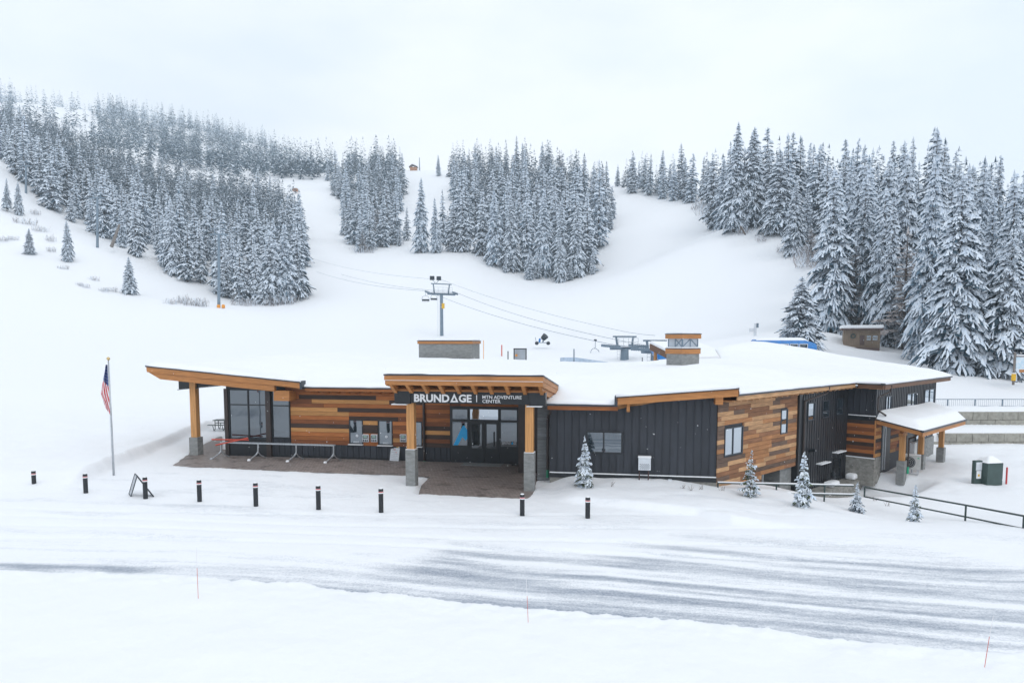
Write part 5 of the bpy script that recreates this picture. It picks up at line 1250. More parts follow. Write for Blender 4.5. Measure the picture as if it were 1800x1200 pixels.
# --- bollards
B0 = thing('bollard', (0, 0, 0), 'tmp', 'bollard', 'bollards along the drop-off')
MB().lathe((0, 0, -0.3), [(0.095, 0), (0.095, 1.30), (0.085, 1.335)], 16).build('post', 'black_metal', B0, smooth=False)
MB().lathe((0, 0, 0.86), [(0.0985, 0), (0.0985, 0.075)], 16).build('band', 'white_letters', B0)
MB().lathe((0, 0, 0.90), [(0.1000, 0), (0.1000, 0.03)], 16).build('band', 'red_paint', B0)
MB().lathe((0, 0, 1.036), [(0.07, 0), (0.08, 0.012), (0.05, 0.035), (0.01, 0.045)], 12).build('snow_cap', 'snow_smooth', B0)
bol = [(60, 852, 'leftmost black bollard with red and white band'), (151, 866, 'second black bollard from the left, half sunk in snow'), (256, 876, 'black bollard standing against the folded A-frame sign'), (351, 881, 'black bollard just right of the A-frame sign'), (450, 889, 'black bollard in front of the metal queue rack, fifth from left'),
       (560, 895, 'black bollard left of centre, sixth from the left'), (670, 900, 'black bollard left of the entrance canopy pier'), (918, 905, 'black bollard in front of the right canopy pier'), (1033, 910, 'rightmost black bollard before the black wall')]
for i, (x, y, lb) in enumerate(bol):
    p = on_ground(x, y); top = WP(x, {60: 827, 151: 832, 256: 838, 351: 843, 450: 848, 560: 853, 670: 858, 918: 868, 1033: 873}[x], p[1])[2]
    p[2] = top - 1.05
    if i == 0: place(B0, p); B0['label'] = lb
    else: copy_tree(B0, p, rotz=0.7 * i, label=lb)
# --- flagpole and flag
p = on_ground(200, 835); ztp = WP(192, 633, p[1])[2]
FP = thing('flagpole', p, 'tall silver flagpole left of the lodge', 'flagpole')
MB().tube((p[0], p[1], p[2] - 0.3), (p[0], p[1], ztp), 0.055, 0.032, 12).build('pole', 'galvanized', FP, smooth=True)
MB().lathe((p[0], p[1], ztp - 0.01), [(0.02, 0), (0.075, 0.05), (0.085, 0.10), (0.06, 0.15), (0.01, 0.18)], 12).build('finial', 'gold', FP, smooth=True)
MB().tube((p[0] - 0.06, p[1] - 0.03, ztp - 0.2), (p[0] - 0.055, p[1] - 0.05, p[2] + 1.2), 0.006, n=5).build('halyard', 'white_paint', FP)
fl = MB(); z1, z0 = ztp - 0.22, ztp - 2.45; NU, NV = 26, 60
def fpt(i, j):
    u_, v_ = i / NU, j / NV
    wd = 0.10 + 0.30 * min(1, v_ * 1.5) * (1 - 0.55 * max(0, (v_ - 0.72) / 0.28)); th = u_ * 11 + v_ * 1.2
    return (p[0] - 0.045 - wd * (1 - (1 - u_) ** 1.15) + 0.03 * math.sin(th) - 0.05 * v_ * 0, p[1] - 0.09 * math.sin(th) * (0.35 + 0.65 * u_) - 0.02, z1 - (z1 - z0) * (v_ + 0.10 * (1 - u_) * v_ - 0.10 * u_ * v_))
for j in range(NV + 1):
    for i in range(NU + 1): fl.v.append(fpt(i, j))
for j in range(NV):
    for i in range(NU):
        a = j * (NU + 1) + i; u_, v_ = (i + .5) / NU, (j + .5) / NV
        k = int((u_ * 0.75 + v_ * 0.95) * 9.0)
        mi = 1 + k % 2
        if v_ < 0.36 + 0.08 * (1 - u_): mi = 0 if not ((i % 4 == 1) and (j % 4 == 1)) else 2
        fl.f.append((a, a + 1, a + NU + 2, a + NU + 1)); fl.m.append(mi)
tag(fl.build('flag', ['flag_blue', 'flag_red', 'flag_white'], smooth=True), 'limp flag with blue starred field and red and white stripes', 'flag')
# --- A-frame sign by the bollard
p = on_ground(250, 873); d = p[1]
AF = thing('folding_sign', p, 'folding A-frame sign seen edge-on beside a bollard', 'sign')
apx = WP(246.5, 834, d + 0.25); dw = np.array([-0.36, 0.50, 0.0])
for (bx0, nm, mt) in (((230.5, 872), 'printed_panel', 'chalk_print'), ((270, 872), 'back_panel', 'dark_steel')):
    b0 = WP(bx0[0], bx0[1], d); t0 = np.array([apx[0], d, apx[2]]); mb = MB(); mb.prism([b0, t0, t0 + dw, b0 + dw], (0.03, -0.01, 0)); pn = mb.build(nm, mt, AF)
    fb = MB()
    for a, b_ in ((b0, t0), (t0, t0 + dw), (t0 + dw, b0 + dw), (b0 + dw, b0)): fb.beam(a, b_, 0.025, 0.035)
    fb.build('rim', 'dark_steel', pn)
# --- sandwich board at the ticket windows
p = on_ground(693, 811.5); FSB = Frame(p, -14)
SB = thing('sandwich_board', p, 'black sandwich board with white notice before the ticket windows', 'sign')
def lean(s0, s1, t0, t1, off, th=0.02):
    f_ = lambda s, t, o: FSB.P + FSB.e * s + np.array([0, 0, p[2] + t * 0.97]) - FSB.n * (t * 0.27) + FSB.n * o
    return [f_(s0, t0, off), f_(s1, t0, off), f_(s1, t1, off), f_(s0, t1, off)]
def leanp(name, mat, s0, s1, t0, t1, off, par, th=0.012): return MB().prism(lean(s0, s1, t0, t1, off), FSB.n * th).build(name, mat, par)
bd = leanp('frame', 'black_metal', -0.33, 0.33, 0.0, 1.02, 0.0, SB, 0.03)
leanp('notice', 'poster', -0.27, 0.27, 0.07, 0.80, 0.031, bd, 0.006)
leanp('heading', 'black_metal', -0.27, 0.27, 0.803, 0.97, 0.031, bd, 0.006)
leanp('heading_text', 'yellow', -0.20, 0.20, 0.83, 0.87, 0.038, bd, 0.004)
leanp('heading_text', 'poster', -0.18, 0.18, 0.91, 0.94, 0.038, bd, 0.004)
for k, (a, b_) in enumerate([(-0.22, 0.22), (-0.22, 0.10), (-0.22, 0.18), (-0.1, 0.2), (-0.22, 0.05), (-0.2, 0.2)]): leanp('text_line', 'poster_grey', a, b_, 0.15 + k * 0.10, 0.165 + k * 0.10, 0.038, bd, 0.003)
leanp('mark', 'red_paint', -0.05, 0.02, 0.68, 0.73, 0.038, bd, 0.004); leanp('mark', 'red_paint', 0.05, 0.11, 0.52, 0.56, 0.038, bd, 0.004)
MB().prism([FSB.P + FSB.e * s - FSB.n * o + np.array([0, 0, p[2] + z]) for s, o, z in ((-0.32, 0.62, 0), (0.32, 0.62, 0), (0.32, 0.30, 0.98), (-0.32, 0.30, 0.98))], FSB.n * -0.03).build('back_leaf', 'black_metal', SB)
# --- metal queue rack on the pavers
RK = thing('queue_rack', FA.w(-11.5, 0, 1.0), 'long galvanized rack with splayed legs along the glass front', 'rack')
ro = 1.0; lx = [FA.px(x, y, ro)[0] for x, y in ((388.5, 775), (453.6, 776), (520.7, 777), (586.5, 778))]; rz = 0.92
for s in lx:
    f1, bk = (FA.w(s - 0.24, 0.02, ro + 0.62), FA.w(s + 0.22, 0.02, ro - 0.45))
    mb = MB().path([FA.w(s, rz, ro), FA.w(s - 0.02, 0.42, ro), FA.w(s - 0.08, 0.27, ro + 0.12), f1], 0.045, 8).path([FA.w(s - 0.02, 0.42, ro), FA.w(s + 0.06, 0.2, ro - 0.15), bk], 0.035, 8); mb.build('leg', 'galvanized', RK)
    MB().lathe((f1[0], f1[1], 0.0), [(0.09, 0), (0.10, 0.05), (0.06, 0.10)], 10).build('foot_snow' if s != lx[0] else 'foot', 'snow_smooth' if s != lx[0] else 'galvanized', RK)
for do, zz in ((-0.10, 0.0), (0.10, 0.0)): MB().beam(FA.w(lx[0], rz + zz, ro + do), FA.w(lx[-1] + 0.06, rz + zz, ro + do), 0.045, 0.07).build('rail', 'galvanized', RK)
for k in range(26):
    s = lx[1] + 0.1 + k * (lx[3] - lx[1] - 0.1) / 26
    MB().beam(FA.w(s, rz + 0.038, ro - 0.10), FA.w(s + 0.1, rz + 0.038, ro + 0.10), 0.03, 0.02).build('slat', 'galvanized', RK)
RP = [((372, 772), (437, 773), 1.1, 'red pole lying along the left end of the queue rack'), ((379, 782), (436, 769.5), 1.35, 'red pole lying slantwise across the left end of the queue rack')]
for a, b_, o_, lb in RP:
    sa_, za_ = FA.px(*a, o_); sb_, zb_ = FA.px(*b_, o_ - 0.3); tag(MB().tube(FA.w(sa_, za_, o_), FA.w(sb_, zb_, o_ - 0.3), 0.04, n=8).build('red_pole', 'red_orange', None), lb, 'pole')
# --- payment kiosks by the windows
K0 = None
for i, (x, lb) in enumerate(((643, 'left one of the paired ticket kiosks on the board wall'), (658, 'right one of the paired ticket kiosks on the board wall'), (709.3, 'ticket kiosk half hidden by the left canopy post'))):
    s, z = FA.px(x, 776.5, 0.1)
    if K0 is None:
        K0 = thing('ticket_kiosk', FA.w(s, z, 0.05), lb, 'kiosk', 'kiosks at the ticket windows')
        MB().slab(FA, s - 0.19, s + 0.19, z, z + 0.44, 0.04, 0.17).build('housing', 'vent_white', K0, bevel=0.03)
        MB().slab(FA, s - 0.15, s + 0.15, z + 0.20, z + 0.40, 0.171, 0.176).build('bezel', 'dark_steel', K0)
        MB().slab(FA, s - 0.11, s + 0.11, z + 0.24, z + 0.37, 0.177, 0.181).build('screen', 'lcd', K0)
        for q in (-0.11, 0.0, 0.11): MB().slab(FA, s + q - 0.035, s + q + 0.035, z + 0.04, z + 0.16, 0.171, 0.181).build('key', 'dark_steel', K0)
    else: copy_tree(K0, FA.w(s, z, 0.05), label=lb)
# --- door mat
tag(MB().slab(FA, *[FA.px(x, 812, 0.3)[0] for x in (815, 884)], 0.003, 0.018, 0.12, 1.0).build('door_mat', 'mat_grey'), 'grey snow-dusted door mat before the entrance doors', 'mat')
tag(MB().slab(FA, *[FA.px(x, 812, 0.5)[0] for x in (899, 908)], 0.003, 0.05, 0.15, 0.5).build('boot_brush', 'black_metal'), 'small black boot brush right of the entrance doors', 'boot brush')
# --- louvered box and meter at the black wall
r = rect(FB, 1122, 805, 1144, 826, 0.5)
V = thing('gas_vent_box', FB.w((r[0] + r[1]) / 2, 0, 0.4), 'snow-topped white louvered box on two rusty legs at black wall', 'utility box')
hb = MB().slab(FB, r[0], r[1], r[2], r[3], 0.25, 0.55).build('housing', 'vent_white', V, bevel=0.02)
for i in range(5):
    for j in range(10):
        s = r[0] + 0.07 + j * (r[1] - r[0] - 0.14) / 9.5; z = r[2] + 0.06 + i * 0.05
        if (i + j) % 2 == 0: MB().slab(FB, s, s + 0.035, z, z + 0.032, 0.551, 0.556).build('vent_hole', 'dark_steel', hb)
MB().slab(FB, r[0] - 0.02, r[1] + 0.02, r[3] + 0.003, r[3] + 0.08, 0.22, 0.57).build('snow_cap', 'snow_smooth', V, bevel=0.03)
for q in (r[0] + 0.05, r[1] - 0.1): MB().tube(FB.w(q, -0.1, 0.4), FB.w(q, r[2], 0.4), 0.028).build('leg', 'rust_steel', V)
s, z = FB.px(1177.5, 851, 0.35); MT = thing('meter_box', FB.w(s, 0, 0.3), 'small grey meter box on a stub post at the concrete base', 'utility box')
MB().slab(FB, s - 0.09, s + 0.09, z, z + 0.22, 0.2, 0.34).build('housing', 'vent_white', MT, bevel=0.015); MB().tube(FB.w(s, -0.1, 0.27), FB.w(s, z, 0.27), 0.025).build('post', 'galvanized', MT)
# --- saplings in the snow before the lodge
SAPA = [crown_mesh(conifer_arrays(51 + i, K=4, whorls=17, nbr=7, rad=rr0, snow=0.72, base=0.03, droop=0.4, lump=0.035, ragged=0.4, power=1.0), [mt, 'tree_snow']) for i, (rr0, mt) in enumerate(((0.27, 'needles_green'), (0.23, 'needles_green'), (0.30, 'needles')))]
SAPB = crown_mesh(conifer_arrays(58, K=4, whorls=15, nbr=6, rad=0.25, snow=0.45, base=0.03, droop=0.25, lump=0.03, ragged=0.45, power=1.0), ['needles_green', 'tree_snow'])
for x, by, ty, msh, lb, z0 in ((1027, 855, 764, SAPA[0], 'largest snowy sapling, before the black wall window', 0.2), (1319, 872, 789, SAPB, 'greenest sapling, before the wood-clad side wall', 0.0), (1411, 890, 792, SAPA[1], 'heavily snowed sapling before the dark garage opening', -0.2), (1505, 897, 846, SAPA[2], 'low sapling beside the bend of the pipe railing', -0.4), (1607, 916, 850, SAPA[1], 'small thin sapling in front of the pipe railing at right', -0.5)):
    p = on_ground(x, by, z0); h = WP(x, ty, p[1])[2] - p[2]
    t = thing('sapling', p, lb, 'young tree', 'saplings along the lodge front', 0.8 * x); t.scale = (h, h, h)
    for nm, me_ in (('trunk', TRUNK), ('crown', msh)):
        c = bpy.data.objects.new(nm, me_); COL.objects.link(c); c.parent = t
# --- dry weed stalks poking from the snow
for x, y in ((1200, 858), (1213, 862), (1232, 860), (1270, 862), (1560, 889), (1540, 880), (1075, 855)):
    p = on_ground(x, y); mb = MB()
    for k in range(7):
        a = rng.uniform(0, 6.28); q = (p[0] + 0.12 * math.cos(a) + rng.uniform(-.1, .1), p[1] + 0.12 * math.sin(a), p[2] + rng.uniform(0.1, 0.25)); mb.tube((p[0] + rng.uniform(-.12, .12), p[1], p[2] - 0.05), q, 0.006, 0.004, 4)
    tag(mb.build('weed_stalks', 'dead_wood'), 'dry weed stalks poking out of snow near the lodge base', 'weeds', 'weed tufts by the lodge')
# --- pipe railing
RLL = thing('pipe_railing', WP(1400, 870, 33), 'snow-topped pipe railing before the sunken drive', 'railing')
a, b_ = WP(1262, 848.5, 31.55), WP(1500, 853.5, 33.2); mb = MB().path([a, b_], 0.04, 8); mb.build('rail', 'green_rail', RLL)
a2, b2 = WP(1262, 864, 31.55), WP(1502, 869.5, 33.2); MB().path([a2, b2], 0.035, 8).build('rail', 'green_rail', RLL)
for q0, q1 in ((a, b_), (a2, b2)):
    d3 = np.array([0, 0, 0.05]); MB().beam(q0 + d3, q1 + d3, 0.075, 0.045).build('snow_strip', 'snow_smooth', RLL)
for t_ in (0.0, 0.42, 0.78):
    q = a + (b_ - a) * t_; MB().tube((q[0], q[1], q[2] - 1.4), q, 0.04).build('post', 'green_rail', RLL)
RLR = thing('pipe_railing', WP(1700, 905, 31.6), 'bare green pipe railing running to the right picture edge', 'railing')
tp = [WP(1520, 856, 33.2), WP(1698, 887.5, 28.8), WP(1800, 906.5, 25.6), WP(1960, 938, 22.6)]; lw_ = [WP(1520, 872.5, 33.2), WP(1698, 908, 28.8), WP(1800, 929, 25.6), WP(1960, 964, 22.6)]
MB().path(tp, 0.038, 8).build('rail', 'green_rail', RLR); MB().path(lw_, 0.034, 8).build('rail', 'green_rail', RLR)
for i in range(4): MB().tube((tp[i][0], tp[i][1], lw_[i][2] - (0.02 if i == 0 else 0.6)), tp[i], 0.038).build('post', 'green_rail', RLR)
# --- heat pump under the porch
c0 = FE.w(2.2, -0.80, 0.62)
AC = thing('heat_pump', c0, 'grey heat pump with round fan beside the porch post', 'air conditioner')
FH = Frame(FE.w(1.55, 0, 1.0), -30)
MB().slab(FH, 0.0, 1.0, -0.72, 0.10, -0.40, 0.0).build('housing', 'appliance', AC, bevel=0.02)
fc = FH.w(0.40, -0.31, 0.0); q = fc + FH.n * 0.012
MB().tube(fc, q, 0.33, n=24).build('fan_guard', 'dark_steel', AC)
for rr0 in (0.10, 0.19, 0.28):
    pts = [q + FH.n * 0.012 + FH.e * (rr0 * math.cos(t)) + np.array([0, 0, rr0 * math.sin(t)]) for t in np.linspace(0, 6.2832, 19)]; MB().path(pts, 0.008, 4).build('guard_ring', 'appliance', AC)
MB().slab(FH, 0.82, 0.92, -0.08, -0.02, 0.001, 0.006).build('badge', 'green_plastic', AC)
for s in (0.12, 0.88): MB().slab(FH, s - 0.03, s + 0.03, -1.25, -0.722, -0.35, -0.05).build('leg', 'galvanized', AC)
MB().slab(FH, 0.0, 1.0, 0.102, 0.14, -0.38, -0.02).build('snow_cap', 'snow_smooth', AC, bevel=0.015)
PC = thing('utility_cabinet', FE.w(3.0, -0.9, 1.3), 'slim grey electrical cabinet behind the porch post', 'utility box')
MB().slab(FE, 2.3, 2.75, -0.45, 0.75, 1.2, 1.45).build('housing', 'vent_white', PC); MB().slab(FE, 2.33, 2.72, -0.40, 0.70, 1.451, 1.46).build('door', 'appliance', PC); MB().tube(FE.w(2.5, -1.3, 1.3), FE.w(2.5, -0.45, 1.3), 0.05).build('post', 'galvanized', PC)
# --- green transformer and its marker
p = WP(1742, 846, 38.0); p[2] = min(p[2], gz(p[0], p[1]) + 0.05); FTn = Frame(p, 12)
TR = thing('transformer_box', p, 'dark green transformer cabinet heaped with snow at right', 'utility box')
zg = WP(1750, 846, 38.0)[2]; zt = WP(1750, 814, 38)[2]
MB().slab(FTn, -0.25, 0.75, zg - 0.6, zt, -0.85, 0.0).build('tank', 'transformer_green', TR, bevel=0.02)
MB().slab(FTn, -0.72, -0.26, zg - 0.5, zt + 0.10, -0.55, -0.35).build('cabinet', 'transformer_green', TR)
MB().slab(FTn, -0.66, -0.29, zt - 0.42, zt + 0.02, -0.349, -0.33).build('panel', 'vent_white', TR); MB().slab(FTn, -0.62, -0.33, zg + 0.12, zt - 0.45, -0.349, -0.32).build('sign', 'white_paint', TR); MB().slab(FTn, -0.54, -0.43, zg + 0.24, zg + 0.36, -0.319, -0.315).build('warning_mark', 'yellow', TR)
mb = MB(); nS = 14
for j in range(nS + 1):
    for i in range(nS + 1):
        s = -0.27 + 1.04 * i / nS; o_ = -0.88 + 0.9 * j / nS; dd_ = min(i, nS - i, j, nS - j) / nS; mb.v.append(tuple(FTn.w(s, zt + 0.004 + 0.30 * float(ss(0, 0.3, dd_)) * (0.8 + 0.4 * float(vnoise(s * 4, o_ * 4, 3))), o_)))
for j in range(nS):
    for i in range(nS): a_ = j * (nS + 1) + i; mb.f.append((a_, a_ + 1, a_ + nS + 2, a_ + nS + 1)); mb.m.append(0)
mb.build('snow_cap', 'snow_smooth', TR, smooth=True)
q = WP(1769, 844, 38.3); tag(MB().lathe((q[0], q[1], q[2] - 0.2), [(0.045, 0), (0.045, 0.90), (0.03, 0.93)], 8).build('marker_post', 'red_paint'), 'short red marker post beside the green transformer', 'post')
# --- retaining walls of big concrete blocks
def block_wall(name, Y, x0, x1, rows, label):
    T = thing(name, (x0, Y, rows[0][0]), label, 'wall', 'retaining walls at right'); T['kind'] = 'thing'
    for ri, (za_, zb_, off) in enumerate(rows):
        x = x0 - off
        while x < x1:
            MB().box(x + 0.012, x + 1.19, Y - 0.02 - rng.uniform(0, 0.03) - 0.05 * ri * 0, Y + 0.6, za_ + 0.008, zb_ - 0.008).build('block', 'block_concrete', T, bevel=0.03); x += 1.2
block_wall('retaining_wall', 53.5, 32.5, 47, [(-1.45, -0.88, 0.5), (-0.88, -0.28, 0.0)], 'lower retaining wall of big grey concrete blocks, half buried')
block_wall('retaining_wall', 56.5, 33.2, 50, [(0.0, 0.45, 0.6), (0.45, 1.08, 0.0)], 'upper retaining wall of big grey concrete blocks below the fence')
RF = thing('picket_railing', (40, 58.6, 1.4), 'thin metal picket railing along the upper terrace', 'railing')
zt = WP(1700, 701.5, 58.6)[2]; zb = zt - 0.62
MB().beam((32, 58.6, zt), (54, 58.6, zt), 0.06, 0.05).build('rail', 'lift_steel', RF); MB().beam((32, 58.6, zb + 0.05), (54, 58.6, zb + 0.05), 0.04, 0.04).build('rail', 'lift_steel', RF)
xq = WP(1666, 705, 58.6)[0]
for k in range(-2, 8): MB().beam((xq + 2.26 * k, 58.6, zb - 0.4), (xq + 2.26 * k, 58.6, zt + 0.02), 0.08, 0.08).build('post', 'lift_steel', RF)
bal = MB()
x = 32.2
while x < 54: bal.tube((x, 58.6, zb), (x, 58.6, zt), 0.009, n=4); x += 0.16
tag(bal.build('pickets', 'lift_steel', RF), kind='stuff')
# --- brown hut before the right wood
p = WP(1482, 612, 97); p[2] = min(p[2], gz(p[0], p[1])); FHt = Frame(p, -22)
HT = thing('ski_hut', p, 'small tan hut with flat snow roof before the right wood', 'hut')
W_ = FHt.px(1547, 600)[0]; zt = FHt.px(1515, 580)[1]; zb = min(p[2] + 0.25, FHt.px(1515, 611)[1])
for k in range(16):
    a_ = W_ * k / 16; MB().slab(FHt, a_ + 0.006, a_ + W_ / 16 - 0.006, zb, zt, -0.05, 0.0).build('siding_panel', 'tan_siding', HT)
MB().slab(FHt, 0.02, W_ - 0.02, zb - 1.5, zt, -3.4, -0.051).build('wall', 'tan_siding', HT)
MB().slab(FHt, -0.35, W_ + 0.35, zt + 0.003, zt + 0.2, -3.8, 0.45).build('roof', 'brown_paint', HT)
MB().slab(FHt, -0.38, W_ + 0.38, zt + 0.203, zt + 0.66, -3.8, 0.46).build('roof_snow', 'snow_smooth', HT, bevel=0.14)
dr_ = rect(FHt, 1511.5, 589, 1519.5, 606); dd = MB().slab(FHt, dr_[0], dr_[1], dr_[2], dr_[3], 0.002, 0.05).build('door', 'brown_paint', HT)
MB().slab(FHt, dr_[1] - 0.12, dr_[1] - 0.06, (dr_[2] + dr_[3]) / 2 - .1, (dr_[2] + dr_[3]) / 2 + .1, 0.05, 0.09).build('handle', 'galvanized', dd)
for x0_, x1_ in ((1523.5, 1531), (1534, 1542.5)): window(FHt, rect(FHt, x0_, 589.5, x1_, 598), rails=(0.48,), frame='tan_siding', glass='window_glass', parent=HT, fw=0.07)
wc = FHt.px(1499.5, 590.5); wr = MB()
pts = [FHt.w(wc[0] + 0.26 * math.cos(t), wc[1] + 0.26 * math.sin(t), 0.05) for t in np.linspace(0, 6.2832, 13)]; wr.path(pts, 0.08, 6); wr.build('wreath', 'transformer_green', HT)
MB().slab(FHt, 0.2, W_ - 0.2, zb - 0.9, zb - 0.003, 0.0, 1.1).build('deck', 'brown_paint', HT)
stp = MB(); stp.slab(FHt, dr_[0] - 0.1, dr_[1] + 0.1, zb - 1.0, zb - 0.3, 1.101, 1.8); stp.build('step', 'galvanized', HT)
# --- map board at the right edge
p = WP(1781.5, 667, 67.5); zt_ = WP(1781.5, 619, 67.5)[2]
MPB = thing('map_board', p, 'trail map board on wooden post with yellow padding at right edge', 'sign')
MB().tube((p[0], p[1], p[2] - 0.5), (p[0], p[1], zt_), 0.11, 0.10, 10).build('post', 'dead_wood', MPB)
MB().lathe((p[0], p[1], p[2] - 0.1), [(0.19, 0), (0.19, 0.62), (0.17, 0.66)], 12).build('padding', 'yellow', MPB); MB().lathe((p[0], p[1], p[2] + 0.562), [(0.19, 0), (0.18, 0.05), (0.11, 0.08)], 12).build('snow_cap', 'snow_smooth', MPB)
z0_, z1_ = WP(1790, 648, 67.5)[2], WP(1790, 627, 67.5)[2]
bd = MB().box(p[0] + 0.12, p[0] + 2.6, p[1] - 0.05, p[1] + 0.05, z0_, z1_).build('board', 'map_print', MPB)
MB().box(p[0] + 0.1, p[0] + 2.62, p[1] - 0.09, p[1] + 0.12, z1_ + 0.002, z1_ + 0.10).build('roof_rail', 'brown_paint', bd); MB().box(p[0] + 0.08, p[0] + 2.64, p[1] - 0.12, p[1] + 0.14, z1_ + 0.102, z1_ + 0.2).build('snow_cap', 'snow_smooth', bd); MB().box(p[0] + 0.1, p[0] + 2.62, p[1] - 0.1, p[1] + 0.1, z0_ - 0.06, z0_ - 0.002).build('ledge', 'white_paint', bd)
MB().box(p[0] + 0.5, p[0] + 2.4, p[1] - 0.05, p[1] + 0.02, z0_ - 0.34, z0_ - 0.07).build('plaque', 'timber', bd)
MB().tube((p[0] + 2.7, p[1], p[2] - 0.5), (p[0] + 2.7, p[1], zt_), 0.11, 0.10, 10).build('post', 'dead_wood', MPB)
# --- blue lift station roof beyond the lodge
p = WP(1385, 612, 82); gzl = gz(p[0], p[1]); FL = Frame(WP(1330, 605, 82), -6)
LS = thing('lift_station', (p[0], p[1], gzl), 'blue rounded lift station half hidden behind the lodge roof', 'lift station')
zt = FL.px(1380, 596.5)[1]; W_ = FL.px(1437, 605)[0]; zb = gzl + 0.9
prof = [(0.0, zb), (0.0, zt - 0.75), (-0.25, zt - 0.2), (-0.9, zt), (-2.3, zt), (-2.95, zt - 0.2), (-3.2, zt - 0.75), (-3.2, zb)]
sh = MB(); n_ = len(prof)
for s_, k_ in ((0.0, 1.0), (W_ - 1.2, 1.0), (W_, 0.72)):
    for o_, z_ in prof: sh.v.append(tuple(FL.w(s_, zb + (z_ - zb) * k_ if k_ < 1 else z_, -1.6 + (o_ + 1.6) * (1 if k_ == 1 else 0.92))))
for r_ in range(2):
    for k in range(n_ - 1): sh.f.append((r_ * n_ + k, (r_ + 1) * n_ + k, (r_ + 1) * n_ + k + 1, r_ * n_ + k + 1)); sh.m.append(0)
sh.f += [tuple(range(n_)), tuple(range(2 * n_, 3 * n_))[::-1]]; sh.m += [0, 0]
sh.build('shell', 'lift_blue', LS)
for k in range(5):
    s_ = 0.6 + k * 1.05
    if s_ + 0.8 < W_ - 1.1: window(FL, (s_, s_ + 0.8, zt - 1.35, zt - 0.55), frame='vent_white', parent=LS, o=0.01, fw=0.06)
sc_ = MB(); nS = 20
for j in range(9):
    for i in range(nS + 1): s_ = 0.1 + (W_ - 0.4) * i / nS; o_ = -0.55 - 2.1 * j / 8; dd_ = min(i / nS, 1 - i / nS, j / 8, 1 - j / 8); sc_.v.append(tuple(FL.w(s_, zt + 0.0 - 0.10 * (j in (0, 8)) + 0.22 * float(ss(0, 0.15, dd_)) - 0.5 * max(0, (s_ - W_ + 1.4)) / 1.2, o_)))
for j in range(8):
    for i in range(nS): a_ = j * (nS + 1) + i; sc_.f.append((a_, a_ + 1, a_ + nS + 2, a_ + nS + 1)); sc_.m.append(0)
sc_.build('snow_cap', 'snow_smooth', LS, smooth=True)
for s_ in (1.2, W_ - 1.6): MB().tube(FL.w(s_, gzl - 1, -1.6), FL.w(s_, zb + 0.1, -1.6), 0.4, n=12).build('column', 'lift_steel', LS)
# snowmaking stand left of it
p = WP(1327, 594, 105); g_ = gz(p[0], p[1]); SM = thing('snowmaking_stand', (p[0], p[1], g_), 'pale slim snowmaking stand on the slope behind the blue station', 'snowmaking post')
MB().tube((p[0], p[1], g_ - 0.3), (p[0], p[1], WP(1327, 568, 105)[2]), 0.22, 0.18, 8).build('mast', 'vent_white', SM); MB().box(p[0] - 0.8, p[0] - 0.2, p[1] - 0.2, p[1] + 0.2, WP(0, 583, 105)[2], WP(0, 577, 105)[2]).build('box', 'vent_white', SM)
MB().box(p[0] + 0.2, p[0] + 0.4, p[1] - 0.3, p[1] + 0.3, WP(0, 576, 105)[2], WP(0, 568, 105)[2]).build('arm', 'lift_steel', SM)
# --- timber shelter roof beyond the lodge
cr = [WP(1142, 604, 67), WP(1202, 634, 61), WP(1292, 630, 66), WP(1230, 606, 73)]; cr[1][2] = cr[1][2]; T_ = np.array([0, 0, 0.55])
SHL = thing('timber_shelter', (cr[1][0], 66, gz(cr[1][0], 66)), 'snow-covered timber shelter roof behind the lantern turret', 'shelter')
MB().hexa([c - T_ for c in cr] + cr).build('roof', 'timber_dark', SHL)
t3 = np.array([0, 0, 0.004]); MB().hexa([c + t3 for c in cr] + [c * 0.98 + np.mean(cr, 0) * 0.02 + np.array([0, 0, 0.30]) for c in cr]).build('roof_snow', 'snow_smooth', SHL, bevel=0.1)
for c in cr:
    q = c * 0.86 + np.mean(cr, 0) * 0.14; MB().tube((q[0], q[1], gz(q[0], q[1]) - 0.3), (q[0], q[1], q[2] - 0.5), 0.16, n=8).build('post', 'timber_post', SHL)
# --- framed board behind the lodge
q0, q1 = WP(902.5, 612, 76), WP(926, 613, 76); g_ = gz(q0[0], q0[1])
IB = thing('framed_board', (q0[0], q0[1], g_), 'black-framed pale board standing in snow behind the lodge', 'sign')
MB().box(q0[0], q1[0], 75.95, 76.05, q0[2] - 0.12, q0[2]).build('lintel', 'dark_steel', IB)
for x in (q0[0] + 0.08, q1[0] - 0.08): MB().box(x - 0.07, x + 0.07, 75.93, 76.07, g_ - 0.3, q0[2] - 0.122).build('post', 'dark_steel', IB)
MB().box(q0[0] + 0.17, q1[0] - 0.17, 75.98, 76.02, q0[2] - 1.5, q0[2] - 0.13).build('panel', 'turret_panel', IB)
MB().box(q0[0] + 0.2, q0[0] + 0.42, 75.7, 75.9, WP(0, 626, 76)[2], WP(0, 622.5, 76)[2]).build('lamp', 'safety_orange', IB)
def stake(px, y0, y1, d_, mat, label, r_=0.04):
    a_, b2_ = WP(px, y1, d_), WP(px, y0, d_); g_ = gz(a_[0], a_[1]); tag(MB().tube((a_[0], a_[1], min(g_, a_[2]) - 0.3), b2_, r_, n=8).build('marker_pole', mat), label, 'pole')
stake(893, 617, 627, 80, 'dark_steel', 'dark stub pole just left of the framed board', 0.06)
stake(882, 606, 612, 100, 'red_orange', 'tiny red marker on the snow behind the lodge', 0.08)
stake(1009, 613, 636, 84, 'lift_steel', 'blue-grey pole holding the left end of the blue netting', 0.07)
stake(1129, 628, 637, 84, 'dark_steel', 'thin dark pole between the two lift masts', 0.05)
stake(850, 598, 606, 92, 'safety_orange', 'thin orange stake beside the grey roof box', 0.04)
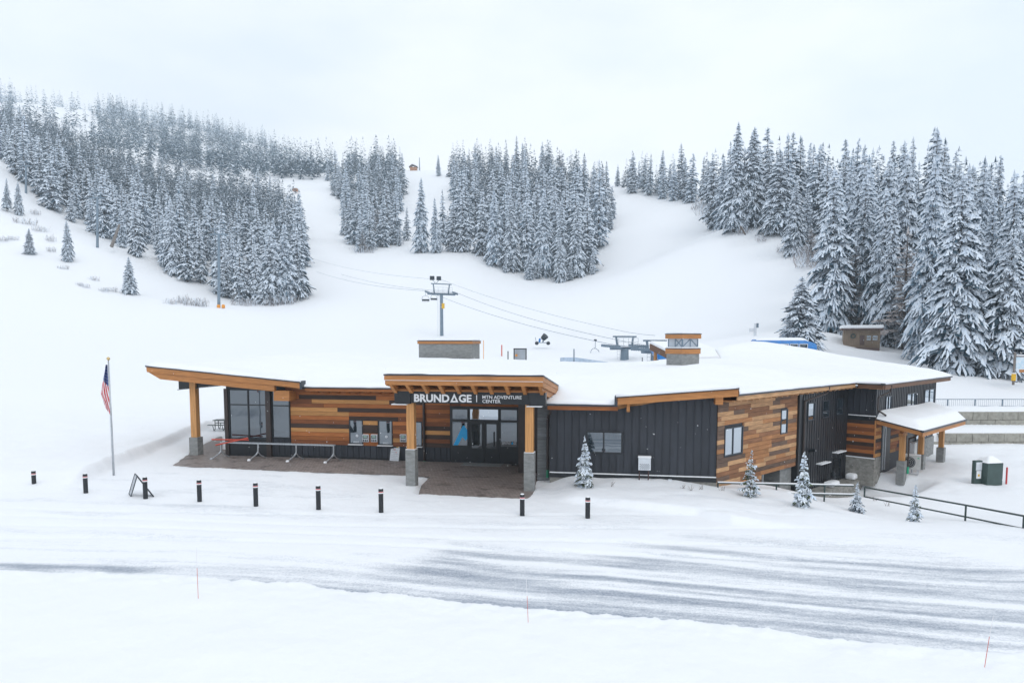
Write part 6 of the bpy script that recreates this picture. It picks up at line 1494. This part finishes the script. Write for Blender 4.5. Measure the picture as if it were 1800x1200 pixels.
# blue netting
nb_ = MB(); a_ = WP(985, 628, 85); xs = np.linspace(a_[0], WP(1076, 636, 85)[0], 24)
for i, x in enumerate(xs):
    t_ = i / 23; top = 6.7 - 85 / 1250 * (28 + 9 * max(0, t_ - 0.3) / 0.7); nb_.v += [(x, 85 + 0.5 * math.sin(t_ * 7), top), (x, 85.05 + 0.5 * math.sin(t_ * 7), top - 1.6)]
for i in range(23): nb_.f.append((2 * i, 2 * i + 1, 2 * i + 3, 2 * i + 2)); nb_.m.append(0)
ob = nb_.build('safety_netting', 'net_blue'); tag(ob, 'low blue safety netting beyond the lodge roof', 'netting'); so_ = ob.modifiers.new('thick', 'SOLIDIFY'); so_.thickness = 0.03
# --- snow gun
c = WP(953, 606, 112); c[2] = max(c[2], gz(c[0], c[1])); SGN = thing('snow_gun', c, 'wheeled snow gun with tilted dark fan on the slope behind', 'snow gun')
x, y, z = c; FB0 = MB().tube((x + 0.15, y, z + 1.0), (x + 0.55, y - 0.25, z + 1.45), 0.42, 0.50, 14).build('fan_barrel', 'dark_steel', SGN)
MB().tube((x + 0.1, y + 0.05, z + 0.95), (x + 0.14, y, z + 1.0), 0.25, 0.42, 14).build('motor', 'galvanized', SGN)
MB().beam((x - 0.9, y, z + 0.35), (x + 1.0, y, z + 0.35), 0.5, 0.10).build('chassis', 'lift_steel', SGN); MB().beam((x + 0.1, y, z + 0.4), (x + 0.25, y, z + 1.0), 0.2, 0.2).build('mount', 'lift_steel', SGN); MB().beam((x - 0.45, y, z + 0.4), (x - 0.35, y, z + 1.0), 0.35, 0.3).build('control_box', 'lift_blue', SGN)
MB().tube((x - 0.95, y, z + 0.35), (x - 1.05, y, z + 1.2), 0.04).build('drawbar', 'lift_steel', SGN)
for wx in (-0.85, 0.95):
    for wy in (-0.55, 0.55): MB().tube((x + wx, y + wy - 0.09, z + 0.26), (x + wx, y + wy + 0.09, z + 0.26), 0.28, n=14).build('wheel', 'dark_steel', SGN)
# --- chairlift
LD = np.array([-0.478, 0.878, 0.0]); LP_ = np.array([0.878, 0.478, 0.0]); HG = 3.1
M1 = WP(1098, 612, 95); M2 = WP(1151, 618, 84); T1 = WP(776, 517, 150); FAR_ = WP(545, 470, 256)
def sheaves(parent, c, n_, dz):
    for k in range(n_):
        q = c + LD * (0.42 * (k - (n_ - 1) / 2)) + np.array([0, 0, dz * (k - (n_ - 1) / 2) * 0.42])
        MB().tube(q - LP_ * 0.06, q + LP_ * 0.06, 0.20, n=10).build('sheave', 'lift_steel', parent)
    MB().beam(c - LD * (0.21 * n_) + np.array([0, 0, 0.0 - dz * 0.21 * n_]), c + LD * (0.21 * n_) + np.array([0, 0, dz * 0.21 * n_]), 0.10, 0.12).build('sheave_beam', 'lift_steel', parent)
def lift_tower(name, c, g, rad, label, gaug, nshe, dz, frame_h, lights=False, pole_top=None):
    T = thing(name, (c[0], c[1], g), label, 'lift tower', 'towers of the chairlift')
    MB().tube((c[0], c[1], g - 0.5), (c[0], c[1], c[2]), rad, rad * 0.86, 16).build('mast', 'lift_steel', T, smooth=False)
    MB().beam(c - LP_ * gaug, c + LP_ * gaug, 0.38, 0.38).build('cross_arm', 'lift_steel', T)
    for sg in (-1, 1): sheaves(T, c + LP_ * (gaug * sg) + np.array([0, 0, 0.28]), nshe, dz)
    up = np.array([0, 0, frame_h]); a_, b2_ = c - LP_ * gaug * 0.50, c + LP_ * gaug * 0.50
    for q, k in ((a_, -1), (b2_, 1)): MB().beam(q, q + up + LP_ * (0.28 * k), 0.20, 0.20).build('frame_leg', 'lift_steel', T)
    MB().beam(a_ + up - LP_ * 0.75, b2_ + up + LP_ * 0.75, 0.22, 0.20).build('frame_beam', 'lift_steel', T)
    pf = MB().beam(c - LP_ * gaug * 0.8 + LD * -0.55 + np.array([0, 0, 0.3]), c + LP_ * gaug * 0.8 + LD * -0.55 + np.array([0, 0, 0.3]), 0.6, 0.05).build('platform', 'lift_steel', T)
    for t_ in np.linspace(-0.7, 0.7, 5):
        q = c + LP_ * gaug * t_ - LD * 0.8; MB().tube(q + np.array([0, 0, 0.3]), q + np.array([0, 0, 1.35]), 0.028, n=6).build('guard_post', 'galvanized', pf)
    for zz in (0.85, 1.35): MB().tube(c - LP_ * gaug * 0.7 - LD * 0.8 + np.array([0, 0, zz]), c + LP_ * gaug * 0.7 - LD * 0.8 + np.array([0, 0, zz]), 0.028, n=6).build('guard_rail', 'galvanized', pf)
    lx_ = c - np.array([0.9 * rad + 0.3, 0.3, 0]); ld = MB()
    for k in range(int((c[2] - g) / 0.4)): ld.beam((lx_[0] - 0.18, lx_[1], g + 0.3 + 0.4 * k), (lx_[0] + 0.18, lx_[1], g + 0.3 + 0.4 * k), 0.04, 0.04)
    ld.beam((lx_[0] - 0.18, lx_[1], g), (lx_[0] - 0.18, lx_[1], c[2]), 0.03, 0.03).beam((lx_[0] + 0.18, lx_[1], g), (lx_[0] + 0.18, lx_[1], c[2]), 0.03, 0.03); ld.build('ladder', 'galvanized', T)
    if lights:
        for dx in (-0.75, 0.75):
            q = a_ + up + LP_ * (0.3 + dx) + np.array([0, 0, 0.9]); MB().box(q[0] - 0.5, q[0] + 0.4, q[1] - 0.35, q[1] + 0.3, q[2] - 0.15, q[2] + 0.65).build('floodlight', 'dark_steel', T); MB().tube(q + np.array([0, 0, -0.1]), a_ + up + LP_ * 0.3, 0.05).build('light_arm', 'lift_steel', T)
        MB().box(c[0] + rad * 0.2, c[0] + rad * 0.2 + 0.6, c[1] - rad - 0.05, c[1] - rad, c[2] - 3.0, c[2] - 1.9).build('number_plate', 'yellow', T)
    return T
lift_tower('chairlift_tower', T1, gz(T1[0], T1[1]), 0.37, 'grey chairlift tower with floodlights above the lodge roof', HG, 7, 0.22, 2.1, True)
lift_tower('chairlift_tower', M1, gz(M1[0], M1[1]), 0.60, 'stout lift mast with sheave trains left of the lantern turret', 2.3, 10, 0.05, 1.55)
lift_tower('chairlift_tower', M2, gz(M2[0], M2[1]), 0.52, 'lift mast partly hidden behind the lantern turret', 1.9, 10, 0.02, 1.3)
# the blue bull-wheel cover end beside the turret
q = WP(1160, 628, 80); bw = MB().prism([WP(1151, 620, 80), WP(1158, 632, 80), WP(1178, 630, 80), WP(1178, 621, 80)], (0, 2.5, 0.2)); tag(bw.build('bullwheel_cover', 'lift_blue'), 'small blue bull-wheel cover left of the lantern turret', 'lift cover')
def cable(name, pts, sag, r_, label):
    out_ = []
    for (a_, b2_), s_ in zip(zip(pts[:-1], pts[1:]), sag):
        for t_ in np.linspace(0, 1, 15)[:-1]: out_.append(a_ + (b2_ - a_) * t_ - np.array([0, 0, 4 * s_ * t_ * (1 - t_)]))
    out_.append(pts[-1]); return tag(MB().path(out_, r_, 5).build(name, 'lift_steel'), label, 'cable', 'ropes of the chairlift')
U = lambda c_, g_, dz_=0.55: c_ + LP_ * g_ + np.array([0, 0, dz_])
cable('haul_rope', [U(M2, -1.9), U(M1, -2.3), U(T1, -HG), U(FAR_, -HG)], [0.05, 0.9, 1.6], 0.032, 'left haul rope of the chairlift')
cable('haul_rope', [U(M2, 1.9), U(M1, 2.3), U(T1, HG), U(FAR_, HG)], [0.05, 0.9, 1.6], 0.032, 'right haul rope of the chairlift')
cable('comm_line', [U(M2, 0, 1.9), U(M1, 0, 2.2), U(T1, 0, 3.0), U(FAR_, 0, 3.4)], [0.05, 0.7, 1.2], 0.022, 'thin uppermost line of the chairlift')
CH = thing('lift_chair', (0, 0, 0), 'tmp', 'chairlift seat', 'chairs on the lift')
MB().box(-0.2, 0.2, -0.12, 0.12, -0.15, 0.12).build('grip', 'dark_steel', CH); MB().path([Vector((0, 0, 0)), Vector((0, 0, -1.1)), Vector((0, 0.15, -1.3))], 0.045, 6).build('hanger', 'lift_steel', CH)
pts = [Vector((-1.0, 0, -2.9)), Vector((-1.08, 0, -2.2)), Vector((-0.8, 0.1, -1.55)), Vector((-0.3, 0.15, -1.3)), Vector((0.3, 0.15, -1.3)), Vector((0.8, 0.1, -1.55)), Vector((1.08, 0, -2.2)), Vector((1.0, 0, -2.9))]
MB().path(pts, 0.045, 6).build('bail', 'lift_steel', CH); MB().box(-1.0, 1.0, -0.55, 0.0, -2.98, -2.88).build('seat', 'dark_steel', CH); MB().box(-1.0, 1.0, -0.03, 0.04, -2.75, -2.30).build('backrest', 'dark_steel', CH)
MB().path([Vector((-0.9, 0, -2.2)), Vector((-0.9, -0.6, -2.35)), Vector((0.9, -0.6, -2.35)), Vector((0.9, 0, -2.2))], 0.03, 6).build('safety_bar', 'lift_steel', CH)
for i, (px_, py_, d_, sc_, lb) in enumerate(((748, 511.5, 152, 0.74, 'empty lift chair left of the floodlit tower'), (762.5, 511, 158, 0.70, 'empty lift chair close beside the floodlit tower mast'), (545, 473, 252, 0.95, 'lift chair just clearing the edge of the left wood'), (565, 468.5, 245, 0.95, 'lift chair right of the left wood, on the rope'), (1046.5, 597.5, 104, 0.95, 'lift chair hanging before the blue netting'))):
    q = WP(px_, py_, d_)
    if i == 0: place(CH, q); CH['label'] = lb; CH.scale = (sc_,) * 3; CH.rotation_euler[2] = 0.3
    else: copy_tree(CH, q, rotz=0.3 + 0.1 * i, scale=sc_, label=lb)
# --- older lift poles on the left hillside
for px_, by, ty, d_, lb, pad in ((384.5, 537, 412, 165, 'lift pole with yellow pads at the foot of the left wood', 1), (171, 432, 348, 200, 'lift pole halfway up the left hillside', 0), (45.5, 338, 292, 238, 'lift pole high on the left hillside at picture edge', 0)):
    b0 = WP(px_, by, d_); g_ = gz(b0[0], b0[1]); t0 = WP(px_, ty, d_)
    T = thing('lift_pole', (b0[0], b0[1], g_), lb, 'lift tower', 'poles of the left lift')
    MB().tube((b0[0], b0[1], g_ - 0.5), (t0[0], t0[1], t0[2]), 0.36, 0.26, 12).build('mast', 'lift_steel', T); MB().beam((t0[0] - 2.1, t0[1], t0[2]), (t0[0] + 2.1, t0[1], t0[2]), 0.3, 0.3).build('cross_arm', 'lift_steel', T)
    for sx in (-2.0, 2.0): MB().beam((t0[0] + sx, t0[1] - 1.2, t0[2] + 0.2), (t0[0] + sx, t0[1] + 1.2, t0[2] + 0.5), 0.14, 0.3).build('sheave_train', 'dark_steel', T)
    MB().beam((t0[0] - 1.7, t0[1], t0[2] + 1.2), (t0[0] + 1.7, t0[1], t0[2] + 1.2), 0.16, 0.16).build('frame_beam', 'lift_steel', T)
    for sx in (-0.9, 0.9): MB().beam((t0[0] + sx, t0[1], t0[2]), (t0[0] + sx, t0[1], t0[2] + 1.2), 0.14, 0.14).build('frame_leg', 'lift_steel', T)
    if pad:
        for dx in (0.2, 1.3): MB().lathe((b0[0] + dx, b0[1] - 0.6, g_ - 0.2), [(0.35, 0), (0.4, 0.4), (0.35, 0.65), (0.2, 0.8)], 10).build('pad', 'safety_orange', T)
# --- cabin and mast on the skyline, small hut on the run
p = WP(726, 301, 538); g_ = gz(p[0], p[1]); CB = thing('log_cabin', (p[0], p[1], g_), 'tiny brown cabin on the skyline between the woods', 'cabin')
g_ = max(g_, WP(726, 300.5, 538)[2]) - 0.2
MB().box(p[0] - 2.0, p[0] + 3.0, p[1] - 2, p[1] + 2.5, g_ - 1.0, g_ + 2.2).build('wall', 'cabin_wood', CB); MB().prism([(p[0] - 2.7, p[1] - 2.5, g_ + 2.1), (p[0] - 0.4, p[1] - 2.5, g_ + 3.9), (p[0] + 3.5, p[1] - 2.5, g_ + 2.3), (p[0] + 3.5, p[1] - 2.5, g_ + 2.6), (p[0] - 0.4, p[1] - 2.5, g_ + 4.3), (p[0] - 2.7, p[1] - 2.5, g_ + 2.4)], (0, 5.5, 0)).build('roof', 'brown_paint', CB)
MB().prism([(p[0] - 0.4, p[1] - 2.4, g_ + 4.32), (p[0] + 3.5, p[1] - 2.4, g_ + 2.62), (p[0] + 3.5, p[1] - 2.4, g_ + 3.1), (p[0] - 0.4, p[1] - 2.4, g_ + 4.7)], (0, 5.4, 0)).build('roof_snow', 'snow_smooth', CB)
p = WP(737.5, 299, 538); g_ = gz(p[0], p[1]); tag(MB().tube((p[0], p[1], g_ - 1), (p[0], p[1], WP(737.5, 277, 538)[2]), 0.45, 0.2, 8).build('radio_mast', 'lift_steel'), 'thin mast right of the skyline cabin', 'mast')
p = WP(519, 335, 425); g_ = max(gz(p[0], p[1]), p[2]); HB = thing('run_hut', (p[0], p[1], g_), 'tiny orange-brown hut at the top of the left run', 'hut')
MB().box(p[0] - 1.2, p[0] + 1.2, p[1] - 1.5, p[1] + 1.5, g_ - 0.5, g_ + 1.0).build('wall', 'cabin_wood', HB); MB().box(p[0] - 1.4, p[0] + 1.4, p[1] - 1.9, p[1] + 1.9, g_ + 1.002, g_ + 1.4).build('roof_snow', 'snow_smooth', HB)
# --- picnic tables left of the glass corner
p = on_ground(386, 755, 0.1)
PT = thing('picnic_table', p, 'green steel picnic table half hidden by the glass corner', 'picnic table')
x, y, z = p; MB().box(x - 0.35, x + 1.7, y - 0.4, y + 0.4, z + 0.72, z + 0.77).build('table_top', 'green_rail', PT)
for yy in (-0.75, 0.75): MB().box(x - 0.55, x + 1.7, y + yy - 0.14, y + yy + 0.14, z + 0.42, z + 0.46).build('bench', 'green_rail', PT)
for xx in (-0.2, 0.5, 1.3):
    MB().path([Vector((x + xx, y - 0.3, z + 0.72)), Vector((x + xx, y - 0.3, z + 0.1)), Vector((x + xx, y - 0.55, z + 0.02)), Vector((x + xx, y - 0.75, z + 0.42))], 0.028, 6).path([Vector((x + xx, y + 0.3, z + 0.72)), Vector((x + xx, y + 0.3, z + 0.1)), Vector((x + xx, y + 0.55, z + 0.02)), Vector((x + xx, y + 0.75, z + 0.42))], 0.028, 6).build('leg', 'green_rail', PT)
# --- thin snow stakes at the road
for x0_, y0_, x1_, y1_, lb in ((348.5, 1051, 345, 962, 'thin red snow stake left in the front snowbank'), (929, 1093, 925, 1016, 'thin red snow stake in the middle of the front snowbank'), (1729, 1172, 1746, 1082, 'leaning red snow stake at the right of the front snowbank')):
    p = on_ground(x0_, y1_ and y0_, 0.3); t_ = WP(x1_, y1_, p[1]); tag(MB().tube((p[0], p[1], p[2] - 0.2), p + (t_ - p) * 0.6, 0.006, 0.0055, 6, 0).tube(p + (t_ - p) * 0.6, t_, 0.0055, 0.005, 6, 1).build('snow_stake', ['red_orange', 'flag_white']), lb, 'stake', 'snow stakes by the road')
# --- shrubs, larches, deadwood
def shrub_mesh(seed, n_=110, snow=0.42):
    r_ = random.Random(seed); mb = MB()
    for k in range(n_):
        a_ = r_.uniform(0, 6.28); el = r_.uniform(0.7, 1.45); L = r_.uniform(0.25, 1.0); b0 = Vector((r_.uniform(-.8, .8), r_.uniform(-.6, .6), -0.05)); d_ = Vector((math.cos(a_) * math.cos(el), math.sin(a_) * math.cos(el), math.sin(el)))
        mi = 1 if r_.random() < snow else 0
        sd_ = d_.cross(Vector((0, 0, 1))).normalized() * 0.014; mb.add([b0 - sd_, b0 + sd_, b0 + d_ * L], [(0, 1, 2)], mi)
        for q in range(3):
            m_ = b0 + d_ * (L * r_.uniform(0.4, 0.9)); d2 = (d_ + Vector((r_.uniform(-.7, .7), r_.uniform(-.7, .7), r_.uniform(-.2, .5)))).normalized() * L * 0.35; s2 = d2.cross(Vector((0, 0, 1))).normalized() * 0.012; mb.add([m_ - s2, m_ + s2, m_ + d2], [(0, 1, 2)], mi)
    me_ = bpy.data.meshes.new('shrub'); me_.from_pydata(mb.v, [], mb.f); me_.materials.append(MATS['twig']); me_.materials.append(MATS['tree_snow']); me_.polygons.foreach_set('material_index', mb.m); return me_
SHM = [shrub_mesh(i) for i in (3, 4)]
for i, (x, y, d_, h) in enumerate(((300, 524, 163, 1.8), (322, 521, 166, 2.4), (340, 528, 164, 2.6), (352, 530, 164, 2.2), (182, 506, 165, 1.3), (196, 500, 167, 1.4), (140, 500, 166, 1.0), (148, 506, 165, 1.2), (70, 378, 205, 2.2), (42, 372, 208, 2.5), (20, 412, 192, 1.6), (88, 400, 198, 2.0), (8, 418, 190, 1.5), (60, 350, 222, 2.0), (90, 425, 190, 1.6), (112, 470, 178, 1.3), (165, 480, 174, 1.4), (420, 538, 178, 2.6), (440, 536, 182, 2.6), (480, 531, 186, 3.0), (505, 527, 188, 3.4), (1232, 366, 285, 5), (1246, 372, 270, 5), (1415, 438, 163, 3.6), (1428, 446, 158, 4.2), (1438, 452, 155, 4.0), (1340, 415, 185, 2.0), (1310, 408, 195, 2.5), (640, 432, 276, 3.5), (700, 412, 300, 3), (800, 428, 272, 5), (1380, 428, 172, 1.8))):
    p = WP(x, y, d_); p[2] = gz(p[0], p[1]) - 0.1; o = bpy.data.objects.new('shrub', SHM[i % 2]); COL.objects.link(o); place(o, p); o.scale = (h * rng.uniform(0.9, 1.5), h, h); o.rotation_euler[2] = rng.uniform(0, 6)
    wh = 'on the open left hillside' if x < 210 else 'at the foot of the left wood' if x < 520 else 'at the lower edge of the right tree line' if x > 1200 else 'at the edge of the woods by the middle runs'
    tag(o, 'bare frosted brown shrub ' + wh, 'shrub', 'shrubs ' + wh)
LAR = crown_mesh(conifer_arrays(71, K=3, whorls=24, nbr=5, rad=0.15, snow=0.12, ragged=0.5, droop=0.1), ['larch', 'tree_snow'])
for x, by, ty, d_, lb in ((662, 412, 358, 300, 'bare brownish larch low in the wood between the runs'), (690, 414, 380, 300, 'small bare larch at the right foot of the wood between the runs'), (985, 340, 262, 400, 'brown bare larch near the top of the middle wood'), (1425, 440, 390, 160, 'pale bare larch at the lower right end of the tree line'), (638, 436, 398, 278, 'pale bare larch at the lowest tip of the wood between runs'), (1590, 560, 395, 100, 'grey leafless larch at the front of the right wood'), (1500, 575, 420, 108, 'thin leafless larch at the left of the right wood')):
    p = WP(x, by, d_); z_ = gz(p[0], p[1]); plant(p[0], p[1], z_, WP(x, ty, d_)[2] - z_, LAR, lb, None, 1.2, x)
a_, b2_ = WP(196, 434, 198), WP(210, 395, 200); tag(MB().tube(a_, b2_, 0.5, 0.3, 8).build('leaning_log', 'dead_wood'), 'pale leaning dead trunk at the edge of the left wood', 'log')
a_, b2_ = WP(1302, 399, 190), WP(1310, 412, 185); tag(MB().tube(a_, b2_, 0.3, 0.2, 8).build('fallen_log', 'bark'), 'dark fallen log below the right tree line', 'log')

# --- light snowfall in the air before the lodge
fr_ = np.random.RandomState(9); fk = MB()
for _ in range(520):
    c = np.array([fr_.uniform(-22, 24), fr_.uniform(14, 38), fr_.uniform(0.3, 7.5)]); r_ = fr_.uniform(0.006, 0.016)
    fk.add([c + np.array(q) * r_ for q in ((1, 0, 0), (-1, 0, 0), (0, 1, 0), (0, -1, 0), (0, 0, 1), (0, 0, -1))], [(0, 2, 4), (2, 1, 4), (1, 3, 4), (3, 0, 4), (2, 0, 5), (1, 2, 5), (3, 1, 5), (0, 3, 5)])
tag(fk.build('snowfall', 'snow_smooth'), 'sparse snowflakes drifting before the lodge', kind='stuff')
# ------------------------------------------------------------------ winter haze
hz = MB().box(-1190, 1190, -1190, 1190, -5, 470)
m = bpy.data.materials.new('haze_air'); m.use_nodes = True; n = m.node_tree; n.nodes.clear(); MATS['haze_air'] = m
o = n.nodes.new('ShaderNodeOutputMaterial'); pv = n.nodes.new('ShaderNodeVolumePrincipled')
pv.inputs['Color'].default_value = (0.80, 0.915, 1.0, 1); pv.inputs['Density'].default_value = 0.00036; pv.inputs['Anisotropy'].default_value = 0.0
n.links.new(pv.outputs[0], o.inputs['Volume'])
tag(hz.build('haze', 'haze_air'), 'pale winter haze over the mountain', kind='stuff')
